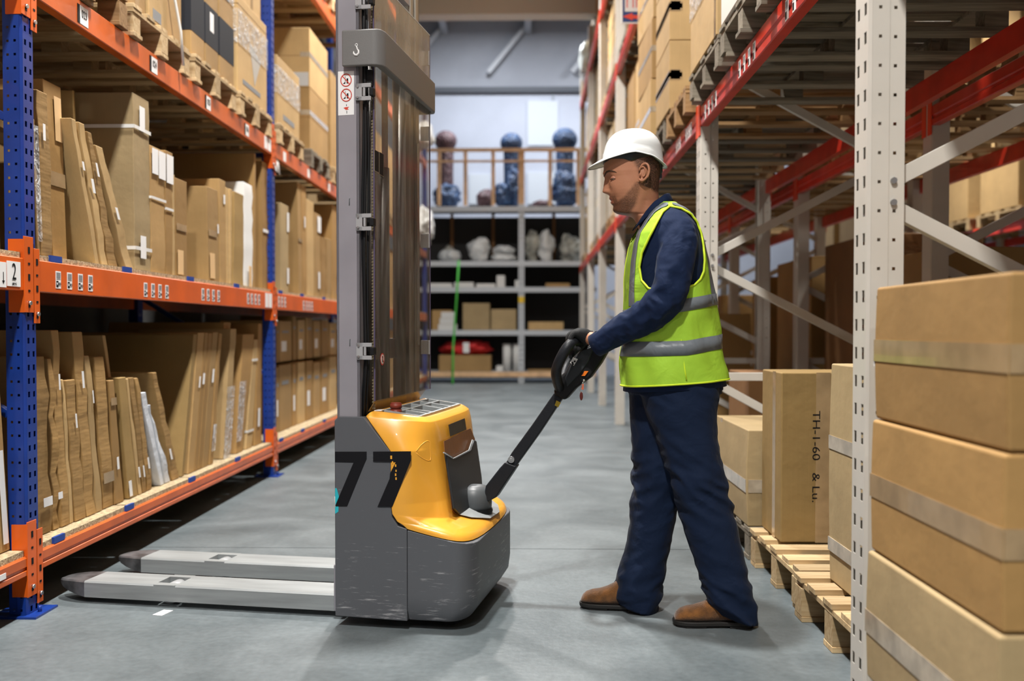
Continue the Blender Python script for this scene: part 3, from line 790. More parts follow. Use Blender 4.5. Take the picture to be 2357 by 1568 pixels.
LOW = [
 (88, 122, 70, 106, 822, 0.7, K_H, 'creased carton with a white sticker near its foot', 0.008, [(L_, 0.25, 0.85, 0.16, 0.21)]),
 (124, 140, 107, 119, 826, 0.6, K_H, 'creased carton with a bulging waist', 0.012, [(L_, 0.2, 0.95, 0.18, 0.22)]),
 (141, 160, 110, 135, 760, 0.8, K_H, 'tall carton with handwriting on its side', 0.006, [(L_, 0.3, 0.5, 0.70, 0.78)]),
 (161, 171, 142, 147, 874, 0.7, K_C, 'thin light carton standing between taller ones', 0.003, []),
 (172, 197, 147, 171, 876, 0.6, K_H, 'short carton with a narrow label', 0.006, [(L_, 0.55, 0.7, 0.66, 0.76)]),
 (198, 221, 166, 189, 764, 0.75, K_H, 'tall carton creased across its top', 0.006, [(L_, 0.4, 0.6, 0.70, 0.79)]),
 (222, 236, 192, 206, 819, 0.6, K_C, 'pale narrow carton with small label', 0.004, [(L_, 0.6, 0.8, 0.7, 0.78)]),
 (240, 264, 218, 239, 822, 0.65, K_H, 'ribbed brown carton', 0.006, [('tape', 0, 1, 0.17, 0.24)]),
 (265, 286, 251, 262, 876, 0.6, K_A, 'carton with one tall white label low on it', 0.002, [(L_, 0.35, 0.6, 0.28, 0.38), ('tape', 0, 1, 0.80, 0.86)]),
 (287, 293, 236, 243, 772, 0.85, K_C, 'tall open thin carton leaning back', 0.002, [], -0.12),
 (297, 318, 272, 289, 870, 0.85, K_D, 'thick leaning carton with its dark edge open', 0.002, [(L_, 0.0, 0.3, 0.02, 0.15)]),
 (320, 327, 290, 296, 872, 0.6, K_C, 'thin pale leaning sheet carton', 0.002, [(L_, 0.3, 0.8, 0.15, 0.24)]),
 (329, 338, 297, 308, 870, 0.6, K_H, 'leaning creased carton with a low label', 0.005, [(L_, 0.3, 0.6, 0.14, 0.24)]),
 (340, 352, 309, 318, 871, 0.6, K_H, 'leaning carton next to the white wrapped ones', 0.006, [(L_, 0.3, 0.6, 0.2, 0.3)]),
 (370, 378, 322, 336, 905, 0.5, mat('white_wrap_paper', (0.62, 0.65, 0.70), 0.5, bump=0.5, bscale=20), 'white paper wrapped board, shorter grey one', 0.003, []),
 (382, 394, 329, 345, 935, 0.5, MATS['white_wrap_paper'], 'white paper wrapped board, crumpled', 0.006, []),
 (397, 413, 350, 359, 858, 0.6, K_H, 'leaning carton with an open pale top flap', 0.003, [(L_, 0.2, 0.45, 0.2, 0.3)]),
 (418, 424, 446, 454, 770, 0.98, K_D, 'very wide flat carton', 0.0, []),
 (433, 446, 456, 471, 766, 0.8, K_B, 'straight flat carton in the middle row', 0.001, [(L_, 0.6, 0.8, 0.6, 0.68)]),
 (447, 455, 472, 480, 766, 0.8, K_A, 'straight narrow carton with label', 0.001, [(L_, 0.2, 0.7, 0.62, 0.7)]),
 (456, 465, 481, 489, 767, 0.8, K_A, 'straight narrow carton with a chamfered top', 0.001, []),
 (466, 478, 490, 502, 765, 0.8, K_B, 'straight carton with a dark gap after it', 0.001, [(L_, 0.4, 0.7, 0.62, 0.72)]),
 (482, 490, 504, 511, 768, 0.7, K_A, 'thin carton with a film scrap at its foot', 0.003, [('film', 0, 1, 0.1, 0.3), (L_, 0.2, 0.6, 0.2, 0.3)]),
 (497, 506, 516, 531, 742, 0.75, K_A, 'tall dark topped carton', 0.001, [], -0.05),
 (514, 526, 532, 545, 757, 0.6, K_C, 'pale carton wrapped in shiny film', 0.003, [('film', -0.2, 1.1, 0.0, 0.55)]),
 (543, 558, 560, 586, 770, 0.5, K_A, 'carton narrowing to its foot with film', 0.002, [('film', -0.2, 0.5, 0.1, 0.6)]),
 (566, 580, 583, 594, 782, 0.5, K_C, 'strapped bundle of pale boards', 0.001, [('strap', 0.80), ('strap', 0.15)]),
 (586, 602, 594, 603, 745, 0.6, K_A, 'carton standing against the second blue upright', 0.001, [(L_, 0.3, 0.6, 0.15, 0.3)]),
]
shelf_cartons(LOW, 0.252, -1.935, 'on the lowest left shelf', 'cartons on the lowest left shelf')
# carton in the bay left of the near upright
shelf_cartons([(-14, 24, -40, 0, 895, 0.8, K_B, 'brown carton with a long white label', 0.0, [(L_, 0.55, 0.85, 0.05, 0.62)])], 0.252, -1.93, 'shelf box left of the near blue post', 'cartons on the lowest left shelf')
shelf_cartons([(-40, 2, -60, -6, 250, 0.6, K_D, 'dark brown carton', 0.0, [])], 1.352, -1.95, 'shelf box left of the near blue post, middle level', 'cartons on the middle left shelf')

def stack_box(x0, x1, y0, y1, z0, z1, mt, label, group=None, cat='carton', feats=(), front=+1, bev=0.006, rot=0.0, name='cardboard_box', bulge=0.0):
    """axis-aligned carton; front=+1 when its aisle side faces +X, -1 when it faces -X"""
    cx, cy = (x0 + x1)/2, (y0 + y1)/2
    M = Matrix.Translation((cx, cy, z0)) @ Matrix.Rotation(rot, 4, 'Z')
    hx, hy, h = (x1 - x0)/2, (y1 - y0)/2, z1 - z0
    m = MB()
    if bulge:
        rings = []
        for i in range(7):
            t = i/6; k = bulge*math.sin(math.pi*t)
            rings.append([(-hx - k, -hy - k*0.5, h*t), (0, -hy - k, h*t), (hx + k, -hy - k*0.5, h*t), (hx + k, hy + k*0.5, h*t), (0, hy + k, h*t), (-hx - k, hy + k*0.5, h*t)])
        m.loft(rings, sm=False)
    else: m.box((-hx, -hy, 0), (hx, hy, h))
    o = m.build(name, mt, bevel=bev, segs=2); o.matrix_world = M
    o.location = (cx, cy, z0); o.rotation_euler = (0, 0, rot)
    tag(o, label, cat, group)
    fx = hx*front; e = 0.0015*front; b = bulge
    for f in feats:
        k = f[0]; m = MB()
        def xs(off=0.0): return (min(fx, fx + e) , max(fx, fx + e))
        if k == 'tape_h':       # horizontal tape on the aisle side and round to the camera side
            zc = h*f[1]; w = f[2] if len(f) > 2 else 0.03
            m.box((xs()[0] - (b if front < 0 else 0), -hy, zc - w), (xs()[1] + (b if front > 0 else 0), hy, zc + w))
            m.box((min(fx, fx - front*0.08), -hy - 0.0015 - b*0.7, zc - w), (max(fx, fx - front*0.08), -hy, zc + w))
            mm, nm = f[3] if len(f) > 3 else TAPE, 'packing_tape'
        elif k == 'tape_v':
            m.box((xs()[0], hy*f[1] - 0.025, 0), (xs()[1], hy*f[1] + 0.025, h)); mm, nm = TAPE, 'packing_tape'
        elif k == 'tape_near':
            xc = hx*f[1]; m.box((xc - 0.03, -hy - 0.0015, h*(f[2] if len(f) > 2 else 0)), (xc + 0.03, -hy, h*(f[3] if len(f) > 3 else 1))); mm, nm = TAPE, 'packing_tape'
        elif k == 'seam':       # line where the lid flaps meet
            zc = h*f[1]; m.box((-hx - 0.001, -hy - 0.001, zc - 0.0015), (hx + 0.001, hy + 0.001, zc + 0.0015)); mm, nm = K_E, 'flap_seam'
        elif k == 'label':
            m.box((xs()[0] - (b if front < 0 else 0), hy*f[1], h*f[3]), (xs()[1] + (b if front > 0 else 0), hy*f[2], h*f[4])); mm, nm = WHITE, 'shipping_label'
        elif k == 'label_near':
            m.box((hx*f[1], -hy - 0.002, h*f[3]), (hx*f[2], -hy, h*f[4])); mm, nm = mat('grey_paper', (0.55, 0.55, 0.54), 0.6), 'shipping_label'
        elif k == 'band':
            m.box((-hx - 0.001, -hy - 0.001, h*f[1]), (hx + 0.001, hy + 0.001, h*f[2])); mm, nm = DARKB, 'printed_band'
        elif k == 'tri':
            m.prism([(fx, -hy*0.25, h*0.62), (fx, hy*0.55, h*0.52), (fx, hy*0.1, h*0.2)], (e, 0, 0)); mm, nm = mat('faded_grey_print', (0.42, 0.40, 0.36), 0.6), 'printed_mark'
        elif k == 'bar':
            m.box((xs()[0], hy*f[1], h*f[3]), (xs()[1], hy*f[2], h*f[4])); mm, nm = GREYP, 'printed_mark'
        elif k == 'film':
            m.box((min(fx + front*0.004, fx + front*0.006), -hy*1.01, h*f[1]), (max(fx + front*0.004, fx + front*0.006), hy*1.01, h*f[2]))
            m.box((-hx, -hy - 0.006, h*f[1]), (hx, -hy - 0.004, h*f[2])); mm, nm = FILM, 'stretch_film'
        c = m.build(nm, mm); c.parent = o
    return o

# ---- left rack upper level: pallets and boxes
ZP = 2.427
def lp(y0, wmat, lab, full=True, X=-1.845, z=ZP, Wd=0.78): return make_pallet(X, y0, z, -1, wmat, lab, 'pallets on the left rack', full, Wd=Wd)
lp(3.76, W_C, 'pallet above the bay label 023, nearest on the upper left beam')
lp(4.60, W_A, 'yellow pine pallet on the upper left beam, above label 024')
lp(5.45, W_A, 'pine pallet on the upper left beam under the black banded boxes')
lp(6.30, W_A, 'pallet on the upper left beam under the large box by the blue post')
lp(7.28, W_A, 'pallet on the upper left beam just past the second blue post')
lp(8.32, W_B, 'greyish pallet on the upper left beam next to the mast')
lp(9.25, W_A, 'pallet on the upper left beam hidden by the mast'); 
ZB = ZP + 0.152
for y0, w in ((10.8, W_A), (11.7, W_C), (12.6, W_A)):
    lp(y0, w, 'pallet on the upper left beam, bay behind the mast, %.0f metres along' % y0, False)
    stack_box(-2.9, -1.86, y0 + 0.02, y0 + 0.75, ZB, ZB + 0.85, K_C, 'pale carton on the upper left beam behind the mast, %.0f metres along' % y0, 'cartons on the left rack top')
G_ = 'cartons on the left rack top'
stack_box(-2.9, -1.87, 3.78, 4.5, ZB, ZB + 1.0, K_A, 'brown box on the nearest pallet of the upper left beam', G_)
stack_box(-2.3, -1.88, 4.63, 4.84, ZB, ZB + 0.9, K_B, 'narrow box, first on the pine pallet above label 024', G_, feats=(('tape_v', 0.0),))
stack_box(-2.3, -1.87, 4.86, 5.10, ZB, ZB + 0.9, K_C, 'box with a long white label on the pine pallet above label 024', G_, feats=(('label', -0.5, 0.0, 0.15, 0.9), ('bar', -0.6, 0.3, 0.02, 0.08)))
stack_box(-2.3, -1.88, 5.12, 5.34, ZB, ZB + 0.92, K_B, 'box with printed marks, last on the pine pallet above label 024', G_, feats=(('bar', 0.1, 0.9, 0.3, 0.38),))
m = MB(); m.tube([(-1.86, 4.98, 3.45), (-1.855, 5.1, 2.9), (-1.835, 5.2, 2.62), (-1.83, 5.22, 2.45)], 0.008, 6)
tag(m.build('loose_strap', STRAP), 'loose white strap hanging from the boxes above label 024', 'strap')
for k, (y0, y1) in enumerate(((5.46, 5.68), (5.70, 5.93), (5.96, 6.24))):
    stack_box(-2.25, -1.87, y0, y1, ZB, ZB + 1.0, K_B, '%s of the three boxes with a black printed band' % ('nearest', 'middle', 'farthest')[k], 'boxes with a black band', feats=(('band', 0.13, 0.36), ('bar', -0.6, 0.4, 0.5, 0.58)) + ((('label', -0.3, 0.3, 0.22, 0.33),) if k == 1 else ()) + ((('film', 0.5, 1.0),) if k != 1 else ()))
stack_box(-2.55, -1.87, 6.33, 7.02, ZB, ZB + 0.62, K_C, 'large box with a grey triangle print by the second blue post', G_, feats=(('tri',), ('bar', -0.7, 0.5, 0.12, 0.17), ('film', 0.5, 0.85), ('seam', 0.9)))
stack_box(-2.55, -1.90, 6.34, 6.98, ZB + 0.622, ZB + 1.05, K_C, 'box on top of the one with a grey triangle print', G_, feats=(('tape_v', 0.3),))
stack_box(-2.35, -1.87, 7.30, 8.0, ZB, ZB + 0.50, K_C, 'film wrapped box with a black line just past the second blue post', G_, feats=(('bar', -0.5, 0.5, 0.12, 0.2), ('film', 0.45, 0.85)))
stack_box(-2.9, -1.87, 8.38, 9.12, ZB, ZB + 0.52, K_B, 'lower of two big stacked boxes left of the mast', G_, feats=(('tape_h', 0.6, 0.02, TAPEG), ('seam', 0.52)))
stack_box(-2.9, -1.87, 8.38, 9.12, ZB + 0.522, ZB + 1.02, K_C, 'upper of two big stacked boxes left of the mast', G_, feats=(('tape_near', -0.35, 0.4, 1), ('label_near', 0.72, 0.98, 0.02, 0.25), ('tape_h', 0.55, 0.02, TAPEG), ('seam', 0.53)))
stack_box(-2.9, -1.88, 9.3, 10.0, ZB, ZB + 0.9, K_B, 'big box behind the mast on the upper left beam', G_)
# third level pallets (their undersides show)
for k in range(8):
    y0 = 3.75 + 0.825*k if k < 4 else 7.25 + 0.82*(k - 4)
    lp(y0, (W_A, W_C)[k % 2], 'pallet high on the third left beam, %s along' % ORD[k], False, z=4.022)
    if k > 3: stack_box(-2.85, -1.88, y0 + 0.03, y0 + 0.74, 4.174, 4.9, K_B, 'box high on the third left beam, %s along' % ORD[k], 'boxes on the third left beam')

# ---- lower left, second bay: two rows of small cartons
rr = random.Random(3)
us = [(636, 641), (643, 672), (674, 683), (686, 703), (705, 720), (722, 738), (740, 757), (759, 776)]
for row in (0, 1):
    for i, (a, b_) in enumerate(us):
        z0 = 0.252 if row == 0 else 0.80
        z1 = 0.775 + rr.uniform(-0.02, 0.02) if row == 0 else 1.15 + rr.uniform(-0.03, 0.03)
        if row == 1: z0 = 0.802
        X = -2.0 if row == 0 else -2.03
        p0, p1 = uz(a, z0, X), uz(b_, z0, X)
        y0 = p0.y + 0.01; y1 = max(p1.y - 0.01, y0 + 0.08)
        stack_box(X - 0.45, X, y0, y1, z0, z1, (K_A, K_B, K_A, K_C)[i % 4], '%s printed carton from the second blue post, %s row of the lowest shelf' % (ORD[i], ('bottom', 'top')[row]), 'printed cartons on the lowest shelf', feats=(('bar', -0.6, 0.5, 0.7, 0.76),) + ((('label', -0.7, 0.1, 0.25, 0.5),) if (i + row) % 2 == 0 else ()), bev=0.004)
# third bay fillers, seen through the clear screen
for lv, z0 in ((0, 0.252), (1, 1.352)):
    for k in range(6):
        y0 = 10.8 + k*0.52
        stack_box(-2.6, -1.93, y0, y0 + 0.48, z0, z0 + (0.8 if k % 2 else 0.65), (K_A, K_B)[k % 2], '%s carton of the third bay, %s left shelf' % (ORD[k], ('lowest', 'middle')[lv]), 'cartons in the third left bay')

# ---- right side, near stack at the frame edge
GS = 'large cartons stacked at the right edge'
make_pallet(0.93, 1.87, 0.0, +1, W_A, 'pallet under the large stacked cartons at the right edge', None, True)
stack_box(0.902, 1.42, 1.90, 2.632, 0.835, 1.178, K_A, 'top carton of the large stack at the right edge', GS, feats=(('tape_h', 0.52, 0.028, TAPE), ('label', 0.999, 1.0, 0.4, 0.6)), front=-1, bulge=0.004, bev=0.008)
stack_box(0.893, 1.42, 1.895, 2.63, 0.490, 0.832, K_A, 'middle carton of the large stack at the right edge', GS, feats=(('tape_h', 0.50, 0.030, TAPE), ('label_near', -0.87, -0.6, 0.43, 0.54)), front=-1, bulge=0.003, bev=0.008)
stack_box(0.884, 1.42, 1.89, 2.63, 0.152, 0.487, K_G, 'greyish bottom carton of the large stack at the right edge', GS, feats=(('tape_h', 0.45, 0.030, TAPEG),), front=-1, bulge=0.004, bev=0.008)

# ---- right side ground bay 1
make_pallet(0.985, 2.93, 0.0, +1, W_A, 'pine pallet on the floor beside the white post', None, True, L=1.0, Wd=0.79, hgt=0.163)
make_pallet(1.0, 3.74, 0.0, +1, W_A, 'pine pallet on the floor under the handwritten carton', None, True, L=1.0, Wd=0.80, hgt=0.163)
make_pallet(1.0, 4.60, 0.0, +1, W_B, 'grey weathered pallet behind the worker', None, True, L=1.0, Wd=0.85, hgt=0.15)
GR = 'tall cartons standing on the right pallets'
o = stack_box(1.075, 1.6, 3.02, 3.60, 0.166, 0.945, K_G, 'tall grey brown carton partly behind the white post', GR, front=-1, bulge=0.006, feats=(('tape_h', 0.64, 0.024, TAPEG), ('tape_h', 0.17, 0.024, TAPEG)))
th = stack_box(1.05, 1.55, 4.21, 4.56, 0.166, 0.885, K_D, 'tall carton with handwriting TH-1-60 on its near side', GR, front=-1, bulge=0.0, feats=(('tape_near', -0.30), ('tape_v', -0.3)))
text_on('TH-1-60   & Lu.', 0.045, (1.05 + 0.145, 4.2085, 0.53), (R(90), R(90), 0), BLACK, th, name='handwriting', sx=1.35)
stack_box(1.0, 1.7, 4.62, 5.42, 0.152, 0.60, K_G, 'greyish carton with crushed edges behind the worker', GR, front=-1, bulge=0.010, feats=(('tape_h', 0.42, 0.03, TAPEG), ('seam', 0.5), ('tape_v', 0.6)))
# ground behind: brown boxes deep in the racks
GD = 'brown boxes deep in the right racks'
deep = [
 (1.30, 1.85, 6.0, 6.6, 0, 0.80, 'box with a paper sheet', (('label_near', 0.1, 0.6, 0.62, 0.95),)),
 (1.45, 1.9, 8.7, 9.6, 0, 1.2, 'brown box', ()),
 (2.42, 3.2, 4.2, 5.3, 0, 0.95, 'wide brown box', (('label_near', -0.9, -0.5, 0.7, 0.9),)), (2.42, 3.2, 5.9, 7.0, 0, 1.55, 'tall brown box', (('label_near', -0.6, -0.3, 0.6, 0.66),)),
 (2.42, 3.2, 7.15, 8.3, 0, 1.75, 'tall brown box', ()), (2.42, 3.2, 8.7, 9.9, 0, 1.7, 'tall brown box', ()),
 (2.42, 3.2, 3.1, 4.0, 0, 1.35, 'dark brown box', ()), (2.42, 3.2, 10.2, 11.0, 0, 1.6, 'tall brown box', ()), (1.3, 1.95, 11.6, 12.6, 0, 1.3, 'brown box', ()), (2.42, 3.2, 12.8, 13.8, 0, 1.5, 'tall brown box', ()),
]
n_ = 0
for d in deep:
    if not d[6]: continue
    stack_box(d[0], d[1], d[2], d[3], 0.0, d[5], K_A if n_ % 2 else K_E, '%s, %s among those deep in the racks' % (d[6], ORD[n_]), GD, feats=d[7], front=-1); n_ += 1

# ---- right racks, level one and above
def rp(X, y0, z, wmat, lab, full=False, Wd=0.82): return make_pallet(X, y0, z, +1, wmat, lab, 'pallets on the right racks', full, Wd=Wd)
levz = (2.302, 3.992, 5.462)
GL = 'cartons on the right rack'
rk = random.Random(12)
bays = [('nearest', 2.92), ('second', 5.69), ('third', 8.47), ('fourth', 11.25), ('fifth', 14.02), ('sixth', 16.8)]
for b, (bn, y0) in enumerate(bays):
    for k in range(3):
        yy = y0 + 0.02 + k*0.89
        for lv, z in enumerate(levz):
            if lv == 2 and b < 2: continue
            if lv == 1 and b < 1: continue
            wm = (W_A, W_C, W_B)[(b + k + lv) % 3]
            if lv == 0 and b == 0 and k >= 1: wm = W_B
            rp(0.87 if b < 2 else 0.955, yy, z, wm, '%s pallet in the %s bay, level %s of the right rack' % (ORD[k], bn, ORD[lv]), full=(lv == 0 and b == 0))
            if b == 0 or (b == 1 and lv == 0): continue
            mt = rk.choice((K_B, K_C, K_C, K_G, mat('pale_wrapped_goods', (0.66, 0.60, 0.48), 0.5)))
            n2 = rk.choice((1, 2, 2))
            hh = (1.3, 1.16, 0.9)[lv]
            for q in range(n2):
                h = hh/n2
                stack_box(0.86 if b < 2 else 1.045, 1.7, yy + 0.02, yy + 0.78, z + 0.152 + q*h, z + 0.1515 + (q + 1)*h - 0.002, mt, '%s box on the %s pallet, %s bay, level %s, right rack' % (('lower', 'upper')[q], ORD[k], bn, ORD[lv]), GL, front=-1, feats=(('film', 0.1, 0.9),) if rk.random() < 0.4 else (('tape_h', 0.5, 0.02, TAPEG),))
        if b < 5:
            rp(XR + 1.30, yy, 2.302, (W_C, W_A)[k % 2], '%s pallet in the %s bay of the second right rack' % (ORD[k], bn))
# second rack nearest camera side also shows overhead
for k in range(3):
    rp(0.90, 0.14 + k*0.87, 2.302, W_A, '%s pallet overhead beside the camera, right rack' % ORD[k])
    rp(XR + 1.30, 0.14 + k*0.87, 2.302, W_C, '%s pallet overhead beside the camera, second right rack' % ORD[k])
# nearest bay boxes
zb = 2.454
stack_box(0.865, 1.6, 2.94, 3.62, zb, zb + 0.9, mat('white_carton', (0.66, 0.62, 0.57), 0.5), 'whitish box on the nearest pallet of the upper right beam', GL, front=-1)
stack_box(0.865, 1.6, 3.78, 4.62, zb + 0.0, zb + 0.9, MATS['white_carton'], 'white box with worn lower edge above the red beam', GL, front=-1)
stack_box(0.865, 1.6, 4.74, 5.50, zb, zb + 0.95, K_C, 'pale film wrapped box above the red beam, near the second white post', GL, front=-1, feats=(('film', 0.3, 0.75), ('tape_v', -0.92)))
for j, (y0, y1) in enumerate(((5.74, 5.78), )): pass
for j in range(3):
    stack_box(0.862, 1.6, 6.32, 7.0, zb + j*0.43, zb + 0.428 + j*0.43, K_C, '%s box in the column right of the arrow sign' % ('bottom', 'middle', 'top')[j], GL, front=-1, feats=(('tape_near', -0.9, 0.42, 0.58), ('tape_h', 0.5, 0.028, TAPE), ('tape_h', 0.5, 0.015, TAPEG)))
for j in range(3):
    stack_box(0.862, 1.6, 7.32, 8.1, zb + j*0.44, zb + 0.438 + j*0.44, (K_C, K_B, K_C)[j], '%s box in the column under the arrow sign' % ('bottom', 'middle', 'top')[j], GL, front=-1, rot=0.02*j, feats=(('tape_h', 0.5, 0.02, TAPEG),))
# sign with an arrow hanging at the rack
SBL = mat('sign_blue', (0.015, 0.05, 0.20), 0.4); SRD = mat('sign_red', (0.75, 0.06, 0.03), 0.4)
YS = 8.28
a = at(1430, 54, YS); b_ = at(1487, -60, YS)
t = thing('hanging_sign', (a.x, YS, a.z), 'white and blue sign with a red arrow fixed to the third white post', 'sign')
m = MB(); m.box((a.x, YS, a.z), (b_.x, YS + 0.012, b_.z)); m.build('sign_board', WHITE, t, bevel=0.002)
a2 = at(1433, 51, YS); b2 = at(1484, -56, YS); m = MB(); m.box((a2.x, YS - 0.002, a2.z), (b2.x, YS, b2.z)); m.build('sign_border', SBL, t)
a3 = at(1438, 27, YS); b3 = at(1479, -52, YS); m = MB(); m.box((a3.x, YS - 0.004, a3.z), (b3.x, YS - 0.002, b3.z)); m.build('sign_panel', WHITE, t)
def sq(u0, v0, u1, v1, mm, nm):
    p, q = at(u0, v1, YS), at(u1, v0, YS); m = MB(); m.box((p.x, YS - 0.006, p.z), (q.x, YS - 0.004, q.z)); m.build(nm, mm, t)
text_on('ПК', 0.19, (at(1460, 4, YS).x, YS - 0.005, at(1460, 2, YS).z), (R(90), 0, 0), SRD, t, sx=0.55)
pts = [at(u, v, YS - 0.003) for u, v in ((1433, 38), (1456, 30), (1456, 35), (1484, 35), (1484, 44), (1456, 43), (1456, 47))]
m = MB(); m.prism(pts, (0, -0.003, 0)); m.build('arrow', SRD, t)

# ---- far aisle rack 3 goods
G3 = 'goods on the distant rack'
for b in range(5):
    for k in range(2):
        y0 = 5.72 + b*2.775 + k*1.3
        for lv, z in enumerate((2.302, 3.992)):
            make_pallet(5.45, y0, z, +1, W_A, '%s distant pallet, bay %s, level %s across the second aisle' % (ORD[k], ORD[b], ORD[lv]), 'distant pallets', False, Wd=1.1)
            stack_box(5.45, 6.4, y0 + 0.05, y0 + 1.0, z + 0.152, z + 1.25, K_C, '%s distant pale carton block, bay %s, level %s' % (ORD[k], ORD[b], ORD[lv]), G3, front=-1)
        stack_box(5.5, 6.4, y0 + 0.05, y0 + 1.0, 0, 1.0 + 0.3*k, K_B, '%s distant carton block on the floor, bay %s' % (ORD[k], ORD[b]), G3, front=-1)
# ================================================================ PALLET STACKER
PHI = R(9.6); SO = Vector((-0.706, 3.533, 0)); SW = 0.79
ST = thing('pallet_stacker', SO, 'yellow and grey walk-behind pallet stacker numbered 77 with lowered forks', 'pallet stacker', rz=-PHI)
SM = Matrix.Translation(SO) @ Matrix.Rotation(-PHI, 4, 'Z'); SMI = SM.inverted()
sb = local(ST)
CO = SMI @ Vector((0, 0, CAMH))
def SL(u, v, w):
    d = SMI.to_3x3() @ ray(u, v); k = (w - CO.y)/d.y
    return Vector((CO.x + d.x*k, w, CO.z + d.z*k))
def SP(u, v, p0, n):
    d = SMI.to_3x3() @ ray(u, v); k = (Vector(p0) - CO).dot(n)/d.dot(n)
    return CO + d*k
def sub(part, mb, name, mats, **k):
    o = mb.build(name, mats, None, **k); o.parent = part; return o
SG = mat('stacker_grey_paint', (0.09, 0.095, 0.106), 0.42, var=0.08, vscale=8, coat=0.1, bump=0.05, bscale=60)
def scratched():
    m = bpy.data.materials.new('scratched_grey_paint'); m.use_nodes = True
    nt = m.node_tree; N = nt.nodes; L = nt.links; b = N['Principled BSDF']
    b.inputs['Roughness'].default_value = 0.45
    tc = N.new('ShaderNodeTexCoord'); mp = N.new('ShaderNodeMapping'); mp.inputs['Scale'].default_value = (7, 7, 75)
    L.new(tc.outputs['Object'], mp.inputs[0])
    nz = N.new('ShaderNodeTexNoise'); nz.inputs['Scale'].default_value = 1.6; nz.inputs['Detail'].default_value = 9; nz.inputs['Roughness'].default_value = 0.7
    L.new(mp.outputs[0], nz.inputs['Vector'])
    n2 = N.new('ShaderNodeTexNoise'); n2.inputs['Scale'].default_value = 9; n2.inputs['Detail'].default_value = 3
    L.new(tc.outputs['Object'], n2.inputs['Vector'])
    sp = N.new('ShaderNodeSeparateXYZ'); L.new(tc.outputs['Object'], sp.inputs[0])
    # scuffs are denser near the floor where things bump into it
    mr = N.new('ShaderNodeMapRange'); mr.inputs['From Min'].default_value = 0.04; mr.inputs['From Max'].default_value = 0.45
    mr.inputs['To Min'].default_value = 0.05; mr.inputs['To Max'].default_value = -0.05
    L.new(sp.outputs['Z'], mr.inputs['Value'])
    ad = N.new('ShaderNodeMath'); ad.operation = 'ADD'; L.new(nz.outputs['Fac'], ad.inputs[0]); L.new(mr.outputs[0], ad.inputs[1])
    mu = N.new('ShaderNodeMath'); mu.operation = 'ADD'; L.new(ad.outputs[0], mu.inputs[0])
    m3 = N.new('ShaderNodeMath'); m3.operation = 'MULTIPLY_ADD'; m3.inputs[1].default_value = 0.25; m3.inputs[2].default_value = -0.125
    L.new(n2.outputs['Fac'], m3.inputs[0]); L.new(m3.outputs[0], mu.inputs[1])
    rp = N.new('ShaderNodeValToRGB'); rp.color_ramp.elements[0].position = 0.60; rp.color_ramp.elements[1].position = 0.72
    rp.color_ramp.elements[0].color = (0.090, 0.095, 0.106, 1); rp.color_ramp.elements[1].color = (0.36, 0.365, 0.375, 1)
    L.new(mu.outputs[0], rp.inputs[0]); L.new(rp.outputs[0], b.inputs['Base Color'])
    return m
SGS = scratched()
YEL = mat('stacker_yellow', (0.80, 0.375, 0.04), 0.28, var=0.04, vscale=5, coat=0.35)
SMG = mat('mast_grey', (0.34, 0.33, 0.365), 0.34, metal=0.3, var=0.10, vscale=3)
HOODM = mat('hood_grey', (0.15, 0.148, 0.145), 0.5, bump=0.05, bscale=200)
RUB = mat('black_rubber', (0.008, 0.008, 0.009), 0.55, spec=0.3)
DGR = mat('dark_grey_plastic', (0.028, 0.031, 0.035), 0.45, spec=0.3)
MGR = mat('mid_grey_plastic', (0.16, 0.17, 0.175), 0.42)

# near and far side plates
prof = [(0, 0.04), (0.268, 0.035), (0.268, 0.363), (0.235, 0.372), (0.212, 0.405), (0.209, 0.45), (0.209, 0.635), (0.109, 0.757), (0.016, 0.757), (0.0, 0.742)]
for w0 in (0.0, SW - 0.03):
    m = MB(); m.prism([(a, w0, b) for a, b in prof], (0, 0.03, 0)); sb(m, 'side_panel', SGS, bevel=0.003)
m = MB(); m.box((0.002, 0.031, 0.045), (0.24, SW - 0.031, 0.36)); sb(m, 'chassis', SG)
# rounded drive-unit skirt
plan = [(0.269, 0.0), (0.43, 0.0)] + [(0.43 + 0.076*math.sin(a), 0.115 - 0.115*math.cos(a)) for a in [R(15*k) for k in range(1, 7)]]
plan = plan + [(l, SW - w) for l, w in plan[::-1]]
def skirt_top(l, w): return 0.363 - (l - 0.269)*0.21
m = MB()
m.loft([[(0.269 + (l - 0.269)*0.86 , 0.02 + w*(SW - 0.04)/SW, 0.035) for l, w in plan], [(0.269 + (l - 0.269)*0.97, w, 0.075) for l, w in plan], [(l, w, 0.13) for l, w in plan], [(l, w, skirt_top(l, w) - 0.004) for l, w in plan], ], sm=False)
sb(m, 'skirt', SGS, bevel=0.003)
m = MB()
for w in (0.12, 0.39, 0.66): m.tube([(0.36, w - 0.03, 0.06), (0.36, w + 0.03, 0.06)], 0.06, 20)
m = MB(); m.tube([(0.34, 0.36, 0.115), (0.34, 0.44, 0.115)], 0.115, 24); sb(m, 'drive_wheel', RUB)
for w in (0.10, 0.66):
    m = MB(); m.tube([(0.40, w, 0.05), (0.40, w + 0.04, 0.05)], 0.05, 18); sb(m, 'caster_wheel', RUB)

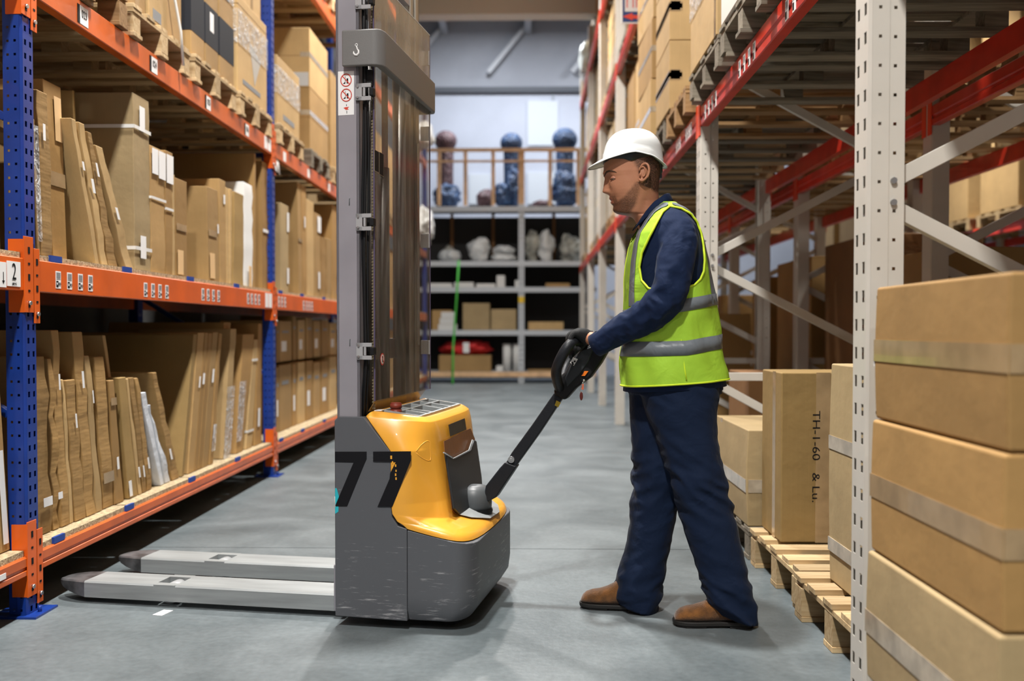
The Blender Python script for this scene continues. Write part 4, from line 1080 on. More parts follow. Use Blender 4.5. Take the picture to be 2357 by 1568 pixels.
# yellow cover
def mir(sec):
    a, b = sec[0], sec[1]; k = 0.10
    a2 = tuple(a[i] + (b[i] - a[i])*k for i in range(3))
    sec = [(a[0], a[1] + 0.03, a[2]), (a[0], a[1] + 0.006, a[2]), a, a2] + sec[1:]
    return sec + [(l, SW - w, z) for l, w, z in sec[::-1]]
secs = [
 mir([(0.268, -0.002, 0.364), (0.36, -0.003, 0.342), (0.432, 0.0, 0.328), (0.470, 0.022, 0.321), (0.508, 0.125, 0.313)]),
 mir([(0.252, -0.002, 0.378), (0.36, -0.003, 0.360), (0.430, 0.004, 0.347), (0.464, 0.026, 0.342), (0.500, 0.128, 0.335)]),
 mir([(0.232, -0.002, 0.388), (0.345, 0.006, 0.372), (0.42, 0.022, 0.362), (0.445, 0.05, 0.358), (0.472, 0.140, 0.352)]),
 mir([(0.214, -0.002, 0.415), (0.285, 0.004, 0.405), (0.365, 0.065, 0.392), (0.388, 0.088, 0.388), (0.405, 0.130, 0.384)]),
 mir([(0.210, -0.002, 0.450), (0.264, 0.000, 0.450), (0.345, 0.066, 0.450), (0.372, 0.088, 0.450), (0.390, 0.125, 0.450)]),
 mir([(0.209, -0.002, 0.545), (0.273, -0.002, 0.545), (0.333, 0.062, 0.545), (0.356, 0.085, 0.545), (0.374, 0.122, 0.545)]),
 mir([(0.209, -0.002, 0.636), (0.285, -0.002, 0.636), (0.322, 0.058, 0.636), (0.343, 0.083, 0.636), (0.360, 0.120, 0.636)]),
 mir([(0.155, 0.005, 0.705), (0.240, 0.012, 0.705), (0.315, 0.055, 0.705), (0.335, 0.082, 0.705), (0.350, 0.120, 0.705)]),
 mir([(0.110, 0.020, 0.757), (0.215, 0.030, 0.747), (0.305, 0.055, 0.739), (0.325, 0.080, 0.735), (0.340, 0.120, 0.732)]),
 mir([(0.118, 0.050, 0.774), (0.210, 0.060, 0.765), (0.290, 0.075, 0.754), (0.308, 0.094, 0.750), (0.320, 0.125, 0.748)]),
 mir([(0.145, 0.085, 0.776), (0.210, 0.088, 0.768), (0.280, 0.098, 0.758), (0.292, 0.108, 0.756), (0.299, 0.130, 0.755)]),
 mir([(0.146, 0.086, 0.72), (0.210, 0.089, 0.715), (0.280, 0.099, 0.71), (0.291, 0.109, 0.71), (0.298, 0.131, 0.71)]),
]
def mixs(A, B, t): return [tuple(p[i] + (q[i] - p[i])*t for i in range(3)) for p, q in zip(A, B)]
S2 = []
for i, sc_ in enumerate(secs):
    if 0 < i < len(secs) - 1 and i in (2, 3, 4, 6, 8): S2 += [mixs(secs[i-1], sc_, 0.90), sc_, mixs(sc_, secs[i+1], 0.10)]
    else: S2.append(sc_)
S2 = [S2[0], mixs(S2[0], S2[1], 0.1)] + S2[1:]
m = MB(); m.loft(S2, cap=False)
cover = sb(m, 'cover', YEL, subsurf=2)
m = MB(); m.box((0.13, 0.07, 0.69), (0.31, SW - 0.07, 0.712)); sub(cover, m, 'tray_floor', DGR)
# tray ribs
tp = [(0.150, 0.27), (0.150, SW - 0.13), (0.292, SW - 0.14), (0.292, 0.27)]
def zt(l): return 0.7765 - (l - 0.145)*0.138
m = MB()
def rib(l0, w0, l1, w1, wid=0.012, dz=0.03):
    a = Vector((l0, w0, zt(l0) - dz/2 - 0.001)); b = Vector((l1, w1, zt(l1) - dz/2 - 0.001)); m.bar(a, b, wid, dz)
for l in (0.152, 0.200, 0.288): rib(l, 0.10, l, SW - 0.10)
for w in (0.10, 0.20, 0.27, 0.43, 0.56, SW - 0.10): rib(0.147, w, 0.293, w, 0.014)
rib(0.2, 0.43, 0.288, 0.50, 0.012)
sub(cover, m, 'tray', mat('tray_grey', (0.30, 0.32, 0.325), 0.45))
m = MB(); m.box((0.150, 0.21, 0.745), (0.196, 0.425, 0.752)); sub(cover, m, 'tray_shelf', DGR)
# emergency stop knob
m = MB(); kx, kw = 0.190, 0.125
for z0, z1, r0, r1 in ((0.752, 0.776, 0.0205, 0.0205), (0.776, 0.780, 0.018, 0.018), (0.780, 0.796, 0.0215, 0.0215), (0.796, 0.800, 0.0215, 0.0175)):
    m.tube([(kx, kw, z0), (kx, kw, z1)], [r0, r1], 24)
sb(m, 'emergency_stop_knob', mat('red_knob_plastic', (0.20, 0.030, 0.016), 0.5))['label'] = 'dark red stop knob'
m = MB(); m.box((0.146, 0.095, 0.742), (0.235, 0.20, 0.752)); sub(cover, m, 'switch_panel', DGR)
m = MB(); p = SL(872, 949, 0.06); m.box((0.128, 0.062, 0.7735), (0.155, 0.10, 0.776)); sub(cover, m, 'key_label', WHITE)

# front face of the console: pocket, brown inside, black sticker
fn = Vector((0.315, 0, 0.05)).normalized(); fp = Vector((0.3446 + 0.006, 0.1, 0.725))
def FP(u, v, off=0.0): return SP(u, v, fp + fn*off, fn)
def fplate(pts, off, th, mt, name, bev=0, par=None):
    m = MB(); q = [FP(u, v, off) for u, v in pts]; m.prism(q, fn*th)
    return sub(par or cover, m, name, mt, bevel=bev)
fplate([(1032, 978), (1069, 963), (1073, 989), (1036, 1005)], 0.0015, 0.0015, mat('black_vinyl', (0.02, 0.018, 0.012), 0.35, var=0.5, vscale=20), 'black_sticker')
fplate([(1021, 1016), (1082, 986), (1092, 1010), (1106, 1110), (1108, 1165), (1050, 1185), (1040, 1175), (1023, 1045)], 0.0005, 0.002, mat('amber_pocket_inside', (0.16, 0.055, 0.012), 0.35, bump=0.3, bscale=12), 'pocket_recess')
fplate([(1021, 1042), (1043, 1056), (1079, 1037), (1087, 1013), (1092, 1016), (1104, 1100), (1108, 1165), (1052, 1184), (1041, 1172)], 0.003, 0.010, DGR, 'document_pocket', 0.004)
m = MB(); q = [FP(u, v, 0.014) for u, v in ((1021, 1042), (1043, 1056), (1079, 1037), (1087, 1013))]
m.tube(q, 0.0022, 8); sub(cover, m, 'pocket_rim', mat('tray_grey', (0, 0, 0)))
# raised triangular line moulded into the side of the cover
from mathutils.bvhtree import BVHTree
_dg = bpy.context.evaluated_depsgraph_get(); _dg.update(); _me = cover.evaluated_get(_dg).to_mesh()
cbv = BVHTree.FromPolygons([v.co.copy() for v in _me.vertices], [tuple(p.vertices) for p in _me.polygons])
def hit(u, v, off=0.0):
    d = (SMI.to_3x3() @ ray(u, v)).normalized(); h = cbv.ray_cast(CO, d)
    return h[0] - d*off if h[0] else CO + d*3.5
tri = [(957, 1041), (961, 1035), (965, 1030), (969, 1025), (974, 1021), (979, 1017), (984, 1015), (989, 1017), (990, 1028), (991, 1040), (992, 1050), (991, 1060), (985, 1061), (978, 1058), (971, 1054), (964, 1049), (957, 1042)]
m = MB(); m.tube([hit(u, v, 0.0002) for u, v in tri], 0.0016, 6); sub(cover, m, 'embossed_line', YEL)
# tiller base dome on its grey plate
dc = Vector((0.420, 0.395, 0.0))
pn = (Vector((0.40, 0.6, 0.392)) - Vector((0.40, 0.2, 0.392))).cross(Vector((0.49, 0.4, 0.348)) - Vector((0.40, 0.2, 0.392))).normalized()
if pn.z < 0: pn = -pn
m = MB(); m.prism([SP(u, v, (0.40, 0.2, 0.392), pn) for u, v in ((1046, 1174), (1062, 1160), (1128, 1149), (1146, 1163), (1150, 1179), (1128, 1194), (1085, 1192), (1056, 1185))], pn*0.002); sb(m, 'base_plate', mat('base_plate_grey', (0.27, 0.285, 0.29), 0.4), bevel=0.001)
def ring(c, r, z, n=28, sx=1, sy=1): return [(c.x + r*sx*math.cos(2*math.pi*i/n), c.y + r*sy*math.sin(2*math.pi*i/n), z) for i in range(n)]
m = MB(); m.loft([ring(dc, r, z) for r, z in ((0.070, 0.352), (0.073, 0.362), (0.073, 0.372))], sm=False); sb(m, 'dome_ring', RUB)
m = MB(); m.loft([ring(dc, r, z) for r, z in ((0.069, 0.372), (0.070, 0.40), (0.067, 0.425), (0.060, 0.445), (0.047, 0.460), (0.022, 0.463))])
sb(m, 'pivot_dome', mat('dome_grey_plastic', (0.075, 0.082, 0.088), 0.4))
# tiller arm (plane through its middle)
TW = 0.395
def tpoly(pts, w0, w1, mt, name, bev=0.006):
    m = MB(); m.prism([SL(u, v, TW) + Vector((0, w0, 0)) for u, v in pts], (0, w1 - w0, 0)); return sb(m, name, mt, bevel=bev, segs=3)
ARM = mat('tiller_black', (0.012, 0.0135, 0.017), 0.45, spec=0.3, bump=0.08, bscale=180)
low = tpoly([(1122, 1116), (1154, 1075), (1167, 1061), (1193, 1071), (1146, 1142), (1128, 1152), (1116, 1146)], -0.035, 0.035, ARM, 'tiller_arm_cover')
tpoly([(1166, 1066), (1180, 1041), (1226, 978), (1278, 903), (1298, 914), (1244, 996), (1188, 1074)], -0.024, 0.024, ARM, 'tiller_arm', 0.005)
c = SL(1180, 1056, TW); m = MB(); m.tube([(c.x, TW - 0.034, c.z), (c.x, TW - 0.024, c.z)], 0.0125, 24); w_ = sb(m, 'washer', STEEL)
m = MB(); m.tube([(c.x, TW - 0.039, c.z), (c.x, TW - 0.034, c.z)], 0.005, 12); sub(w_, m, 'bolt', STEEL)
tpoly([(1283, 921), (1293, 926), (1287, 937), (1279, 932)], -0.0255, -0.024, mat('yellow_sticker', (0.45, 0.33, 0.02), 0.5), 'warning_sticker', 0)
# head body: three layers so that the side is faceted
head = tpoly([(1277, 905), (1285, 870), (1303, 856), (1322, 822), (1345, 800), (1380, 785), (1401, 787), (1399, 812), (1386, 835), (1362, 868), (1328, 893), (1303, 921)], -0.045, 0.045, RUB, 'tiller_head', 0.012)
m = MB()
pp = [(1305, 868), (1322, 828), (1340, 806), (1372, 795), (1358, 832), (1340, 858), (1309, 890)]
cen = SL(1335, 842, TW)
m.prism([SL(u, v, TW) + Vector((0, -0.052, 0)) for u, v in pp], (0, 0.01, 0)); sub(head, m, 'side_shell', DGR, bevel=0.006)
m = MB(); m.prism([SL(u, v, TW) + Vector((0, -0.054, 0)) for u, v in ((1316, 834), (1323, 822), (1334, 826), (1325, 841))], (0, 0.002, 0)); lab = sub(head, m, 'barcode_sticker', WHITE)
m = MB()
for (a, b_, c_, d_) in ((1320, 832, 1324, 836), (1325, 829, 1329, 833), (1321, 836, 1325, 839)):
    m.prism([SL(u, v, TW) + Vector((0, -0.0545, 0)) for u, v in ((a, b_), (c_, b_), (c_, d_), (a, d_))], (0, 0.0006, 0))
sub(lab, m, 'barcode', BLACK)
m = MB(); m.prism([SL(u, v, TW) + Vector((0, -0.0535, 0)) for u, v in ((1342, 864), (1349, 853), (1358, 853), (1350, 864))], (0, 0.003, 0)); sub(head, m, 'orange_button', mat('orange_plastic', (0.9, 0.2, 0.01), 0.4))
# loop handles, near and far
RAD = 0.0195
for s in (-1, 1):
    P_ = [(1292, 898, 0.02), (1289, 874, 0.085), (1291, 851, 0.138), (1301, 828, 0.160), (1312, 808, 0.165), (1321, 794, 0.160), (1329, 787, 0.140), (1334, 785, 0.10), (1340, 787, 0.05), (1350, 796, 0.0)]
    pts = [Vector((SL(u, v, TW).x, TW + s*w, SL(u, v, TW).z)) for u, v, w in P_]
    # smooth the path
    for _ in range(2):
        q = [pts[0]]
        for i in range(len(pts) - 1): q += [pts[i].lerp(pts[i+1], 0.25), pts[i].lerp(pts[i+1], 0.75)]
        q.append(pts[-1]); pts = q
    m = MB(); m.tube(pts, RAD, 16); sb(m, 'loop_handle', ARM)
# key with fob on a ring
kp = SL(1344, 877, TW - 0.05); kt = thing('key_fob', SM @ kp, 'dark red key fob hanging from the tiller head', 'key')
kW = SM @ kp
def kv(u, v): return at(u, v, kW.y)
m = MB(); m.ellipsoid(kv(1344, 876), (0.005, 0.005, 0.005)); m.build('stud', STEEL, kt)
m = MB(); m.tube([kv(1343, 878), kv(1340, 884), kv(1339, 892)], 0.0018, 6); m.build('chain', STEEL, kt)
m = MB(); cr = kv(1339, 899); m.tube([(cr.x + 0.0065*math.cos(a), cr.y, cr.z + 0.0065*math.sin(a)) for a in [2*math.pi*i/20 for i in range(21)]], 0.0008, 6); m.build('ring', STEEL, kt)
m = MB(); c1, c2 = kv(1341, 884), kv(1341, 897); m.box((c1.x - 0.004, c1.y - 0.001, c2.z), (c1.x + 0.004, c1.y + 0.001, c1.z)); m.build('strap', mat('orange_strap', (0.6, 0.12, 0.05), 0.6), kt)
m = MB(); m.ellipsoid(kv(1338, 912), (0.0062, 0.002, 0.0165)); m.build('fob', mat('dark_red_plastic', (0.09, 0.012, 0.008), 0.4), kt)

# ---- mast
ZT = 2.62
def chan(w0, w1, l0, l1, z0, z1, mt, name, web_out):
    """C-channel, open towards the middle"""
    m = MB(); t = 0.012
    wo = w0 if web_out < 0 else w1 - t
    m.box((l0, wo, z0), (l1, wo + t, z1)); m.box((l0, w0, z0), (l0 + t, w1, z1)); m.box((l1 - t, w0, z0), (l1, w1, z1))
    return sb(m, name, mt, bevel=0.002)
chan(0.012, 0.06, 0.006, 0.092, 0.1, ZT, SMG, 'outer_mast', -1)
GRS = mat('greasy_mast_steel', (0.30, 0.27, 0.225), 0.32, metal=0.3, var=0.25, vscale=3, stretch=(3, 3, 0.6))
chan(SW - 0.06, SW - 0.012, 0.006, 0.092, 0.1, ZT, GRS, 'outer_mast', 1)
chan(0.066, 0.11, 0.02, 0.085, 0.1, ZT - 0.1, MATS['hood_grey'], 'inner_mast', -1)
chan(SW - 0.11, SW - 0.066, 0.02, 0.085, 0.1, ZT - 0.1, GRS, 'inner_mast', 1)
CYL = mat('lift_cylinder_grey', (0.09, 0.085, 0.08), 0.3, metal=0.5)
for w in (0.20, 0.59): 
    m = MB(); m.tube([(0.06, w, 0.1), (0.06, w, 2.1)], 0.027, 20); sb(m, 'lift_cylinder', CYL)
m = MB(); m.tube([(0.05, 0.395, 0.1), (0.05, 0.395, 1.7)], 0.03, 20); sb(m, 'lift_cylinder', CYL)
m = MB(); m.box((0.02, 0.11, ZT - 0.2), (0.08, SW - 0.11, ZT - 0.14)); sb(m, 'mast_crossbar', SMG)
m = MB(); m.box((0.02, 0.11, 0.95), (0.05, SW - 0.11, 1.03)); sb(m, 'mast_crossbar', SMG)
# cables and chain near the front edge
for j, (l, w) in enumerate(((0.100, 0.035), (0.108, 0.028), (0.115, 0.04))):
    m = MB(); pts = [(l + 0.004*math.sin(k*1.3 + j), w, 0.76 + k*0.19) for k in range(8)] + [(l, w, 2.45)]
    pts[0] = (l - 0.012, w, 0.72); m.tube(pts, 0.0055, 8); sb(m, 'cable', RUB)
m = MB()
for k in range(150):
    z = 0.78 + k*0.0112; m.box((0.121, 0.060, z), (0.131, 0.068, z + 0.0065))
m.box((0.1235, 0.062, 0.78), (0.1285, 0.066, 2.46))
sb(m, 'lift_chain', mat('chain_brass_grey', (0.25, 0.20, 0.12), 0.5, metal=0.6))
m = MB(); m.box((0.093, SW - 0.052, 1.0), (0.095, SW - 0.018, 1.86)); sb(m, 'crinkled_film_strip', mat('crinkled_film', (0.40, 0.37, 0.33), 0.15, metal=0.2, bump=1.0, bscale=70, stretch=(1, 1, 0.3)))
m = MB(); m.box((0.03, 0.30, 0.8), (0.045, 0.335, 2.4)); sb(m, 'mast_rail', GRS)
m = MB(); m.box((0.03, 0.455, 0.8), (0.045, 0.49, 2.4)); sb(m, 'mast_rail', GRS)
# clear protective screen
def screen_mat():
    m = bpy.data.materials.new('clear_polycarbonate'); m.use_nodes = True
    nt = m.node_tree; N = nt.nodes; L = nt.links
    for n in list(N):
        if n.type != 'OUTPUT_MATERIAL': N.remove(n)
    out = [n for n in N if n.type == 'OUTPUT_MATERIAL'][0]
    tr = N.new('ShaderNodeBsdfTransparent'); tr.inputs[0].default_value = (0.88, 0.86, 0.83, 1)
    gl = N.new('ShaderNodeBsdfGlossy'); gl.inputs['Roughness'].default_value = 0.12
    df = N.new('ShaderNodeBsdfDiffuse'); df.inputs[0].default_value = (0.42, 0.40, 0.36, 1)
    fr = N.new('ShaderNodeFresnel'); fr.inputs[0].default_value = 1.35
    tc = N.new('ShaderNodeTexCoord'); mp = N.new('ShaderNodeMapping'); mp.inputs['Scale'].default_value = (4, 9, 1.5)
    nz = N.new('ShaderNodeTexNoise'); nz.inputs['Scale'].default_value = 2.5; nz.inputs['Detail'].default_value = 8; nz.inputs['Distortion'].default_value = 1.0
    L.new(tc.outputs['Object'], mp.inputs[0]); L.new(mp.outputs[0], nz.inputs['Vector'])
    rp = N.new('ShaderNodeValToRGB'); rp.color_ramp.elements[0].position = 0.42; rp.color_ramp.elements[1].position = 0.75
    rp.color_ramp.elements[0].color = (0.03,) * 3 + (1,); rp.color_ramp.elements[1].color = (0.22,) * 3 + (1,)
    L.new(nz.outputs['Fac'], rp.inputs[0])
    # the dried dirt film is thicker on the topmost part
    sp = N.new('ShaderNodeSeparateXYZ'); L.new(tc.outputs['Object'], sp.inputs[0])
    mr = N.new('ShaderNodeMapRange'); mr.inputs['From Min'].default_value = 1.9; mr.inputs['From Max'].default_value = 2.25; mr.inputs['To Min'].default_value = 0.0; mr.inputs['To Max'].default_value = 0.4
    L.new(sp.outputs['Z'], mr.inputs['Value'])
    ad = N.new('ShaderNodeMath'); ad.operation = 'ADD'; ad.use_clamp = True
    ge = N.new('ShaderNodeNewGeometry'); iv = N.new('ShaderNodeMath'); iv.operation = 'SUBTRACT'; iv.inputs[0].default_value = 1.0; L.new(ge.outputs['Backfacing'], iv.inputs[1])
    fm = N.new('ShaderNodeMath'); fm.operation = 'MULTIPLY'; L.new(fr.outputs[0], fm.inputs[0]); L.new(iv.outputs[0], fm.inputs[1])
    L.new(rp.outputs[0], ad.inputs[0]); L.new(mr.outputs[0], ad.inputs[1])
    m1 = N.new('ShaderNodeMixShader'); L.new(ad.outputs[0], m1.inputs[0]); L.new(tr.outputs[0], m1.inputs[1]); L.new(df.outputs[0], m1.inputs[2])
    m2 = N.new('ShaderNodeMixShader'); L.new(fm.outputs[0], m2.inputs[0]); L.new(m1.outputs[0], m2.inputs[1]); L.new(gl.outputs[0], m2.inputs[2])
    L.new(m2.outputs[0], out.inputs[0])
    return m
SCR = screen_mat()
m = MB(); m.box((0.1345, 0.045, 0.81), (0.1375, SW - 0.002, 2.325)); screen = sb(m, 'clear_screen', SCR); screen['label'] = 'clear plastic protective screen'
m = MB(); m.hexa([(0.139, 0.05, 0.812), (0.139, SW - 0.02, 0.812), (0.136, SW - 0.02, 0.812), (0.136, 0.05, 0.812), (0.139, 0.05, 0.815), (0.139, SW - 0.02, 0.815), (0.136, SW - 0.02, 0.815), (0.136, 0.05, 0.815)])
m = MB()
m.hexa([(0.150, 0.05, 0.779), (0.150, SW - 0.1, 0.779), (0.147, SW - 0.1, 0.779), (0.147, 0.05, 0.779), (0.1375, 0.045, 0.812), (0.1375, SW - 0.08, 0.812), (0.1345, SW - 0.08, 0.812), (0.1345, 0.045, 0.812)])
m2_ = MB(); m2_.hexa([(0.112, 0.05, 0.772), (0.112, SW - 0.1, 0.772), (0.109, SW - 0.1, 0.772), (0.109, 0.05, 0.772), (0.1375, 0.045, 0.811), (0.1375, SW - 0.08, 0.811), (0.1345, SW - 0.08, 0.811), (0.1345, 0.045, 0.811)])
sub(screen, m2_, 'screen_lip', mat('amber_clear_lip', (0.30, 0.17, 0.05), 0.15, alpha=0.55))
for wv in (0.0435, SW - 0.0035):
    m = MB(); m.box((0.1335, wv, 0.81), (0.1385, wv + 0.002, 2.325)); sub(screen, m, 'screen_edge', mat('violet_edge', (0.09, 0.07, 0.13), 0.3))
m = MB(); m.box((0.1335, 0.045, 2.3245), (0.1385, SW - 0.002, 2.3275)); sub(screen, m, 'screen_edge', mat('pale_edge', (0.6, 0.62, 0.62), 0.3))
# black tape marks and small sign on the screen
m = MB()
def scp(u, v): return SP(u, v, (0.1383, 0, 0), Vector((1, 0, 0)))
def splate(pts, mt, name, off=0.0):
    m = MB(); m.prism([scp(u, v) + Vector((off, 0, 0)) for u, v in pts], (0.0008, 0, 0)); return sub(screen, m, name, mt)
splate([(861, 344), (883, 357), (883, 408), (861, 394)], mat('tan_patch', (0.32, 0.27, 0.2), 0.6), 'old_sticker')
splate([(862, 345), (871, 350), (871, 397), (862, 392)], BLACK, 'black_tape', 0.001)
splate([(873, 350), (882, 356), (882, 406), (873, 400)], BLACK, 'black_tape', 0.001)
cc = scp(879.5, 827)
def disc(c, r, n=28, off=0.0, sw=1.0): return [(c.x + off, c.y + r*sw*math.cos(2*math.pi*i/n), c.z + r*math.sin(2*math.pi*i/n)) for i in range(n)]
SRED = mat('sticker_red', (0.62, 0.06, 0.035), 0.5)
for r_, off, mt, nm in ((0.0225, 0.001, SRED, 'warning_sign'), (0.0175, 0.0015, WHITE, 'warning_sign')):
    m = MB(); m.prism(disc(cc, r_, off=off), (0.0005, 0, 0)); sub(screen, m, nm, mt)
m = MB(); m.bar((cc.x + 0.0028, cc.y - 0.012, cc.z + 0.013), (cc.x + 0.0028, cc.y + 0.012, cc.z - 0.013), 0.004, 0.0006, up=(1, 0, 0)); sub(screen, m, 'warning_sign_slash', SRED)
m = MB(); m.box((cc.x + 0.0022, cc.y - 0.004, cc.z - 0.011), (cc.x + 0.0028, cc.y + 0.004, cc.z + 0.011)); sub(screen, m, 'warning_sign_figure', BLACK)
# brackets clamping the screen
for z in (2.225, 1.905, 1.447, 0.99):
    m = MB()
    l0, l1, hh = 0.082, 0.139, 0.030
    m.box((l0, 0.003, z - hh), (l0 + 0.024, 0.010, z + hh)); m.box((l0, 0.003, z + hh*0.52), (l1, 0.010, z + hh)); m.box((l0, 0.003, z - hh), (l1, 0.010, z - hh*0.52))
    m.box((l0 + 0.028, 0.003, z - hh*0.5), (l0 + 0.036, 0.010, z + hh*0.5))
    br = sb(m, 'screen_bracket', mat('bracket_grey', (0.34, 0.34, 0.35), 0.45), bevel=0.001)
    m = MB(); m.box((0.132, 0.001, z - 0.014), (0.148, 0.03, z + 0.014)); sub(br, m, 'clamp', RUB, bevel=0.003)
    m = MB()
    for dz in (-0.019, 0.019): m.tube([(l0 + 0.009, -0.001, z + dz), (l0 + 0.009, 0.003, z + dz)], 0.004, 10)
    sub(br, m, 'rivet', STEEL)
    m = MB(); m.box((0.10, SW - 0.02, z - hh), (0.139, SW - 0.012, z + hh)); sb(m, 'screen_bracket', MATS['bracket_grey'], bevel=0.001)
# slotted keyholes in the mast side
for z in (1.52, 1.02):
    m = MB(); p = (0.056, 0.0115, z); m.tube([(0.058, 0.0125, z + 0.012), (0.055, 0.0118, z + 0.012), (0.055, 0.0118, z - 0.012)], 0.0018, 6); sb(m, 'keyhole', MGR)
# carriage hood
hz0, hz1 = 1.992, 2.118
def hoodpoly(p, z0, z1):
    m = MB(); m.prism([(l, w, z0) for l, w in p], (0, 0, z1 - z0)); return m
p_out = [(0.040, -0.018), (0.150, -0.018), (0.168, -0.014), (0.182, 0.0), (0.188, 0.03), (0.165, SW - 0.02), (0.155, SW + 0.01), (0.135, SW + 0.018), (0.040, SW + 0.018), (0.040, SW + 0.003), (0.125, SW + 0.003), (0.148, SW - 0.03), (0.155, 0.02), (0.130, 0.002), (0.040, 0.002)]
hood = sb(hoodpoly(p_out, hz0, hz1), 'mast_hood', HOODM, bevel=0.005, segs=3)
# white hook pictogram
hc = SL(820, 115, -0.0185)
m = MB(); hk = [(hc.x + 0.001, -0.0188, hc.z + 0.014), (hc.x + 0.0035, -0.0188, hc.z + 0.004), (hc.x + 0.0085, -0.0188, hc.z - 0.003), (hc.x + 0.009, -0.0188, hc.z - 0.011), (hc.x + 0.003, -0.0188, hc.z - 0.018), (hc.x - 0.005, -0.0188, hc.z - 0.017), (hc.x - 0.0095, -0.0188, hc.z - 0.011), (hc.x - 0.0095, -0.0188, hc.z - 0.004)]
m.tube(hk, [0.0022, 0.0022, 0.003, 0.0038, 0.0042, 0.0038, 0.003, 0.0012], 8)
m.tube([(hc.x + 0.0005 + 0.0042*math.cos(a), -0.0188, hc.z + 0.017 + 0.0042*math.sin(a)) for a in [2*math.pi*i/14 for i in range(15)]], 0.0014, 6)
sub(hood, m, 'hook_symbol', WHITE)
m = MB(); m.box((0.11, 0.03, 1.93), (0.135, 0.05, 1.99)); sb(m, 'limit_switch', RUB, bevel=0.003)
m = MB(); m.tube([(0.125, 0.03, 1.94), (0.13, 0.028, 1.90), (0.118, 0.03, 1.87), (0.104, 0.03, 1.85)], 0.004, 8); sb(m, 'cable', RUB)
# prohibition sticker on the mast
def nplate(pts, w, th, mt, name, par=None):
    m = MB(); m.prism([SL(u, v, w) for u, v in pts], (0, -th, 0)); o = sb(m, name, mt) if par is None else sub(par, m, name, mt); return o
stk = nplate([(778, 165), (815, 163), (815, 264), (778.5, 266)], 0.0118, 0.0006, WHITE, 'warning_label')
for (u, v) in ((796.5, 184.5), (797, 219)):
    c = SL(u, v, 0.011); m = MB()
    m.tube([(c.x + 0.0195*math.cos(a), 0.0108, c.z + 0.0215*math.sin(a)) for a in [2*math.pi*i/28 for i in range(29)]], 0.0018, 6)
    m.bar((c.x - 0.0135, 0.0107, c.z + 0.0145), (c.x + 0.0135, 0.0107, c.z - 0.0145), 0.0032, 0.0005, up=(0, 1, 0))
    sub(stk, m, 'prohibition_ring', SRED)
    m = MB(); m.box((c.x + 0.002, 0.0108, c.z - 0.012), (c.x + 0.008, 0.0112, c.z + 0.006)); m.box((c.x - 0.004, 0.0108, c.z - 0.012), (c.x - 0.0025, 0.0112, c.z + 0.014)); m.prism([(c.x - 0.012, 0.0112, c.z - 0.013), (c.x - 0.004, 0.0112, c.z - 0.013), (c.x - 0.004, 0.0112, c.z - 0.006)], (0, -0.0004, 0))
    sub(stk, m, 'pictogram', BLACK)
c = SL(797.5, 250, 0.011); m = MB(); m.prism([(c.x - 0.011, 0.0112, c.z + 0.003), (c.x - 0.004, 0.0112, c.z + 0.005), (c.x + 0.010, 0.0112, c.z + 0.006), (c.x + 0.004, 0.0112, c.z), (c.x + 0.009, 0.0112, c.z - 0.003), (c.x - 0.002, 0.0112, c.z - 0.005)], (0, -0.0005, 0)); sub(stk, m, 'pictogram', SRED)
m = MB(); m.box((c.x - 0.001, 0.0108, c.z + 0.009), (c.x + 0.0012, 0.0112, c.z + 0.015)); m.box((c.x, 0.0108, c.z - 0.017), (c.x + 0.002, 0.0112, c.z - 0.008)); sub(stk, m, 'pictogram', BLACK)

# big 77 in black tape
NPL = -0.0022
nplate([(771.5, 1040), (844, 1040), (844, 1057), (839, 1068), (799, 1166), (771, 1166), (814, 1065), (771.5, 1064)], -0.0002, 0.0012, BLACK, 'numeral_seven')
nplate([(859, 1040), (946, 1039), (946, 1060), (934, 1090), (903, 1167), (869, 1167), (897, 1102), (898, 1090), (911, 1064), (859, 1063)], NPL, 0.0012, BLACK, 'numeral_seven')
cyS = mat('teal_sticker', (0.02, 0.42, 0.50), 0.5)
nplate([(771.5, 1124), (775, 1124), (780, 1142), (779, 1178), (771.5, 1183)], -0.0002, 0.0008, cyS, 'service_sticker')
nplate([(771.5, 1143), (770, 1143), (772, 1166), (771.5, 1168)], -0.0010, 0.0006, WHITE, 'service_sticker')
m = MB()
for (u, v, s_) in ((901, 1053, .004), (904, 1065, .003), (911, 1072, .003), (912, 1084, .0025), (911, 1093, .003), (912, 1102, .003)):
    c = SL(u, v, NPL - 0.0012); m.box((c.x - s_, NPL - 0.0016, c.z - s_*1.5), (c.x + s_*0.6, NPL - 0.0012, c.z + s_*1.5))
sb(m, 'worn_spots', YEL)
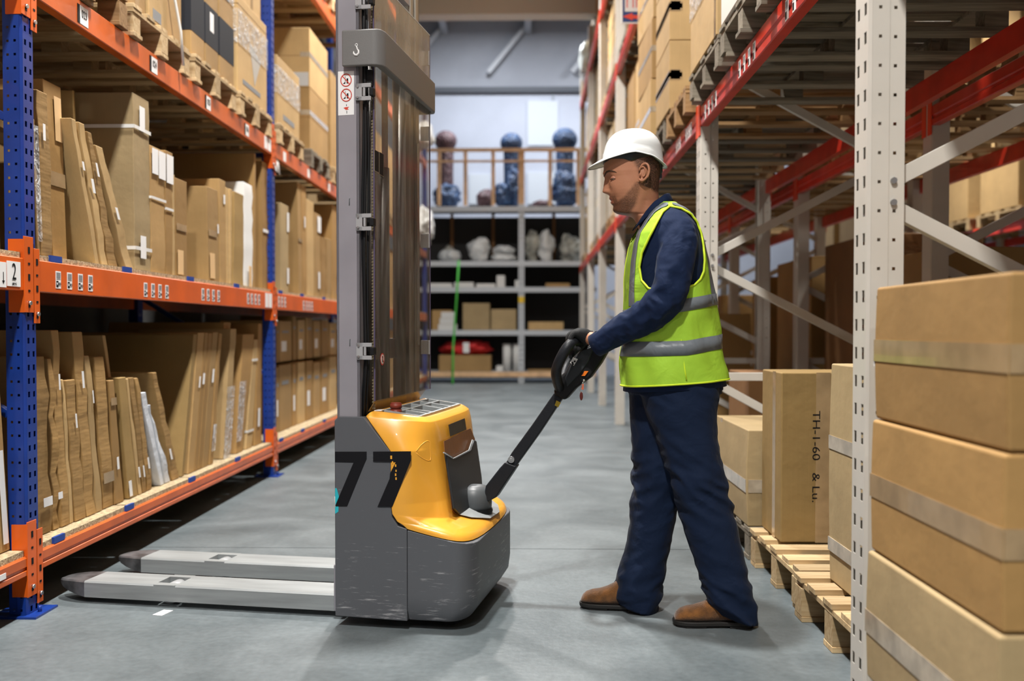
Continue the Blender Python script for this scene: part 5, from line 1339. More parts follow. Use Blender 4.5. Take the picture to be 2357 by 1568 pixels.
# forks
FKM = mat('fork_grey', (0.30, 0.32, 0.325), 0.42, metal=0.25, var=0.14, vscale=3, stretch=(1, 6, 12))
FKT = mat('worn_fork_tip', (0.13, 0.13, 0.135), 0.4, metal=0.5, var=0.5, vscale=14)
def fork(w0):
    w1 = w0 + 0.16; wc = (w0 + w1)/2
    m = MB()
    # side view profile with the underside rising to the tip, plan narrowing at the tip
    st = [(-0.045, 0.023, 0.086, 0.08), (-1.075, 0.023, 0.086, 0.08), (-1.115, 0.030, 0.086, 0.074), (-1.155, 0.040, 0.085, 0.064), (-1.19, 0.051, 0.082, 0.048), (-1.213, 0.060, 0.078, 0.028), (-1.221, 0.066, 0.073, 0.012)]
    def sec(l, z0, z1, h):
        c = 0.006
        return [(l, wc - h, z0), (l, wc - h, z1 - c), (l, wc - h + c, z1), (l, wc + h - c, z1), (l, wc + h, z1 - c), (l, wc + h, z0)]
    # the top is left open over the roller, so the fork is built in lengths
    o = None
    sl0, sl1, sw = -0.78, -0.69, 0.045
    A = MB(); A.loft([sec(-0.045, 0.023, 0.086, 0.08), sec(sl1, 0.023, 0.086, 0.08)], sm=False)
    A.box((sl0, w0, 0.023), (sl1, wc - sw, 0.086)); A.box((sl0, wc + sw, 0.023), (sl1, w1, 0.086))
    A.loft([sec(sl0, 0.023, 0.086, 0.08), sec(-1.075, 0.023, 0.086, 0.08)], sm=False)
    fk = sb(A, 'fork', FKM)
    B = MB(); B.loft([sec(*s) for s in st[1:]], sm=False); sub(fk, B, 'fork_tip', FKT, bevel=0.004)
    Rr = MB(); Rr.tube([((sl0 + sl1)/2, wc - sw + 0.004, 0.042), ((sl0 + sl1)/2, wc + sw - 0.004, 0.042)], 0.038, 22); sub(fk, Rr, 'roller', mat('roller_grey', (0.33, 0.34, 0.35), 0.4))
    H_ = MB(); H_.box((-0.046, w0 - 0.012, 0.024), (-0.001, w1 + 0.012, 0.20)); sub(fk, H_, 'fork_heel', SMG, bevel=0.006)
for w0 in (0.115, 0.515): fork(w0)
# ================================================================ WORKER
YC = 3.70
def P2(u, v, dy=0.0):
    p = at(u, v, YC); return Vector((p.x, YC + dy, p.z))
def interp(tab, x):
    if x <= tab[0][0]: return tab[0][1:]
    for a, b in zip(tab, tab[1:]):
        if x <= b[0]:
            t = (x - a[0])/(b[0] - a[0]); t = t*t*(3 - 2*t)*0.35 + t*0.65
            return tuple(p + (q - p)*t for p, q in zip(a[1:], b[1:]))
    return tab[-1][1:]
def sgn(x): return -1 if x < 0 else 1
def sup(c, e): return sgn(c)*abs(c)**e
def gs(x, s): return math.exp(-(x/s)**2)

def skin_material():
    m = bpy.data.materials.new('skin'); m.use_nodes = True
    nt = m.node_tree; N = nt.nodes; L = nt.links; b = N['Principled BSDF']
    b.inputs['Roughness'].default_value = 0.48; b.inputs['Specular IOR Level'].default_value = 0.4
    b.inputs['Subsurface Weight'].default_value = 0.08; b.inputs['Subsurface Radius'].default_value = (0.01, 0.004, 0.002)
    b.inputs['Subsurface Scale'].default_value = 0.5
    at_ = N.new('ShaderNodeVertexColor'); at_.layer_name = 'zones'
    tc = N.new('ShaderNodeTexCoord'); nz = N.new('ShaderNodeTexNoise'); nz.inputs['Scale'].default_value = 620; nz.inputs['Detail'].default_value = 3
    mp = N.new('ShaderNodeMapping'); mp.inputs['Scale'].default_value = (1, 1, 0.35)
    L.new(tc.outputs['Object'], mp.inputs[0]); L.new(mp.outputs[0], nz.inputs['Vector'])
    n2 = N.new('ShaderNodeTexNoise'); n2.inputs['Scale'].default_value = 22; n2.inputs['Detail'].default_value = 4
    L.new(tc.outputs['Object'], n2.inputs['Vector'])
    base = N.new('ShaderNodeMixRGB'); base.inputs[1].default_value = (0.40, 0.165, 0.09, 1); base.inputs[2].default_value = (0.50, 0.235, 0.135, 1)
    L.new(n2.outputs['Fac'], base.inputs[0])
    sp = N.new('ShaderNodeSeparateColor'); L.new(at_.outputs['Color'], sp.inputs[0])
    def layer(prev, fac_out, col, noise=True, gain=1.25):
        mx = N.new('ShaderNodeMixRGB'); mx.inputs[2].default_value = (*col, 1)
        if noise:
            mu = N.new('ShaderNodeMath'); mu.operation = 'MULTIPLY'; mu.use_clamp = True
            mr = N.new('ShaderNodeMapRange'); mr.inputs['From Min'].default_value = 0.35; mr.inputs['From Max'].default_value = 0.6; mr.inputs['To Min'].default_value = 0.72; mr.inputs['To Max'].default_value = gain
            L.new(nz.outputs['Fac'], mr.inputs['Value']); L.new(mr.outputs[0], mu.inputs[0]); L.new(fac_out, mu.inputs[1]); L.new(mu.outputs[0], mx.inputs[0])
        else: L.new(fac_out, mx.inputs[0])
        L.new(prev, mx.inputs[1]); return mx.outputs[0]
    c = layer(base.outputs[0], sp.outputs['Blue'], (0.42, 0.11, 0.085), False)
    c = layer(c, sp.outputs['Green'], (0.12, 0.052, 0.028))
    c = layer(c, sp.outputs['Red'], (0.035, 0.018, 0.012))
    L.new(c, b.inputs['Base Color'])
    bp = N.new('ShaderNodeBump'); bp.inputs['Strength'].default_value = 0.25; bp.inputs['Distance'].default_value = 0.002
    L.new(nz.outputs['Fac'], bp.inputs['Height']); L.new(bp.outputs[0], b.inputs['Normal'])
    return m
SKIN = skin_material()

# ---- head: rows of v (image height), front, back, half width, superellipse exponent
ROWS = [  # v, front(no nose), back, half width, centre shift of the widest point (0 front..1 back)
 (302, 1452, 1462, 0.006, 0.5), (306, 1425, 1488, 0.034, 0.5), (314, 1416, 1502, 0.053, 0.52), (326, 1406, 1512, 0.065, 0.53), (345, 1396, 1520, 0.075, 0.55), (365, 1390, 1523, 0.077, 0.55),
 (380, 1390, 1523, 0.077, 0.56), (393, 1389.5, 1521, 0.076, 0.55), (399, 1389.5, 1520, 0.076, 0.55), (405, 1392, 1519, 0.075, 0.53), (411, 1396, 1518, 0.0745, 0.52), (420, 1399, 1517, 0.074, 0.5),
 (430, 1401, 1516, 0.0725, 0.48), (440, 1402.5, 1515.5, 0.071, 0.46), (447, 1402.5, 1515.5, 0.069, 0.45), (453, 1403.5, 1516, 0.067, 0.45), (460, 1406, 1516, 0.065, 0.46), (468, 1409, 1517, 0.062, 0.48), (476, 1412, 1518, 0.059, 0.52),
 (483, 1413, 1519, 0.057, 0.58), (488, 1415, 1520, 0.056, 0.62), (491.5, 1420, 1520, 0.0555, 0.66), (494, 1430, 1521, 0.055, 0.70), (496, 1444, 1522, 0.055, 0.66), (500, 1455, 1524, 0.056, 0.55), (508, 1462, 1527, 0.057, 0.5), (520, 1468, 1534, 0.062, 0.5), (535, 1472, 1545, 0.08, 0.5), (560, 1474, 1585, 0.14, 0.5), (600, 1470, 1600, 0.16, 0.5), (700, 1470, 1615, 0.15, 0.5), (860, 1465, 1625, 0.15, 0.5)]
NOSE = [(398, 0), (405, 2.0), (412, 4.5), (420, 8.5), (430, 12.0), (437, 14.5), (441, 15.8), (444, 14.0), (446.5, 7.0), (449, 1.0), (452, 0)]
LIPS = [(448, 0), (453, 0.5), (456, 2.6), (459, 3.0), (461.5, -0.8), (463, -0.5), (466, 3.2), (469, 2.6), (473, -0.6), (478, 0)]
def vlist():
    out = []; v = 302
    while v < 496: out.append(v); v += 1.5 if v > 386 else 3.5
    return out + [496, 498, 501, 505, 510, 520, 535, 560, 600, 700, 860]
NS = 96
m = MB(); zones = []
rings = []
for v in vlist():
    F, Bk, hw, sh = interp(ROWS, v)
    nb = interp(NOSE, v)[0]; lp_ = interp(LIPS, v)[0]
    xf = P2(F, v).x; xb = P2(Bk, v).x; z = P2(1450, v).z
    pxm = (P2(1500, v).x - P2(1400, v).x)/100.0
    xc = xf + (xb - xf)*sh
    ring_ = []
    for j in range(NS):
        # denser sampling at the face (theta=pi is the front, -x)
        s = j/NS*2*math.pi; th = s + 0.55*math.sin(s)*(-1)*(-1) if False else s
        th = s - 0.45*math.sin(s)*-1.0 if False else s
        th = math.pi + (s - math.pi) - 0.40*math.sin(s - math.pi)*1.0
        c, sn = math.cos(th), math.sin(th)
        front = c < 0
        ex = 0.80 if (front and v < 494) else 1.0
        a = (xc - xf) if front else (xb - xc)
        x = xc + a*sup(c, 1.0 if not front else 0.92); y = hw*sup(sn, ex if front else 0.92)
        if v < 498:
            # nose, lips, sockets, cheeks
            if front:
                wn = 0.0085 + 0.006*max(0, min(1, (v - 420)/20.0))
                x -= nb*pxm*gs(y, wn)*1.0
                if 436 < v < 449: x -= 3.2*pxm*(gs(abs(y) - 0.0145, 0.006))*gs(v - 442, 5)     # wings
                x -= lp_*pxm*gs(y, 0.021)*max(0, 1 - (abs(y)/0.030)**2) 
                x += 5.0*pxm*gs(abs(y) - 0.033, 0.014)*gs(v - 411, 8)          # eye sockets
                x -= 2.6*pxm*gs(abs(y) - 0.030, 0.022)*gs(v - 398, 5)          # brow ridge
                x -= 3.0*pxm*gs(abs(y) - 0.044, 0.016)*gs(v - 430, 12)         # cheekbones
                x += 2.6*pxm*gs(abs(y) - 0.042, 0.014)*gs(v - 457, 10)         # hollow under the cheek
                x -= 2.5*pxm*gs(y, 0.022)*gs(v - 484, 6)                        # chin
        # jaw: narrower in front of the neck, a soft step at the jaw line
        if 440 < v < 497:
            uu = F + (x - xf)/pxm
            jl = 1462 + (494 - v)*0.25                                          # jaw corner line
            if uu > jl: y *= 1 - 0.13*min(1, (uu - jl)/14.0)*min(1, (v - 440)/25.0)
            if uu < 1440: y *= 1 - 0.10*min(1, (v - 440)/50.0)
        ring_.append(Vector((x, YC + y, z)))
    rings.append(ring_)
m.loft(rings, sm=True)
HEADPTS = [p for r_ in rings for p in r_]
def face_y(u, v, s):
    t_ = P2(u, v); best = None
    for p in HEADPTS:
        if (p.y - YC)*s >= 0 and p.z > t_.z - 0.006 and p.z < t_.z + 0.006:
            d = (p.x - t_.x)**2 + (p.z - t_.z)**2
            if best is None or d < best[0]: best = (d, abs(p.y - YC))
    return best[1]
def zone(p):
    """hair, beard, lips at a point of the head surface"""
    # back to picture-like units for convenience of description only
    q = Vector((p.x, YC, p.z)); z = p.z
    # invert the map on the worker's own plane
    x0 = P2(1450, 430); sx = (P2(1550, 430).x - x0.x)/100; sz = (P2(1450, 530).z - x0.z)/100
    u = 1450 + (p.x - x0.x)/sx; v = 430 + (p.z - x0.z)/sz
    y = abs(p.y - YC)
    hair = 0.0
    if v < 470:
        edge = interp([(340, 1420), (368, 1437), (385, 1452), (400, 1460), (415, 1464), (432, 1467), (440, 1490), (450, 1502), (465, 1530)], v)[0]
        hair = max(0, min(1, (u - edge)/10.0))*(1 - max(0, min(1, (v - 440)/14)))
        if v < 340: hair = 1
        hair *= 0.92 if u > 1480 else 0.72
    beard = 0.0
    if 425 < v < 500:
        top = interp([(1395, 470), (1405, 447.5), (1413, 449), (1420, 462), (1432, 455), (1445, 440), (1458, 424), (1470, 405)], u)[0]
        bk = interp([(405, 1474), (430, 1473), (450, 1470), (470, 1464), (494, 1452)], v)[0]
        beard = max(0, min(1, (v - top)/7.0))*max(0, min(1, (bk - u)/7.0))
        if v > 493: beard *= max(0, 1 - (v - 493)/6)
        dens = 0.66 + 0.32*max(0, min(1, (v - 455)/20))
        beard *= dens
        if u < 1420 and 456 < v < 470 and y < 0.024: beard *= 0.25
    lips = gs(v - 462.5, 5.2)*max(0, 1 - (y/0.025)**4) if (u < 1418 and 455 < v < 471) else 0
    return (hair, beard, lips)
NHEAD = len(m.v)
# ears
def ear(mb, s):
    c = P2(1476, 406); hy = interp(ROWS, 406)[2]; y0 = YC + s*(hy - 0.001)
    pts = []
    for i in range(19):
        a = R(-80 + i*(300/18.0))
        # outer rim, leaning back a little
        rx, rz = 0.0175, 0.031
        X = c.x + rx*math.sin(a)*1.0 + 0.004*math.cos(a); Z = c.z + 0.002 + rz*math.cos(a)*1.0
        if a > R(120): X -= 0.003
        pts.append((X, y0 + s*(0.013 + 0.006*math.sin(a)), Z))
    mb.tube(pts, [0.0032]*3 + [0.0044]*13 + [0.004]*3, 10)
    p2 = [(c.x - 0.003 + 0.0085*math.sin(R(a)), y0 + s*0.009, c.z + 0.004 + 0.018*math.cos(R(a))) for a in range(-40, 200, 20)]
    mb.tube(p2, 0.0032, 8)
    mb.ellipsoid((c.x - 0.006, y0 + s*0.006, c.z - 0.0255), (0.0075, 0.0045, 0.0095))
    mb.ellipsoid((c.x + 0.001, y0 + s*0.001, c.z), (0.0155, 0.0065, 0.028))
    mb.ellipsoid((c.x - 0.0125, y0 + s*0.006, c.z - 0.006), (0.0035, 0.004, 0.007))
for s in (-1, 1): ear(m, s)
# wrists and forearms, legs inside the clothes
WR = P2(1357, 779, 0).copy(); WR.y = 3.645
def limb(mb, pts, rs): mb.tube(pts, rs, 14)
def W_(u, v, y): p = P2(u, v); return Vector((p.x, y, p.z))
limb(m, [W_(1552, 560, 3.56), W_(1537, 610, 3.51), W_(1526, 660, 3.49), W_(1509, 700, 3.495), W_(1478, 727, 3.52), W_(1435, 753, 3.565), W_(1400, 773, 3.605), W_(1374, 785, 3.632), W_(1358, 779, 3.655), W_(1346, 774, 3.668)], [0.04, 0.04, 0.038, 0.038, 0.036, 0.031, 0.027, 0.0255, 0.0245, 0.02])
limb(m, [W_(1552, 560, 3.84), W_(1537, 610, 3.89), W_(1526, 665, 3.91), W_(1509, 708, 3.925), W_(1478, 737, 3.93), W_(1435, 763, 3.93), W_(1400, 783, 3.93), W_(1374, 789, 3.93), W_(1358, 783, 3.920), W_(1346, 777, 3.91)], [0.04, 0.04, 0.038, 0.038, 0.036, 0.031, 0.027, 0.0255, 0.0245, 0.02])
for (pts) in ([(1555, 840, 0.07), (1500, 1120, 0.08), (1480, 1370, 0.06)], [(1570, 840, -0.07), (1605, 1110, -0.09), (1700, 1390, -0.12)]):
    limb(m, [P2(*q) for q in pts], [0.08, 0.055, 0.035])
person = m.build('person', SKIN); tag(person, 'bearded worker in white hard hat, lime vest and navy workwear holding the stacker tiller', 'person')
ca = person.data.color_attributes.new('zones', 'FLOAT_COLOR', 'POINT')
for i, vtx in enumerate(person.data.vertices):
    h, b_, l_ = zone(vtx.co) if i < NHEAD and vtx.co.z > P2(1450, 500).z else (0, 0, 0)
    ca.data[i].color = (h, b_, l_, 1)
def ps(mb, name, mats, **k): return mb.build(name, mats, person, **k)

# eyes and brows
EYW = mat('eye_white', (0.55, 0.50, 0.47), 0.25); IRIS = mat('iris_dark', (0.02, 0.015, 0.01), 0.15)
SK2 = mat('eyelid_skin', (0.40, 0.165, 0.095), 0.5); BROW = mat('dark_brown_hair', (0.075, 0.036, 0.02), 0.8)
for s in (-1, 1):
    fy = face_y(1412, 414, s); e = P2(1413.0, 414.5, s*(fy - 0.0126))
    m = MB(); m.ellipsoid((e.x, e.y, e.z), (0.0145, 0.0122, 0.0100), nu=28, nv=18); ey = ps(m, 'eye', EYW)
    look = Vector((-0.86, s*0.38, -0.42)).normalized(); m = MB(); c_ = e + look*0.0080
    m.ellipsoid(c_, (0.0056, 0.0056, 0.0056), nu=16, nv=10); sub(ey, m, 'iris', IRIS)
    for nm, lat0, lat1, rr_ in (('upper_eyelid', 95, -12, 0.0136), ('lower_eyelid', -95, -38, 0.0133)):
        m = MB(); rg = []
        for i in range(9):
            a = R(lat0 + (lat1 - lat0)*i/8.0)
            rg.append([Vector((e.x - 1.17*rr_*math.cos(a)*math.cos(R(b)), e.y + s*rr_*0.985*math.cos(a)*math.sin(R(b)), e.z + 0.80*rr_*math.sin(a) - (0.0022*abs(math.sin(R(b - 45))) if nm[0] == 'u' else 0))) for b in range(-50, 171, 11)])
        m.loft(rg, closed=False, cap=False); ld_ = sub(ey, m, nm, SK2, recalc=False)
        sd = ld_.modifiers.new('t', 'SOLIDIFY'); sd.thickness = 0.0013; sd.offset = 0
        if nm[0] == 'u':
            m = MB(); m.tube([q_ + (q_ - e)*0.04 for q_ in rg[-1][2:-3]], 0.0009, 6); sub(ey, m, 'eyelashes', BROW)
    m = MB(); pts = []
    for (u_, v_) in ((1391.5, 406), (1392.5, 402), (1395.5, 399.5), (1400, 398.5), (1406, 399), (1412, 401), (1417, 404)):
        q_ = P2(u_, v_); pts.append(Vector((q_.x - 0.0006, YC + s*(face_y(u_, v_, s) - 0.0008), q_.z)))
    m.tube(pts, [0.0020, 0.0032, 0.0037, 0.0033, 0.0027, 0.0018, 0.0008], 8); ps(m, 'eyebrow', BROW)
    q_ = P2(1402.5, 444.5); m = MB(); m.ellipsoid((q_.x, YC + s*0.0085, q_.z - 0.0006), (0.0042, 0.0032, 0.0022)); ps(m, 'nostril', mat('nostril_dark', (0.06, 0.02, 0.015), 0.7))

# ---- hard hat
HW = mat('white_helmet_plastic', (0.66, 0.685, 0.68), 0.25, coat=0.2)
HC = P2(1458, 372); 
def hat_ring(k, t, out=0.0):
    """one ring of the shell; t=0 rim, 1 top"""
    pts = []
    for j in range(72):
        th = 2*math.pi*j/72; c, s = math.cos(th), math.sin(th)   # c=-1 front
        ax = 0.113 + out*(1 if c > 0 else 1); ay = 0.092 + out
        r = (1 - t**2.8)**(1/2.3) if t < 1 else 0.0
        vr = interp([(-1.0, 367), (-0.6, 362), (0.0, 357), (0.45, 364), (1.0, 384)], c)[0]
        zr = P2(1458, vr).z; zt_ = P2(1458, 297).z
        x = HC.x + ax*sup(c, 0.92)*r - 0.002*(1 - t) + 0.004*t; y = YC + ay*sup(s, 0.92)*r
        pts.append(Vector((x, y, zr + (zt_ - zr)*t)))
    return pts
m = MB()
brim = []
base = hat_ring(0, 0.0)
def brim_ring(f, dz=0.0):
    out = []
    for j, p in enumerate(base):
        th = 2*math.pi*j/72; c, s = math.cos(th), math.sin(th)
        ext = 0.009 + 0.044*max(0, -c)**1.6 + 0.004*max(0, c)
        drop = 0.005 + 0.030*max(0, -c)**1.8 
        q = p + Vector((c*ext*f, s*ext*f*0.8, -drop*f + dz)); out.append(q)
    return out
m.loft([brim_ring(1.0, -0.001), brim_ring(1.02, 0.001), brim_ring(0.92, 0.003), brim_ring(0.5, 0.002), brim_ring(0.0), hat_ring(0, 0.04, -0.0015), hat_ring(0, 0.17, -0.0015), hat_ring(0, 0.19, -0.003)] + [hat_ring(0, t, -0.004) for t in (0.3, 0.42, 0.54, 0.66, 0.76, 0.84, 0.90, 0.95, 0.98, 0.995)] + [hat_ring(0, 1.0)], cap=False)
hat = ps(m, 'hard_hat', HW, recalc=True); hat['label'] = 'white plastic hard hat'
sd = hat.modifiers.new('t', 'SOLIDIFY'); sd.thickness = 0.0025; sd.offset = -1
m = MB()
rg = [[], [], [], []]
for j in range(72):
    th = 2*math.pi*j/72; c, s = math.cos(th), math.sin(th)
    F, Bk, hw, sh = interp(ROWS, 372); xf = P2(F, 372).x; xb = P2(Bk, 372).x; xc = (xf + xb)/2
    lo = interp([(-1.0, 377), (-0.75, 371), (-0.35, 373), (-0.1, 378.5), (0.12, 372), (0.5, 366), (0.8, 378), (1.0, 398)], c)[0]
    for k, (off, v_) in enumerate(((0.001, 356), (0.003, lo), (0.0005, lo + 0.3), (-0.001, 356))):
        rg[k].append(Vector((xc + ((xb - xf)/2 + off)*sup(c, 0.9), YC + (hw + off)*sup(s, 0.85), P2(1450, v_).z)))
m.loft(rg, cap=False, sm=True); har = ps(m, 'helmet_harness', mat('black_harness', (0.012, 0.012, 0.014), 0.35)); 
m = MB(); m.bar(P2(1513, 372, -0.045), P2(1519, 410, -0.012), 0.012, 0.003, up=(0, 1, 0)); m.bar(P2(1513, 372, 0.045), P2(1519, 410, 0.012), 0.012, 0.003, up=(0, 1, 0))
m.box((P2(1517, 410).x, YC - 0.02, P2(1517, 412).z), (P2(1522, 410).x, YC + 0.02, P2(1517, 401).z)); sub(har, m, 'rear_strap', MATS['black_harness'])

# ---- clothes
def cloth_mat(name, c, dark, rough=0.85, sheen=0.0):
    m = bpy.data.materials.new(name); m.use_nodes = True
    nt = m.node_tree; N = nt.nodes; L = nt.links; b = N['Principled BSDF']
    b.inputs['Roughness'].default_value = rough; b.inputs['Specular IOR Level'].default_value = 0.25
    b.inputs['Sheen Weight'].default_value = sheen; b.inputs['Sheen Roughness'].default_value = 0.4
    tc = N.new('ShaderNodeTexCoord')
    nz = N.new('ShaderNodeTexNoise'); nz.inputs['Scale'].default_value = 500
    n2 = N.new('ShaderNodeTexNoise'); n2.inputs['Scale'].default_value = 9; n2.inputs['Detail'].default_value = 3; n2.inputs['Distortion'].default_value = 0.7
    L.new(tc.outputs['Object'], nz.inputs['Vector']); L.new(tc.outputs['Object'], n2.inputs['Vector'])
    mx = N.new('ShaderNodeMixRGB'); mx.inputs[1].default_value = (*dark, 1); mx.inputs[2].default_value = (*c, 1); L.new(nz.outputs['Fac'], mx.inputs[0])
    L.new(mx.outputs[0], b.inputs['Base Color'])
    b1 = N.new('ShaderNodeBump'); b1.inputs['Strength'].default_value = 0.55; b1.inputs['Distance'].default_value = 0.018
    L.new(n2.outputs['Fac'], b1.inputs['Height'])
    b2 = N.new('ShaderNodeBump'); b2.inputs['Strength'].default_value = 0.15; b2.inputs['Distance'].default_value = 0.001
    L.new(nz.outputs['Fac'], b2.inputs['Height']); L.new(b1.outputs[0], b2.inputs['Normal']); L.new(b2.outputs[0], b.inputs['Normal'])
    MATS[name] = m
    return m
NAVY = cloth_mat('navy_work_cloth', (0.0038, 0.0145, 0.052), (0.0024, 0.009, 0.034), sheen=0.04)
NAVYP = cloth_mat('navy_trouser_cloth', (0.0030, 0.0125, 0.041), (0.0018, 0.0075, 0.026), sheen=0.04)

TORSO = [  # v, front u, back u, half width
 (897, 1443, 1662, 0.170), (870, 1441, 1660, 0.172), (820, 1441, 1652, 0.172), (760, 1444, 1644, 0.172), (700, 1448, 1637, 0.176), (650, 1449, 1629, 0.186),
 (610, 1451, 1622, 0.196), (570, 1458, 1613, 0.206), (545, 1466, 1606, 0.208), (520, 1478, 1597, 0.198), (503, 1488, 1586, 0.172), (490, 1496, 1575, 0.135), (478, 1503, 1562, 0.098), (468, 1508, 1553, 0.075)]
TORSO_R = TORSO[::-1]
def torso_ring(v, off=0.0, n=64, tab=None, ex=0.85):
    F, Bk, hw = interp(tab or TORSO_R, v)
    xf, xb = P2(F, v).x - off, P2(Bk, v).x + off; z = P2(1550, v).z
    out = []
    for j in range(n):
        th = 2*math.pi*j/n; c, s = math.cos(th), math.sin(th)
        out.append(Vector(((xf + xb)/2 + (xb - xf)/2*sup(c, ex), YC + (hw + off)*sup(s, ex), z)))
    return out
def fold_noise(p):
    n = noise.noise(p); return (1 - 2.2*abs(n)) - 0.45
def wrink(path_rings, amp, freq, seed, env=None):
    """push ring points in and out along cloth folds running round the limb"""
    rnd = random.Random(seed); ph = rnd.uniform(0, 6)
    for i, rg in enumerate(path_rings):
        c = sum(rg, Vector())/len(rg); e = env(i/(len(path_rings) - 1.0)) if env else 1
        for j, p in enumerate(rg):
            th = 2*math.pi*j/len(rg)
            w = fold_noise(Vector((1.3*math.cos(th), 1.3*math.sin(th), freq*2.3*i/len(path_rings) + 0.9*math.cos(th + 0.6))) + Vector((ph, 0, 0)))*2.2
            rg[j] = p + (p - c).normalized()*w*amp*e
    return path_rings
def limb_rings(path, n=40):
    """path: (point, rx, rz) -> rings perpendicular to the path; radii may differ along Y"""
    pts = [Vector(p[0]) for p in path]; out = []
    # resample
    K = 44; L_ = [0]
    for a, b in zip(pts, pts[1:]): L_.append(L_[-1] + (b - a).length)
    for k in range(K + 1):
        d = L_[-1]*k/K; i = max(j for j in range(len(L_)) if L_[j] <= d + 1e-9); i = min(i, len(pts) - 2)
        t = (d - L_[i])/(L_[i+1] - L_[i])
        p0 = pts[max(i-1, 0)]; p1 = pts[i]; p2 = pts[i+1]; p3 = pts[min(i+2, len(pts)-1)]
        p = 0.5*((2*p1) + (p2 - p0)*t + (2*p0 - 5*p1 + 4*p2 - p3)*t*t + (3*p1 - p0 - 3*p2 + p3)*t**3)
        tg = (0.5*((p2 - p0) + 2*(2*p0 - 5*p1 + 4*p2 - p3)*t + 3*(3*p1 - p0 - 3*p2 + p3)*t*t)).normalized()
        r1 = path[i][1] + (path[i+1][1] - path[i][1])*t; r2 = path[i][2] + (path[i+1][2] - path[i][2])*t
        yv = Vector((0, 1, 0)); yv = (yv - tg*yv.dot(tg)).normalized(); xv = yv.cross(tg)
        out.append([p + xv*math.cos(2*math.pi*j/n)*r1 + yv*math.sin(2*math.pi*j/n)*r2 for j in range(n)])
    return out
def remeshed(mb, name, mt, vox=0.006, smooth=4):
    o = ps(mb, name, mt)
    r = o.modifiers.new('r', 'REMESH'); r.mode = 'VOXEL'; r.voxel_size = vox; r.use_smooth_shade = True
    s = o.modifiers.new('s', 'SMOOTH'); s.iterations = smooth; s.factor = 0.5
    return o
def wp(u, v, y): p = P2(u, v); return Vector((p.x, y, p.z))
# shirt: torso, both sleeves
m = MB()
m.loft([torso_ring(v) for v in [897 - 6.5*i for i in range(67)] if v >= 468])
SH = [((1552, 535, 3.57), 0.062, 0.060), ((1547, 560, 3.535), 0.068, 0.062), ((1537, 610, 3.50), 0.066, 0.062), ((1526, 660, 3.485), 0.062, 0.060), ((1509, 700, 3.49), 0.064, 0.060), ((1478, 727, 3.52), 0.061, 0.056), ((1435, 753, 3.565), 0.054, 0.050), ((1400, 775, 3.605), 0.046, 0.044), ((1374, 791, 3.63), 0.041, 0.040)]
near = limb_rings([(wp(*a), b, c) for a, b, c in SH])
def env_arm(t): return 0.45 + 1.1*gs(t - 0.52, 0.18) + 0.3*gs(t - 0.1, 0.1) + 0.35*gs(t - 0.8, 0.1)
m.loft(wrink(near, 0.0042, 6.5, 4, env_arm))
FS = [((1552, 535, 3.83), 0.062, 0.060), ((1547, 560, 3.865), 0.068, 0.062), ((1537, 610, 3.90), 0.066, 0.062), ((1526, 665, 3.915), 0.062, 0.060), ((1509, 708, 3.93), 0.060, 0.060), ((1478, 737, 3.93), 0.056, 0.056), ((1435, 764, 3.93), 0.048, 0.050), ((1400, 784, 3.93), 0.042, 0.044), ((1378, 794, 3.93), 0.038, 0.040)]
m.loft(wrink(limb_rings([(wp(*a), b, c) for a, b, c in FS]), 0.004, 6, 9, env_arm))
shirt = remeshed(m, 'shirt', NAVY, 0.0055, 3)
# cuff and collar
p0 = wp(1376, 790, 3.628); m = MB()
tg = (wp(1374, 791, 3.63) - wp(1400, 775, 3.605)).normalized(); yv = Vector((0, 1, 0)); yv = (yv - tg*yv.dot(tg)).normalized(); xv = yv.cross(tg)
def cuffring(d, r): return [p0 + tg*d + xv*math.cos(a)*r*1.02 + yv*math.sin(a)*r*0.98 for a in [2*math.pi*i/36 for i in range(36)]]
m.loft([cuffring(-0.012, 0.0435), cuffring(0.018, 0.0425), cuffring(0.019, 0.039), cuffring(0.0, 0.037)], cap=False); ps(m, 'shirt_cuff', NAVY)
m = MB(); rg = []
for k, (v_off, off, lift) in enumerate(((0.0, 0.0, 0), (0.0, 0.003, 0.5), (0.0, 0.006, 1.0), (0, 0.010, 0.97), (0, 0.016, 0.55), (0, 0.022, 0.10))):
    row = []
    for j in range(37):
        a = R(-158 + j*316/36.0); c, s = math.cos(a), math.sin(a)       # c=1 back
        vb = interp([(-1, 533), (-0.6, 520), (0, 492), (0.6, 474), (1, 468)], c)[0]
        vt = interp([(-1, 518), (-0.6, 500), (0, 470), (0.6, 452), (1, 447)], c)[0]
        ub = interp([(-1, 1474), (1, 1546)], c)[0]
        cx = P2(1503, 490).x; ax = 0.060; x = interp([(-1, P2(1472, 520).x), (-0.5, P2(1482, 500).x), (0.0, P2(1500, 480).x), (0.5, P2(1520, 465).x), (1, P2(1533, 455).x)], c)[0]
        z0, z1 = P2(1500, vb).z, P2(1500, vt).z
        z = z0 + (z1 - z0)*lift
        row.append(Vector((x + c*off*1.2, YC + s*(0.063 + off), z)))
    rg.append(row)
m.loft(rg, closed=False, cap=False); col_ = ps(m, 'shirt_collar', NAVY, recalc=False); sd = col_.modifiers.new('t', 'SOLIDIFY'); sd.thickness = 0.0025; sd.offset = 0

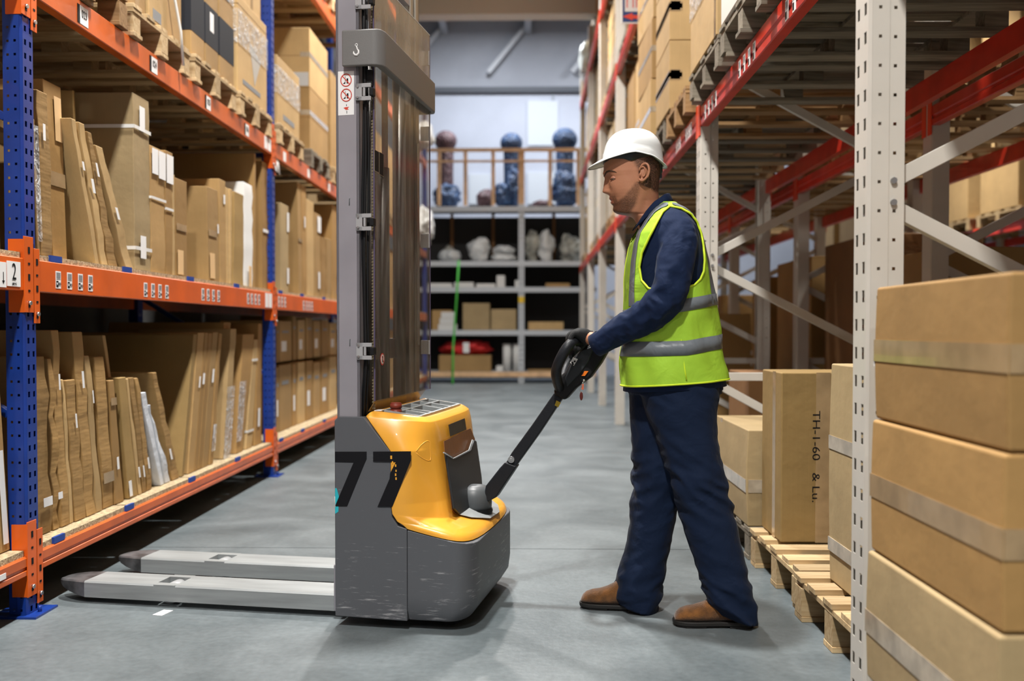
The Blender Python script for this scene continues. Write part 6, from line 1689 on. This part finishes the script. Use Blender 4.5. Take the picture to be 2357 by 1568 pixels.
# trousers: profile rows (v, left u, right u) for each leg
FAR = [(870, 1452, 1640), (900, 1450, 1636), (960, 1450, 1612), (1020, 1453, 1590), (1080, 1456, 1572), (1110, 1455, 1566), (1140, 1452, 1562), (1175, 1450, 1557), (1220, 1447, 1549), (1260, 1440, 1541), (1300, 1430, 1532), (1330, 1420, 1526), (1355, 1415, 1521), (1380, 1418, 1518), (1402, 1425, 1516)]
NEAR = [(870, 1470, 1660), (900, 1472, 1657), (950, 1488, 1648), (1000, 1508, 1650), (1050, 1524, 1657), (1090, 1536, 1666), (1130, 1547, 1677), (1170, 1559, 1688), (1220, 1574, 1699), (1260, 1588, 1707), (1300, 1602, 1716), (1335, 1613, 1725), (1360, 1620, 1732), (1385, 1626, 1737), (1410, 1640, 1739), (1424, 1650, 1739)]
def leg_rings(tab, y0, y1, hw0, hw1, seed, amp):
    out = []; v = tab[0][0]; k = 0
    n = 48; rnd = random.Random(seed)
    vs = []
    while v <= tab[-1][0]: vs.append(v); v += 6
    for i, v in enumerate(vs):
        a, b = interp(tab, v); t = i/(len(vs) - 1.0)
        y = y0 + (y1 - y0)*t; hw = hw0 + (hw1 - hw0)*t
        sc = (y/YC)
        pa, pb = at(a, v, y), at(b, v, y); z = pa.z
        rg = []
        for j in range(n):
            th = 2*math.pi*j/n; c, s = math.cos(th), math.sin(th)
            e = 0.22 + 1.0*gs(t - 0.93, 0.11) + 0.75*gs(t - 0.45, 0.12) + 0.25*gs(t, 0.1)
            q_ = Vector(((pa.x + pb.x)/2 + (pb.x - pa.x)/2*c, y + hw*s, z)); sh_ = z + 0.55*q_.x*(1 if seed == 5 else -1)
            w = fold_noise(Vector((q_.x*7, q_.y*7, sh_*19)) + Vector((seed*3.3, 0, 0)))*2.4 + 0.8*fold_noise(Vector((q_.x*16, q_.y*16, sh_*36 + seed)))
            d = amp*e*w*1.5
            tilt = 0
            if seed == 1: tilt = -0.020*max(0, (t - 0.86)/0.14)*c*-1      # hem slopes forward over the boot
            rg.append(Vector(((pa.x + pb.x)/2 + ((pb.x - pa.x)/2 + d)*sup(c, 0.92), y + (hw + d)*sup(s, 0.92), z + (0.022*(-c)*max(0, (t - 0.8)/0.2)))))
        out.append(rg)
    return out
m = MB()
m.loft(leg_rings(FAR, 3.735, 3.79, 0.125, 0.098, 1, 0.0042))
m.loft(leg_rings(NEAR, 3.635, 3.585, 0.120, 0.088, 5, 0.0042))
m.loft([torso_ring(v, -0.004) for v in (905, 890, 870, 850, 830)])
trs = remeshed(m, 'trousers', NAVYP, 0.0065, 3)

# shirt tail below the vest
m = MB(); rg = [torso_ring(850, 0.006, 72), torso_ring(880, 0.010, 72), torso_ring(893, 0.013, 72), torso_ring(893, 0.009, 72), torso_ring(870, 0.004, 72)]
for k_, r_ in enumerate(rg):
    for j in range(72):
        th = 2*math.pi*j/72
        r_[j] = r_[j] + Vector((0, 0, 0.012*math.cos(th) if k_ in (1, 2, 3) else 0)) + (r_[j] - Vector((r_[j].x, YC, r_[j].z)))*0.02*math.sin(7*th)
m.loft(rg, cap=False); ps(m, 'shirt_tail', NAVY)

# ---- high visibility vest
LIME = cloth_mat('lime_vest_cloth', (0.37, 0.62, 0.05), (0.32, 0.55, 0.035), 0.7)
REFL = cloth_mat('grey_reflective_tape', (0.17, 0.19, 0.21), (0.13, 0.15, 0.17), 0.35)
TRIM = mat('yellow_green_trim', (0.62, 0.82, 0.03), 0.6)
VEST = [(470, 1507, 1556, 0.078), (480, 1500, 1568, 0.105), (490, 1493, 1580, 0.142), (503, 1484, 1591, 0.180), (520, 1472, 1601, 0.204), (545, 1456, 1611, 0.214), (570, 1449, 1618, 0.212), (610, 1442, 1628, 0.204), (650, 1438, 1636, 0.196), (690, 1437, 1643, 0.190), (740, 1434, 1649, 0.188), (790, 1431, 1655, 0.190), (830, 1430, 1662, 0.194), (862, 1431, 1669, 0.198), (878, 1432, 1670, 0.199)]
HOLE = [(1531, 484), (1512, 500), (1500, 520), (1482, 555), (1467, 590), (1462, 620), (1466, 650), (1480, 668), (1508, 676), (1535, 671), (1560, 667), (1580, 661), (1594, 648), (1603, 630), (1606, 605), (1605, 575), (1601, 545), (1592, 520), (1578, 503), (1556, 490)]
def inside(pt, poly):
    x, y = pt; r = False; n = len(poly); j = n - 1
    for i in range(n):
        xi, yi = poly[i]; xj, yj = poly[j]
        if (yi > y) != (yj > y) and x < (xj - xi)*(y - yi)/(yj - yi) + xi: r = not r
        j = i
    return r
nV, nT = 150, 240
def vest_point(v, th):
    F, Bk, hw = interp(VEST, v)
    c, s = math.cos(th), math.sin(th)
    dv = 0
    t = (v - 470)/408.0
    ve = v - 9*c*max(0, (v - 640)/240.0)          # hem rises to the back
    fold = (0.004*math.sin(5*th + v*0.012) + 0.003*math.sin(9*th - v*0.03) + 0.0025*math.sin(3*th + v*0.06))*max(0, min(1, (v - 600)/140))
    u0 = (F + Bk)/2 + (Bk - F)/2*sup(c, 0.85)
    p = P2(u0, ve)
    return Vector((p.x + fold*c, YC + (hw + fold)*sup(s, 0.85), p.z)), u0, ve
m = MB(); grid = []
for i in range(nV + 1):
    v = 470 + 408*(i/nV)
    row = []
    for j in range(nT):
        th = 2*math.pi*j/nT; p, u0, ve = vest_point(v, th); row.append((len(m.v), u0, ve, th)); m.v.append(p)
    grid.append(row)
def band(u, v, c):
    # sloping belts and braces
    b1 = 717 - (u - 1495)*0.185; b2 = 803 - (u - 1430)*0.03 - max(0, u - 1560)*0.13
    if abs(v - b1) < 14.0: return True
    if abs(v - b2) < 16.0: return True
    return False
for i in range(nV):
    for j in range(nT):
        a, b_, c_, d_ = grid[i][j], grid[i][(j+1)%nT], grid[i+1][(j+1)%nT], grid[i+1][j]
        u = (a[1] + b_[1] + c_[1] + d_[1])/4; v = (a[2] + c_[2])/2; th = a[3] + math.pi/nT
        if inside((u, v), HOLE) : continue
        # open neck
        vn = interp([(-1, 560), (-0.8, 520), (-0.4, 490), (0.2, 478), (1, 474)], math.cos(th))[0]
        if v < vn and abs(math.sin(th)) < 0.6: continue
        y = abs((m.v[a[0]].y + m.v[c_[0]].y)/2 - YC)
        mi = 0
        m.face((a[0], b_[0], c_[0], d_[0]), mi, True)
vest = ps(m, 'safety_vest', [LIME, REFL], recalc=False); vest['label'] = 'lime green vest with grey reflective bands'
bm = bmesh.new(); bm.from_mesh(vest.data)
loose = [v_ for v_ in bm.verts if not v_.link_faces]; bmesh.ops.delete(bm, geom=loose, context='VERTS')
bmesh.ops.recalc_face_normals(bm, faces=bm.faces); bm.to_mesh(vest.data); bm.free()
sd = vest.modifiers.new('t', 'SOLIDIFY'); sd.thickness = 0.002; sd.offset = 0
# reflective tape: two belts and the braces over the shoulders
def vp(v, th, off):
    p, u0, ve = vest_point(v, th); F, Bk, hw = interp(VEST, v); cc = Vector((P2((F + Bk)/2, 600).x, YC, p.z))
    return p + (p - cc).normalized()*off, u0, ve
def belt(fn, hwv, name):
    m = MB(); rows = [[], [], [], []]
    for j in range(181):
        th = 2*math.pi*j/180
        v = 740.0
        for _ in range(6):
            p, u0, ve = vest_point(v, th); v += fn(u0) - ve
        for k, (dv, off) in enumerate(((-hwv, 0.0005), (-hwv, 0.0022), (hwv, 0.0022), (hwv, 0.0005))):
            rows[k].append(vp(v + dv, th, off + 0.001)[0])
    m.loft([list(r_) for r_ in rows], closed=False, cap=False); return sub(vest, m, name, REFL, recalc=False)
belt(lambda u: 717 - (u - 1495)*0.185, 13.5, 'reflective_band'); belt(lambda u: 803 - (u - 1430)*0.03 - max(0, u - 1560)*0.13, 16, 'reflective_band')
for s in (-1, 1):
    for fb in (-1, 1):
        m = MB(); rows = []
        for i in range(46):
            v = 476 + (704 - 476)*i/45.0; F, Bk, hw = interp(VEST, v); row = []
            for yy in (0.088, 0.125):
                q = min(0.995, yy/hw); sn = q**(1/0.85); c = math.sqrt(1 - sn*sn)*fb; row.append(vp(v, math.atan2(s*sn, c), 0.0032)[0] + Vector((0, 0, 0.004*max(0, min(1, (540 - v)/40)))))
            rows.append(row)
        m.loft(rows, closed=False, cap=False); sub(vest, m, 'reflective_brace', REFL, recalc=False)
# piping
def on_vest(u, v, s):
    F, Bk, hw = interp(VEST, v); c = ((u - (F + Bk)/2)/((Bk - F)/2)); c = max(-0.999, min(0.999, c))
    cc = sgn(c)*abs(c)**(1/0.85); sn = math.sqrt(max(0, 1 - cc*cc)); p = P2(u, v)
    return Vector((p.x, YC + s*(hw*abs(sn)**0.85 + 0.0015), p.z))
for s in (-1, 1):
    poly = HOLE + [HOLE[0]]; pts = []
    for a, b_ in zip(poly, poly[1:]):
        for k in range(4): pts.append(on_vest(a[0] + (b_[0] - a[0])*k/4, a[1] + (b_[1] - a[1])*k/4, s))
    pts.append(pts[0])
    m = MB(); m.tube(pts, 0.0042, 8); sub(vest, m, 'armhole_piping', TRIM)
    m = MB(); m.tube([on_vest(u, v, s) for u, v in ((1546, 668), (1546, 700), (1546, 735), (1549, 770), (1553, 810), (1558, 850), (1561, 868))], 0.0025, 6); sub(vest, m, 'side_seam', TRIM)
m = MB(); pts = [vest_point(878, 2*math.pi*j/nT)[0] for j in range(nT)]; pts.append(pts[0]); m.tube(pts, 0.0038, 8); sub(vest, m, 'hem_piping', TRIM)
# front opening piping near the centre of the chest
m = MB(); pts = [vest_point(v, R(180 - (8 if v > 600 else 8 + (600 - v)*0.28)))[0] for v in range(520, 878, 12)]; m.tube(pts, 0.004, 8); sub(vest, m, 'front_piping', TRIM)

# ---- boots
SUEDE = mat('brown_suede', (0.155, 0.06, 0.011), 0.9, var=0.35, vscale=30, bump=0.4, bscale=220, sheen=0.4)
SOLE = mat('black_sole', (0.014, 0.013, 0.012), 0.55)
def boot(toe, heel):
    toe = Vector(toe); heel = Vector(heel); d = (heel - toe); Lb = d.length; d.normalize(); w = Vector((-d.y, d.x, 0))
    m = MB(); secs_ = []
    for t, hw, h in ((0.004, 0.016, 0.034), (0.03, 0.030, 0.048), (0.08, 0.040, 0.060), (0.16, 0.0455, 0.068), (0.27, 0.048, 0.074), (0.38, 0.0465, 0.085), (0.48, 0.043, 0.100), (0.57, 0.040, 0.120), (0.66, 0.038, 0.15), (0.78, 0.038, 0.155), (0.90, 0.036, 0.155), (0.97, 0.030, 0.15), (1.0, 0.015, 0.14)):
        rg = []; c0 = toe + d*(t*Lb)
        for j in range(24):
            a = 2*math.pi*j/24; c, s = math.cos(a), math.sin(a)
            zb = 0.020
            z = zb + (h - zb)*(0.5 + 0.5*sup(s, 0.75)); yw = hw*sup(c, 0.8)*(1.0 if s < 0.2 else 1 - 0.25*s)
            rg.append(c0 + w*yw + Vector((0, 0, z)))
        secs_.append(rg)
    m.loft(secs_); b = ps(m, 'boot', SUEDE)
    m = MB(); out = []
    prof_ = ((0.0, 0.012), (0.02, 0.028), (0.06, 0.040), (0.15, 0.049), (0.28, 0.051), (0.45, 0.046), (0.6, 0.041), (0.8, 0.041), (0.94, 0.037), (1.0, 0.022))
    left = [toe + d*(t*Lb*1.01 - 0.004) + w*h for t, h in prof_]; right = [toe + d*(t*Lb*1.01 - 0.004) - w*h for t, h in prof_[::-1]]
    poly = left + right
    m.prism([p + Vector((0, 0, 0.008)) for p in poly], (0, 0, 0.015)); so = sub(b, m, 'sole', SOLE, bevel=0.003)
    m = MB(); hp = [p for p in [toe + d*(t*Lb) + w*h for t, h in ((0.70, 0.038), (0.94, 0.036), (1.0, 0.02))] + [toe + d*(t*Lb) - w*h for t, h in ((1.0, 0.02), (0.94, 0.036), (0.70, 0.038))]]
    m.prism([p + Vector((0, 0, 0.0)) for p in hp], (0, 0, 0.012)); sub(so, m, 'heel', SOLE)
    m = MB(); hp = [toe + d*(t*Lb) + w*h for t, h in ((0.03, 0.026), (0.15, 0.045), (0.4, 0.042))] + [toe + d*(t*Lb) - w*h for t, h in ((0.4, 0.042), (0.15, 0.045), (0.03, 0.026))]
    m.prism([p + Vector((0, 0, 0.0)) for p in hp], (0, 0, 0.010)); sub(so, m, 'forefoot_tread', SOLE)
t1 = atz(1553, 1430, 0.02); h1 = atz(1727, 1424, 0.02)
boot((t1.x, 3.585, 0), (h1.x, 3.575, 0))
t2 = atz(1337, 1384, 0.02); 
boot((t2.x, t2.y, 0), (t2.x + 0.262, t2.y - 0.055, 0))

# ---- gloved hands on the loop handle
GLV = mat('black_glove_knit', (0.009, 0.0095, 0.0105), 0.85, bump=0.3, bscale=420)
def glove(yc, s, name='glove'):
    """yc: middle of the hand along the bar; s: -1 when the little finger is on the camera side"""
    def q(u, v, y): p = P2(u, v); return Vector((p.x, y, p.z))
    m = MB()
    # palm and back of the hand, from the wrist to the knuckles
    rg = []
    for (u, v, hw, hh, tw) in ((1357, 780, 0.0285, 0.027, 0), (1350, 776, 0.031, 0.028, 0), (1341, 770.5, 0.038, 0.026, 0), (1331, 767.5, 0.042, 0.022, 0), (1323, 767.5, 0.042, 0.016, 0), (1317, 769, 0.038, 0.010, 0)):
        c = q(u, v, yc); ring_ = []
        tgx = Vector((-0.85, 0, 0.35)).normalized(); up = Vector((0.38, 0, 0.92)).normalized()
        for j in range(28):
            a = 2*math.pi*j/28; ring_.append(c + Vector((0, 1, 0))*hw*sup(math.cos(a), 0.8) + up*hh*sup(math.sin(a), 0.85))
        rg.append(ring_)
    m.loft(rg)
    # four fingers wrapping over and under the bar, unequal lengths
    for k, (dy, r, ln) in enumerate(((-0.0315, 0.0092, 0.80), (-0.0105, 0.0102, 0.95), (0.0105, 0.0104, 1.0), (0.0310, 0.0100, 0.92))):
        y = yc - s*dy*(-1)
        pts = [(1330, 766.5), (1320.5, 768.0 - k*0.3), (1313.5, 774.5), (1311.5, 784), (1314.5, 794), (1322, 800.5), (1331, 803)]
        n_ = 4 + int(3*ln)
        P_ = [q(u, v, y + s*0.0015*i) for i, (u, v) in enumerate(pts[:n_])]
        for _ in range(1):
            Q = [P_[0]]
            for i in range(len(P_) - 1): Q += [P_[i].lerp(P_[i+1], 0.3), P_[i].lerp(P_[i+1], 0.7)]
            Q.append(P_[-1]); P_ = Q
        m.tube(P_, [r*(1.04 - 0.018*i) for i in range(len(P_))], 12); m.ellipsoid(P_[-1], (r*0.82,)*3)
    # thumb leaves the side of the palm near its base and closes below the bar
    ty = yc + s*(-1)*(-0.036)
    P_ = [q(1352, 778, yc + (-s)*(-1)*-0.02 if False else yc - s*0.024), q(1346, 786, yc - s*0.040), q(1340, 797, yc - s*0.042), q(1332, 803, yc - s*0.034), q(1325, 804, yc - s*0.024)]
    m.tube(P_, [0.014, 0.0135, 0.012, 0.011, 0.009], 12); m.ellipsoid(P_[-1], (0.009,)*3)
    o = ps(m, name, GLV)
    r = o.modifiers.new('r', 'REMESH'); r.mode = 'VOXEL'; r.voxel_size = 0.0022; r.use_smooth_shade = True
    sm_ = o.modifiers.new('s', 'SMOOTH'); sm_.iterations = 2; sm_.factor = 0.5
    # ribbed cuff
    c = q(1355, 779, yc); m = MB(); tg = (q(1366, 784, yc) - q(1348, 772, yc)).normalized(); yv = Vector((0, 1, 0)); xv = yv.cross(tg)
    m.tube([c + xv*math.cos(a)*0.027 + yv*math.sin(a)*0.0285 - tg*0.006 for a in [2*math.pi*i/40 for i in range(41)]], 0.0035, 8); sub(o, m, 'glove_cuff', GLV)
    return o
glove(3.672, -1)
glove(3.908, 1)
# ================================================================ SHELVING AT THE FAR END
YS_ = 19.6
SHW = mat('white_grey_shelf_paint', (0.50, 0.53, 0.56), 0.5)
DBK = mat('dark_back_panel', (0.018, 0.017, 0.016), 0.8)
WDO = mat('orange_timber', (0.70, 0.45, 0.25), 0.7, var=0.15, vscale=5)
def F(u, v, y=YS_): return at(u, v, y)
sh = thing('shelving_unit', (F(1170, 870).x, YS_, 0), 'white metal shelving unit with bags and boxes at the far end of the aisle', 'shelves')
x0, x1 = F(940, 700).x, F(1372, 700).x
for u in (945, 1200, 1362):
    c = F(u, 700).x; m = MB()
    perforated(m, (c - 0.055, YS_, 0), (1, 0, 0), (0, 0, 1), 0.11, 3.52, 0.1, [(0.04, 0.07)], (0.035, 0.065))
    m.box((c - 0.055, YS_ + 0.003, 0), (c - 0.05, YS_ + 0.08, 3.52)); m.box((c + 0.05, YS_ + 0.003, 0), (c + 0.055, YS_ + 0.08, 3.52))
    m.build('shelf_post', SHW, sh, recalc=False)
    m = MB(); m.box((c - 0.055, YS_ + 1.0, 0), (c + 0.055, YS_ + 1.06, 3.52)); m.build('shelf_post', SHW, sh)
zl = {}
for k, v in (('a', 862), ('b', 766), ('c', 667), ('d', 607), ('e', 481)):
    z = F(1170, v).z; zl[k] = z + 0.052
    m = MB(); m.box((x0, YS_ - 0.01, z - 0.05), (x1, YS_ + 0.02, z + 0.05)); m.build('shelf_beam', SHW if k != 'a' else WDO, sh)
    m = MB(); m.box((x0, YS_ + 0.02, z + 0.02), (x1, YS_ + 1.05, z + 0.05)); m.build('shelf_board', SHW, sh)
m = MB(); m.box((x0, YS_ + 1.07, 0.05), (x1, YS_ + 1.1, zl['e'] - 0.1)); m.build('back_panel', DBK, sh)
m = MB(); c = F(1200, 690); m.box((c.x - 0.056, YS_ - 0.006, c.z - 0.06), (c.x + 0.056, YS_, c.z + 0.06)); m.build('yellow_tag', mat('yellow_tape', (0.75, 0.5, 0.03), 0.5), sh)
for u in (1040, 1135, 1275):
    c = F(u, 540, YS_ + 0.95); m = MB(); m.box((c.x - 0.03, YS_ + 0.98, zl['d']), (c.x + 0.03, YS_ + 1.02, zl['e'])); m.build('divider_post', K_E, sh)
# timber frame on top
for u in (1071, 1135, 1200, 1266, 1331, 1010):
    a = F(u, 470); b_ = F(u, 344); w = 0.035 if u != 1200 else 0.06
    m = MB(); m.box((a.x - w, YS_ + 0.02, a.z - 0.02), (a.x + w, YS_ + 0.09, b_.z)); m.build('timber_post', WDO, sh)
for v, h in ((345, 0.035), (371, 0.02)):
    z = F(1170, v).z; m = MB(); m.box((x0, YS_ - 0.015, z - h), (x1, YS_ + 0.02, z + h)); m.build('timber_rail', WDO, sh)
# bundles of rolled netting
def bundle_mat(name, c1, c2):
    m = bpy.data.materials.new(name); m.use_nodes = True
    nt = m.node_tree; N = nt.nodes; L = nt.links; b = N['Principled BSDF']
    tc = N.new('ShaderNodeTexCoord'); vo = N.new('ShaderNodeTexVoronoi'); vo.inputs['Scale'].default_value = 20
    L.new(tc.outputs['Object'], vo.inputs['Vector'])
    rp = N.new('ShaderNodeValToRGB'); rp.color_ramp.elements[0].position = 0.1; rp.color_ramp.elements[1].position = 0.6
    rp.color_ramp.elements[0].color = (*c2, 1); rp.color_ramp.elements[1].color = (*c1, 1)
    L.new(vo.outputs['Distance'], rp.inputs[0]); L.new(rp.outputs[0], b.inputs['Base Color'])
    bp = N.new('ShaderNodeBump'); bp.inputs['Distance'].default_value = 0.03; bp.inputs['Strength'].default_value = 0.8; bp.invert = True
    L.new(vo.outputs['Distance'], bp.inputs['Height']); L.new(bp.outputs[0], b.inputs['Normal'])
    return m
BB = bundle_mat('blue_net_roll', (0.01, 0.03, 0.09), (0.06, 0.14, 0.30)); BR = bundle_mat('brown_net_roll', (0.06, 0.03, 0.04), (0.20, 0.11, 0.12))
def blob(name, u, v, hw, hh, mt, label, cat, group, y=YS_ + 0.4, seed=0, dy=0.3, floor=None):
    """soft lumpy package"""
    c = F(u, v, y); k = y/FPX; rx, rz = hw*k, hh*k
    z = c.z
    if floor is not None: z = floor + rz*0.96
    m = MB(); m.ellipsoid((0, 0, 0), (rx, dy, rz), nu=40, nv=26)
    for i, p in enumerate(m.v):
        n = noise.noise(Vector((p.x*6 + seed*3.1, p.y*6, p.z*6)))*0.34 + noise.noise(Vector((p.x*16 + seed, p.y*16, p.z*16)))*0.20
        q = p*(1 + n); q.z = max(q.z, -rz*0.93); m.v[i] = q
    o = m.build(name, mt); o.location = (c.x, y, z); tag(o, label, cat, group); return o
GN = 'netting bundles on the far shelves'; ZE = zl['e']
for (u, v, hw, mt, lab) in ((1026, 325, 23, BR, 'brown net roll standing highest at the left of the far shelf top'), (1177, 330, 23, BB, 'blue net roll standing high in the middle of the far shelf top'), (1300, 322, 26, BB, 'blue net roll standing high at the right of the far shelf top')):
    y = YS_ + 0.66; c = F(u, v, y); r = hw*y/FPX
    m = MB(); L_ = c.z - ZE
    m.tube([(0, 0, 0), (0, 0, L_*0.5), (0, 0, L_*0.9)], [r*0.8, r*0.75, r*0.8], 20, cap=False); m.ellipsoid((0, 0, L_), (r*1.12, r, r*1.05))
    o = m.build('net_roll', mt); o.location = (c.x, y, ZE); tag(o, lab, 'net roll', GN)
for i, (u, v, hw, hh, mt, lab) in enumerate(((1032, 445, 29, 25, BB, 'blue net bundle lying at the left of the far shelf top'), (1118, 452, 17, 20, BR, 'brown net bundle lying between blue ones on the far shelf top'), (1160, 445, 19, 26, BB, 'blue net bundle left of the middle timber post'), (1183, 425, 15, 42, BB, 'tall blue net bundle touching the middle timber post'), (1302, 432, 28, 38, BB, 'large blue net bundle at the right of the far shelf top'), (1250, 462, 20, 8, BR, 'low brown bundle right of the middle timber post'))):
    blob('net_bundle', u, v, hw*1.12, hh*1.1, mt, lab, 'net bundle', GN, y=YS_ + 0.30 + 0.0*i, seed=i, dy=0.18, floor=ZE)
PLW = mat('white_plastic_bag', (0.62, 0.64, 0.64), 0.3, bump=0.6, bscale=9); PLG = mat('clear_grey_bag', (0.34, 0.34, 0.30), 0.3, var=0.4, vscale=6, bump=0.6, bscale=9)
GB = 'plastic bags on the far shelves'
for i, (u, v, hw, hh, mt, lab) in enumerate(((1035, 580, 24, 15, PLW, 'white plastic bag left on the second highest far shelf'), (1031, 545, 17, 20, PLG, 'grey bag behind the white one at the far left'), (1102, 570, 24, 29, PLW, 'large white plastic bag in the middle of the far shelf bay'), (1160, 592, 29, 10, PLW, 'flat white bag, lower of two stacked'), (1160, 571, 26, 10, PLW, 'flat white bag, upper of two stacked'), (1224, 565, 17, 38, PLG, 'tall grey bag right of the middle shelf post'), (1256, 566, 18, 36, PLW, 'tall pale bag right of the grey bag'), (1312, 570, 24, 32, PLG, 'grey green bag at the right of the far shelf'))):
    fl = zl['d'] if 'upper of' not in lab else zl['d'] + 0.155
    blob('plastic_bag', u, v, hw, hh, mt, lab, 'bag', GB, y=YS_ + (0.35 if 'behind' not in lab else 0.66), seed=20 + i, dy=0.2, floor=fl)
def fbox(name, u0, u1, v0, zf, mt, label, group, y=YS_ + 0.1, d=0.5, cat='box'):
    a, b_ = F(u0, v0, y), F(u1, v0, y); m = MB(); m.box((a.x, y, zf), (b_.x, y + d, max(a.z, zf + 0.03))); tag(m.build(name, mt, bevel=0.01), label, cat, group)
GX = 'boxes on the far shelves'; WPK = mat('white_pack', (0.66, 0.66, 0.64), 0.5)
fbox('small_box', 1143, 1162, 634, zl['c'], WPK, 'small white box standing on the third far shelf', GX)
fbox('flat_pack', 1045, 1090, 650, zl['c'], WPK, 'flat white pack left on the third far shelf', GX)
fbox('flat_pack', 1096, 1140, 653, zl['c'], WPK, 'flat white pack next to the small white box on the far shelf', GX)
fbox('flat_pack', 985, 1040, 652, zl['c'], WPK, 'flat white pack at the far left of the third far shelf', GX)
fbox('flat_pack', 1185, 1197, 645, zl['c'], WPK, 'small white pack against the middle shelf post', GX)
fbox('flat_pack', 1256, 1312, 652, zl['c'], K_B, 'flat brown pack on the right of the third far shelf', GX)
fbox('cardboard_box', 1065, 1127, 698, zl['b'], K_G, 'beige box, tallest on the fourth far shelf', GX)
fbox('cardboard_box', 1130, 1188, 712, zl['b'], K_G, 'pale box beside the beige one on the fourth far shelf', GX)
fbox('cardboard_box', 994, 1040, 714, zl['b'], K_B, 'brown box at the left of the fourth far shelf', GX)
for j in range(3): 
    z = zl['b'] + 0.0 + j*0.12
    c = F(1028, 740, YS_ - 0.0); m = MB(); m.box((c.x - 0.17 + 0.03*j, YS_ + 0.02, z), (c.x + 0.2 - 0.02*j, YS_ + 0.08, z + 0.115)); tag(m.build('flat_pack', WPK), '%s white pack in front of the brown box on the fourth far shelf' % ('bottom', 'middle', 'top')[j], 'box', GX)
fbox('board', 1216, 1297, 741, zl['b'], K_C, 'pale board lying on the right of the fourth far shelf', GX, cat='board')
fbox('cardboard_box', 1010, 1130, 818, zl['a'], K_B, 'long brown box on the lowest far shelf', GX, d=0.7)
c = F(1071, 800, YS_ + 0.4); zb_ = F(1070, 818, YS_ + 0.1).z
rb_ = blob('red_bundle', 1073, 800, 56, 17, mat('red_cloth', (0.55, 0.02, 0.02), 0.6, var=0.2, vscale=8), 'red rolled bundle on top of the long brown box', 'bundle', None, y=YS_ + 0.42, seed=41, dy=0.25, floor=zb_)
m = MB(); m.box((F(1066, 800, YS_ + 0.15).x, YS_ + 0.15, zb_ + 0.05), (F(1080, 800, YS_ + 0.15).x, YS_ + 0.17, zb_ + 0.25)); m.build('white_tag', WHITE, rb_)
for k, u in enumerate((1167, 1190)):
    y = YS_ + 0.3; a = F(u, 792, y); m = MB(); m.tube([(a.x, y, zl['a']), (a.x, y, a.z)], 0.085, 20)
    tag(m.build('film_roll', WPK), ('left', 'right')[k] + ' upright white film roll on the lowest far shelf', 'roll', 'film rolls')
fbox('flat_pack', 1142, 1158, 843, zl['a'], WPK, 'little white pack left of the film rolls', GX)
fbox('board', 1215, 1340, 852, zl['a'], K_B, 'flat brown boards at the right of the lowest far shelf', GX, cat='board')
m = MB(); m.tube([F(1056, 600, YS_ - 0.03), F(1050, 700, YS_ - 0.03), F(1043, 800, YS_ - 0.03), atz(1042, 884, 0.01)], 0.02, 8)
tag(m.build('green_strap', mat('green_strap', (0.06, 0.42, 0.05), 0.5)), 'green strap hanging in front of the far shelves down to the floor', 'strap')
# wrapped white goods at the far end of the left rack
for i, (v, hh, z, lab) in enumerate(((270, 30, 4.02, 'white film wrapped bale on the left rack beside the far wall, high level'), (470, 45, 2.425, 'white film wrapped bale on the left rack beside the far wall, above the second beam'))):
    blob('wrapped_bale', 975, v, 22, hh, PLW, lab, 'bale', 'wrapped bales', y=16.3, seed=60 + i, dy=0.35, floor=z)
o_ = blob('wrapped_bale', 1346, 60, 12, 45, mat('greenish_white_film', (0.66, 0.70, 0.66), 0.3, bump=0.5, bscale=10), 'white film wrapped bale topmost at the far end of the right rack', 'bale', 'wrapped bales', y=18.4, seed=71, dy=0.35, floor=5.61)
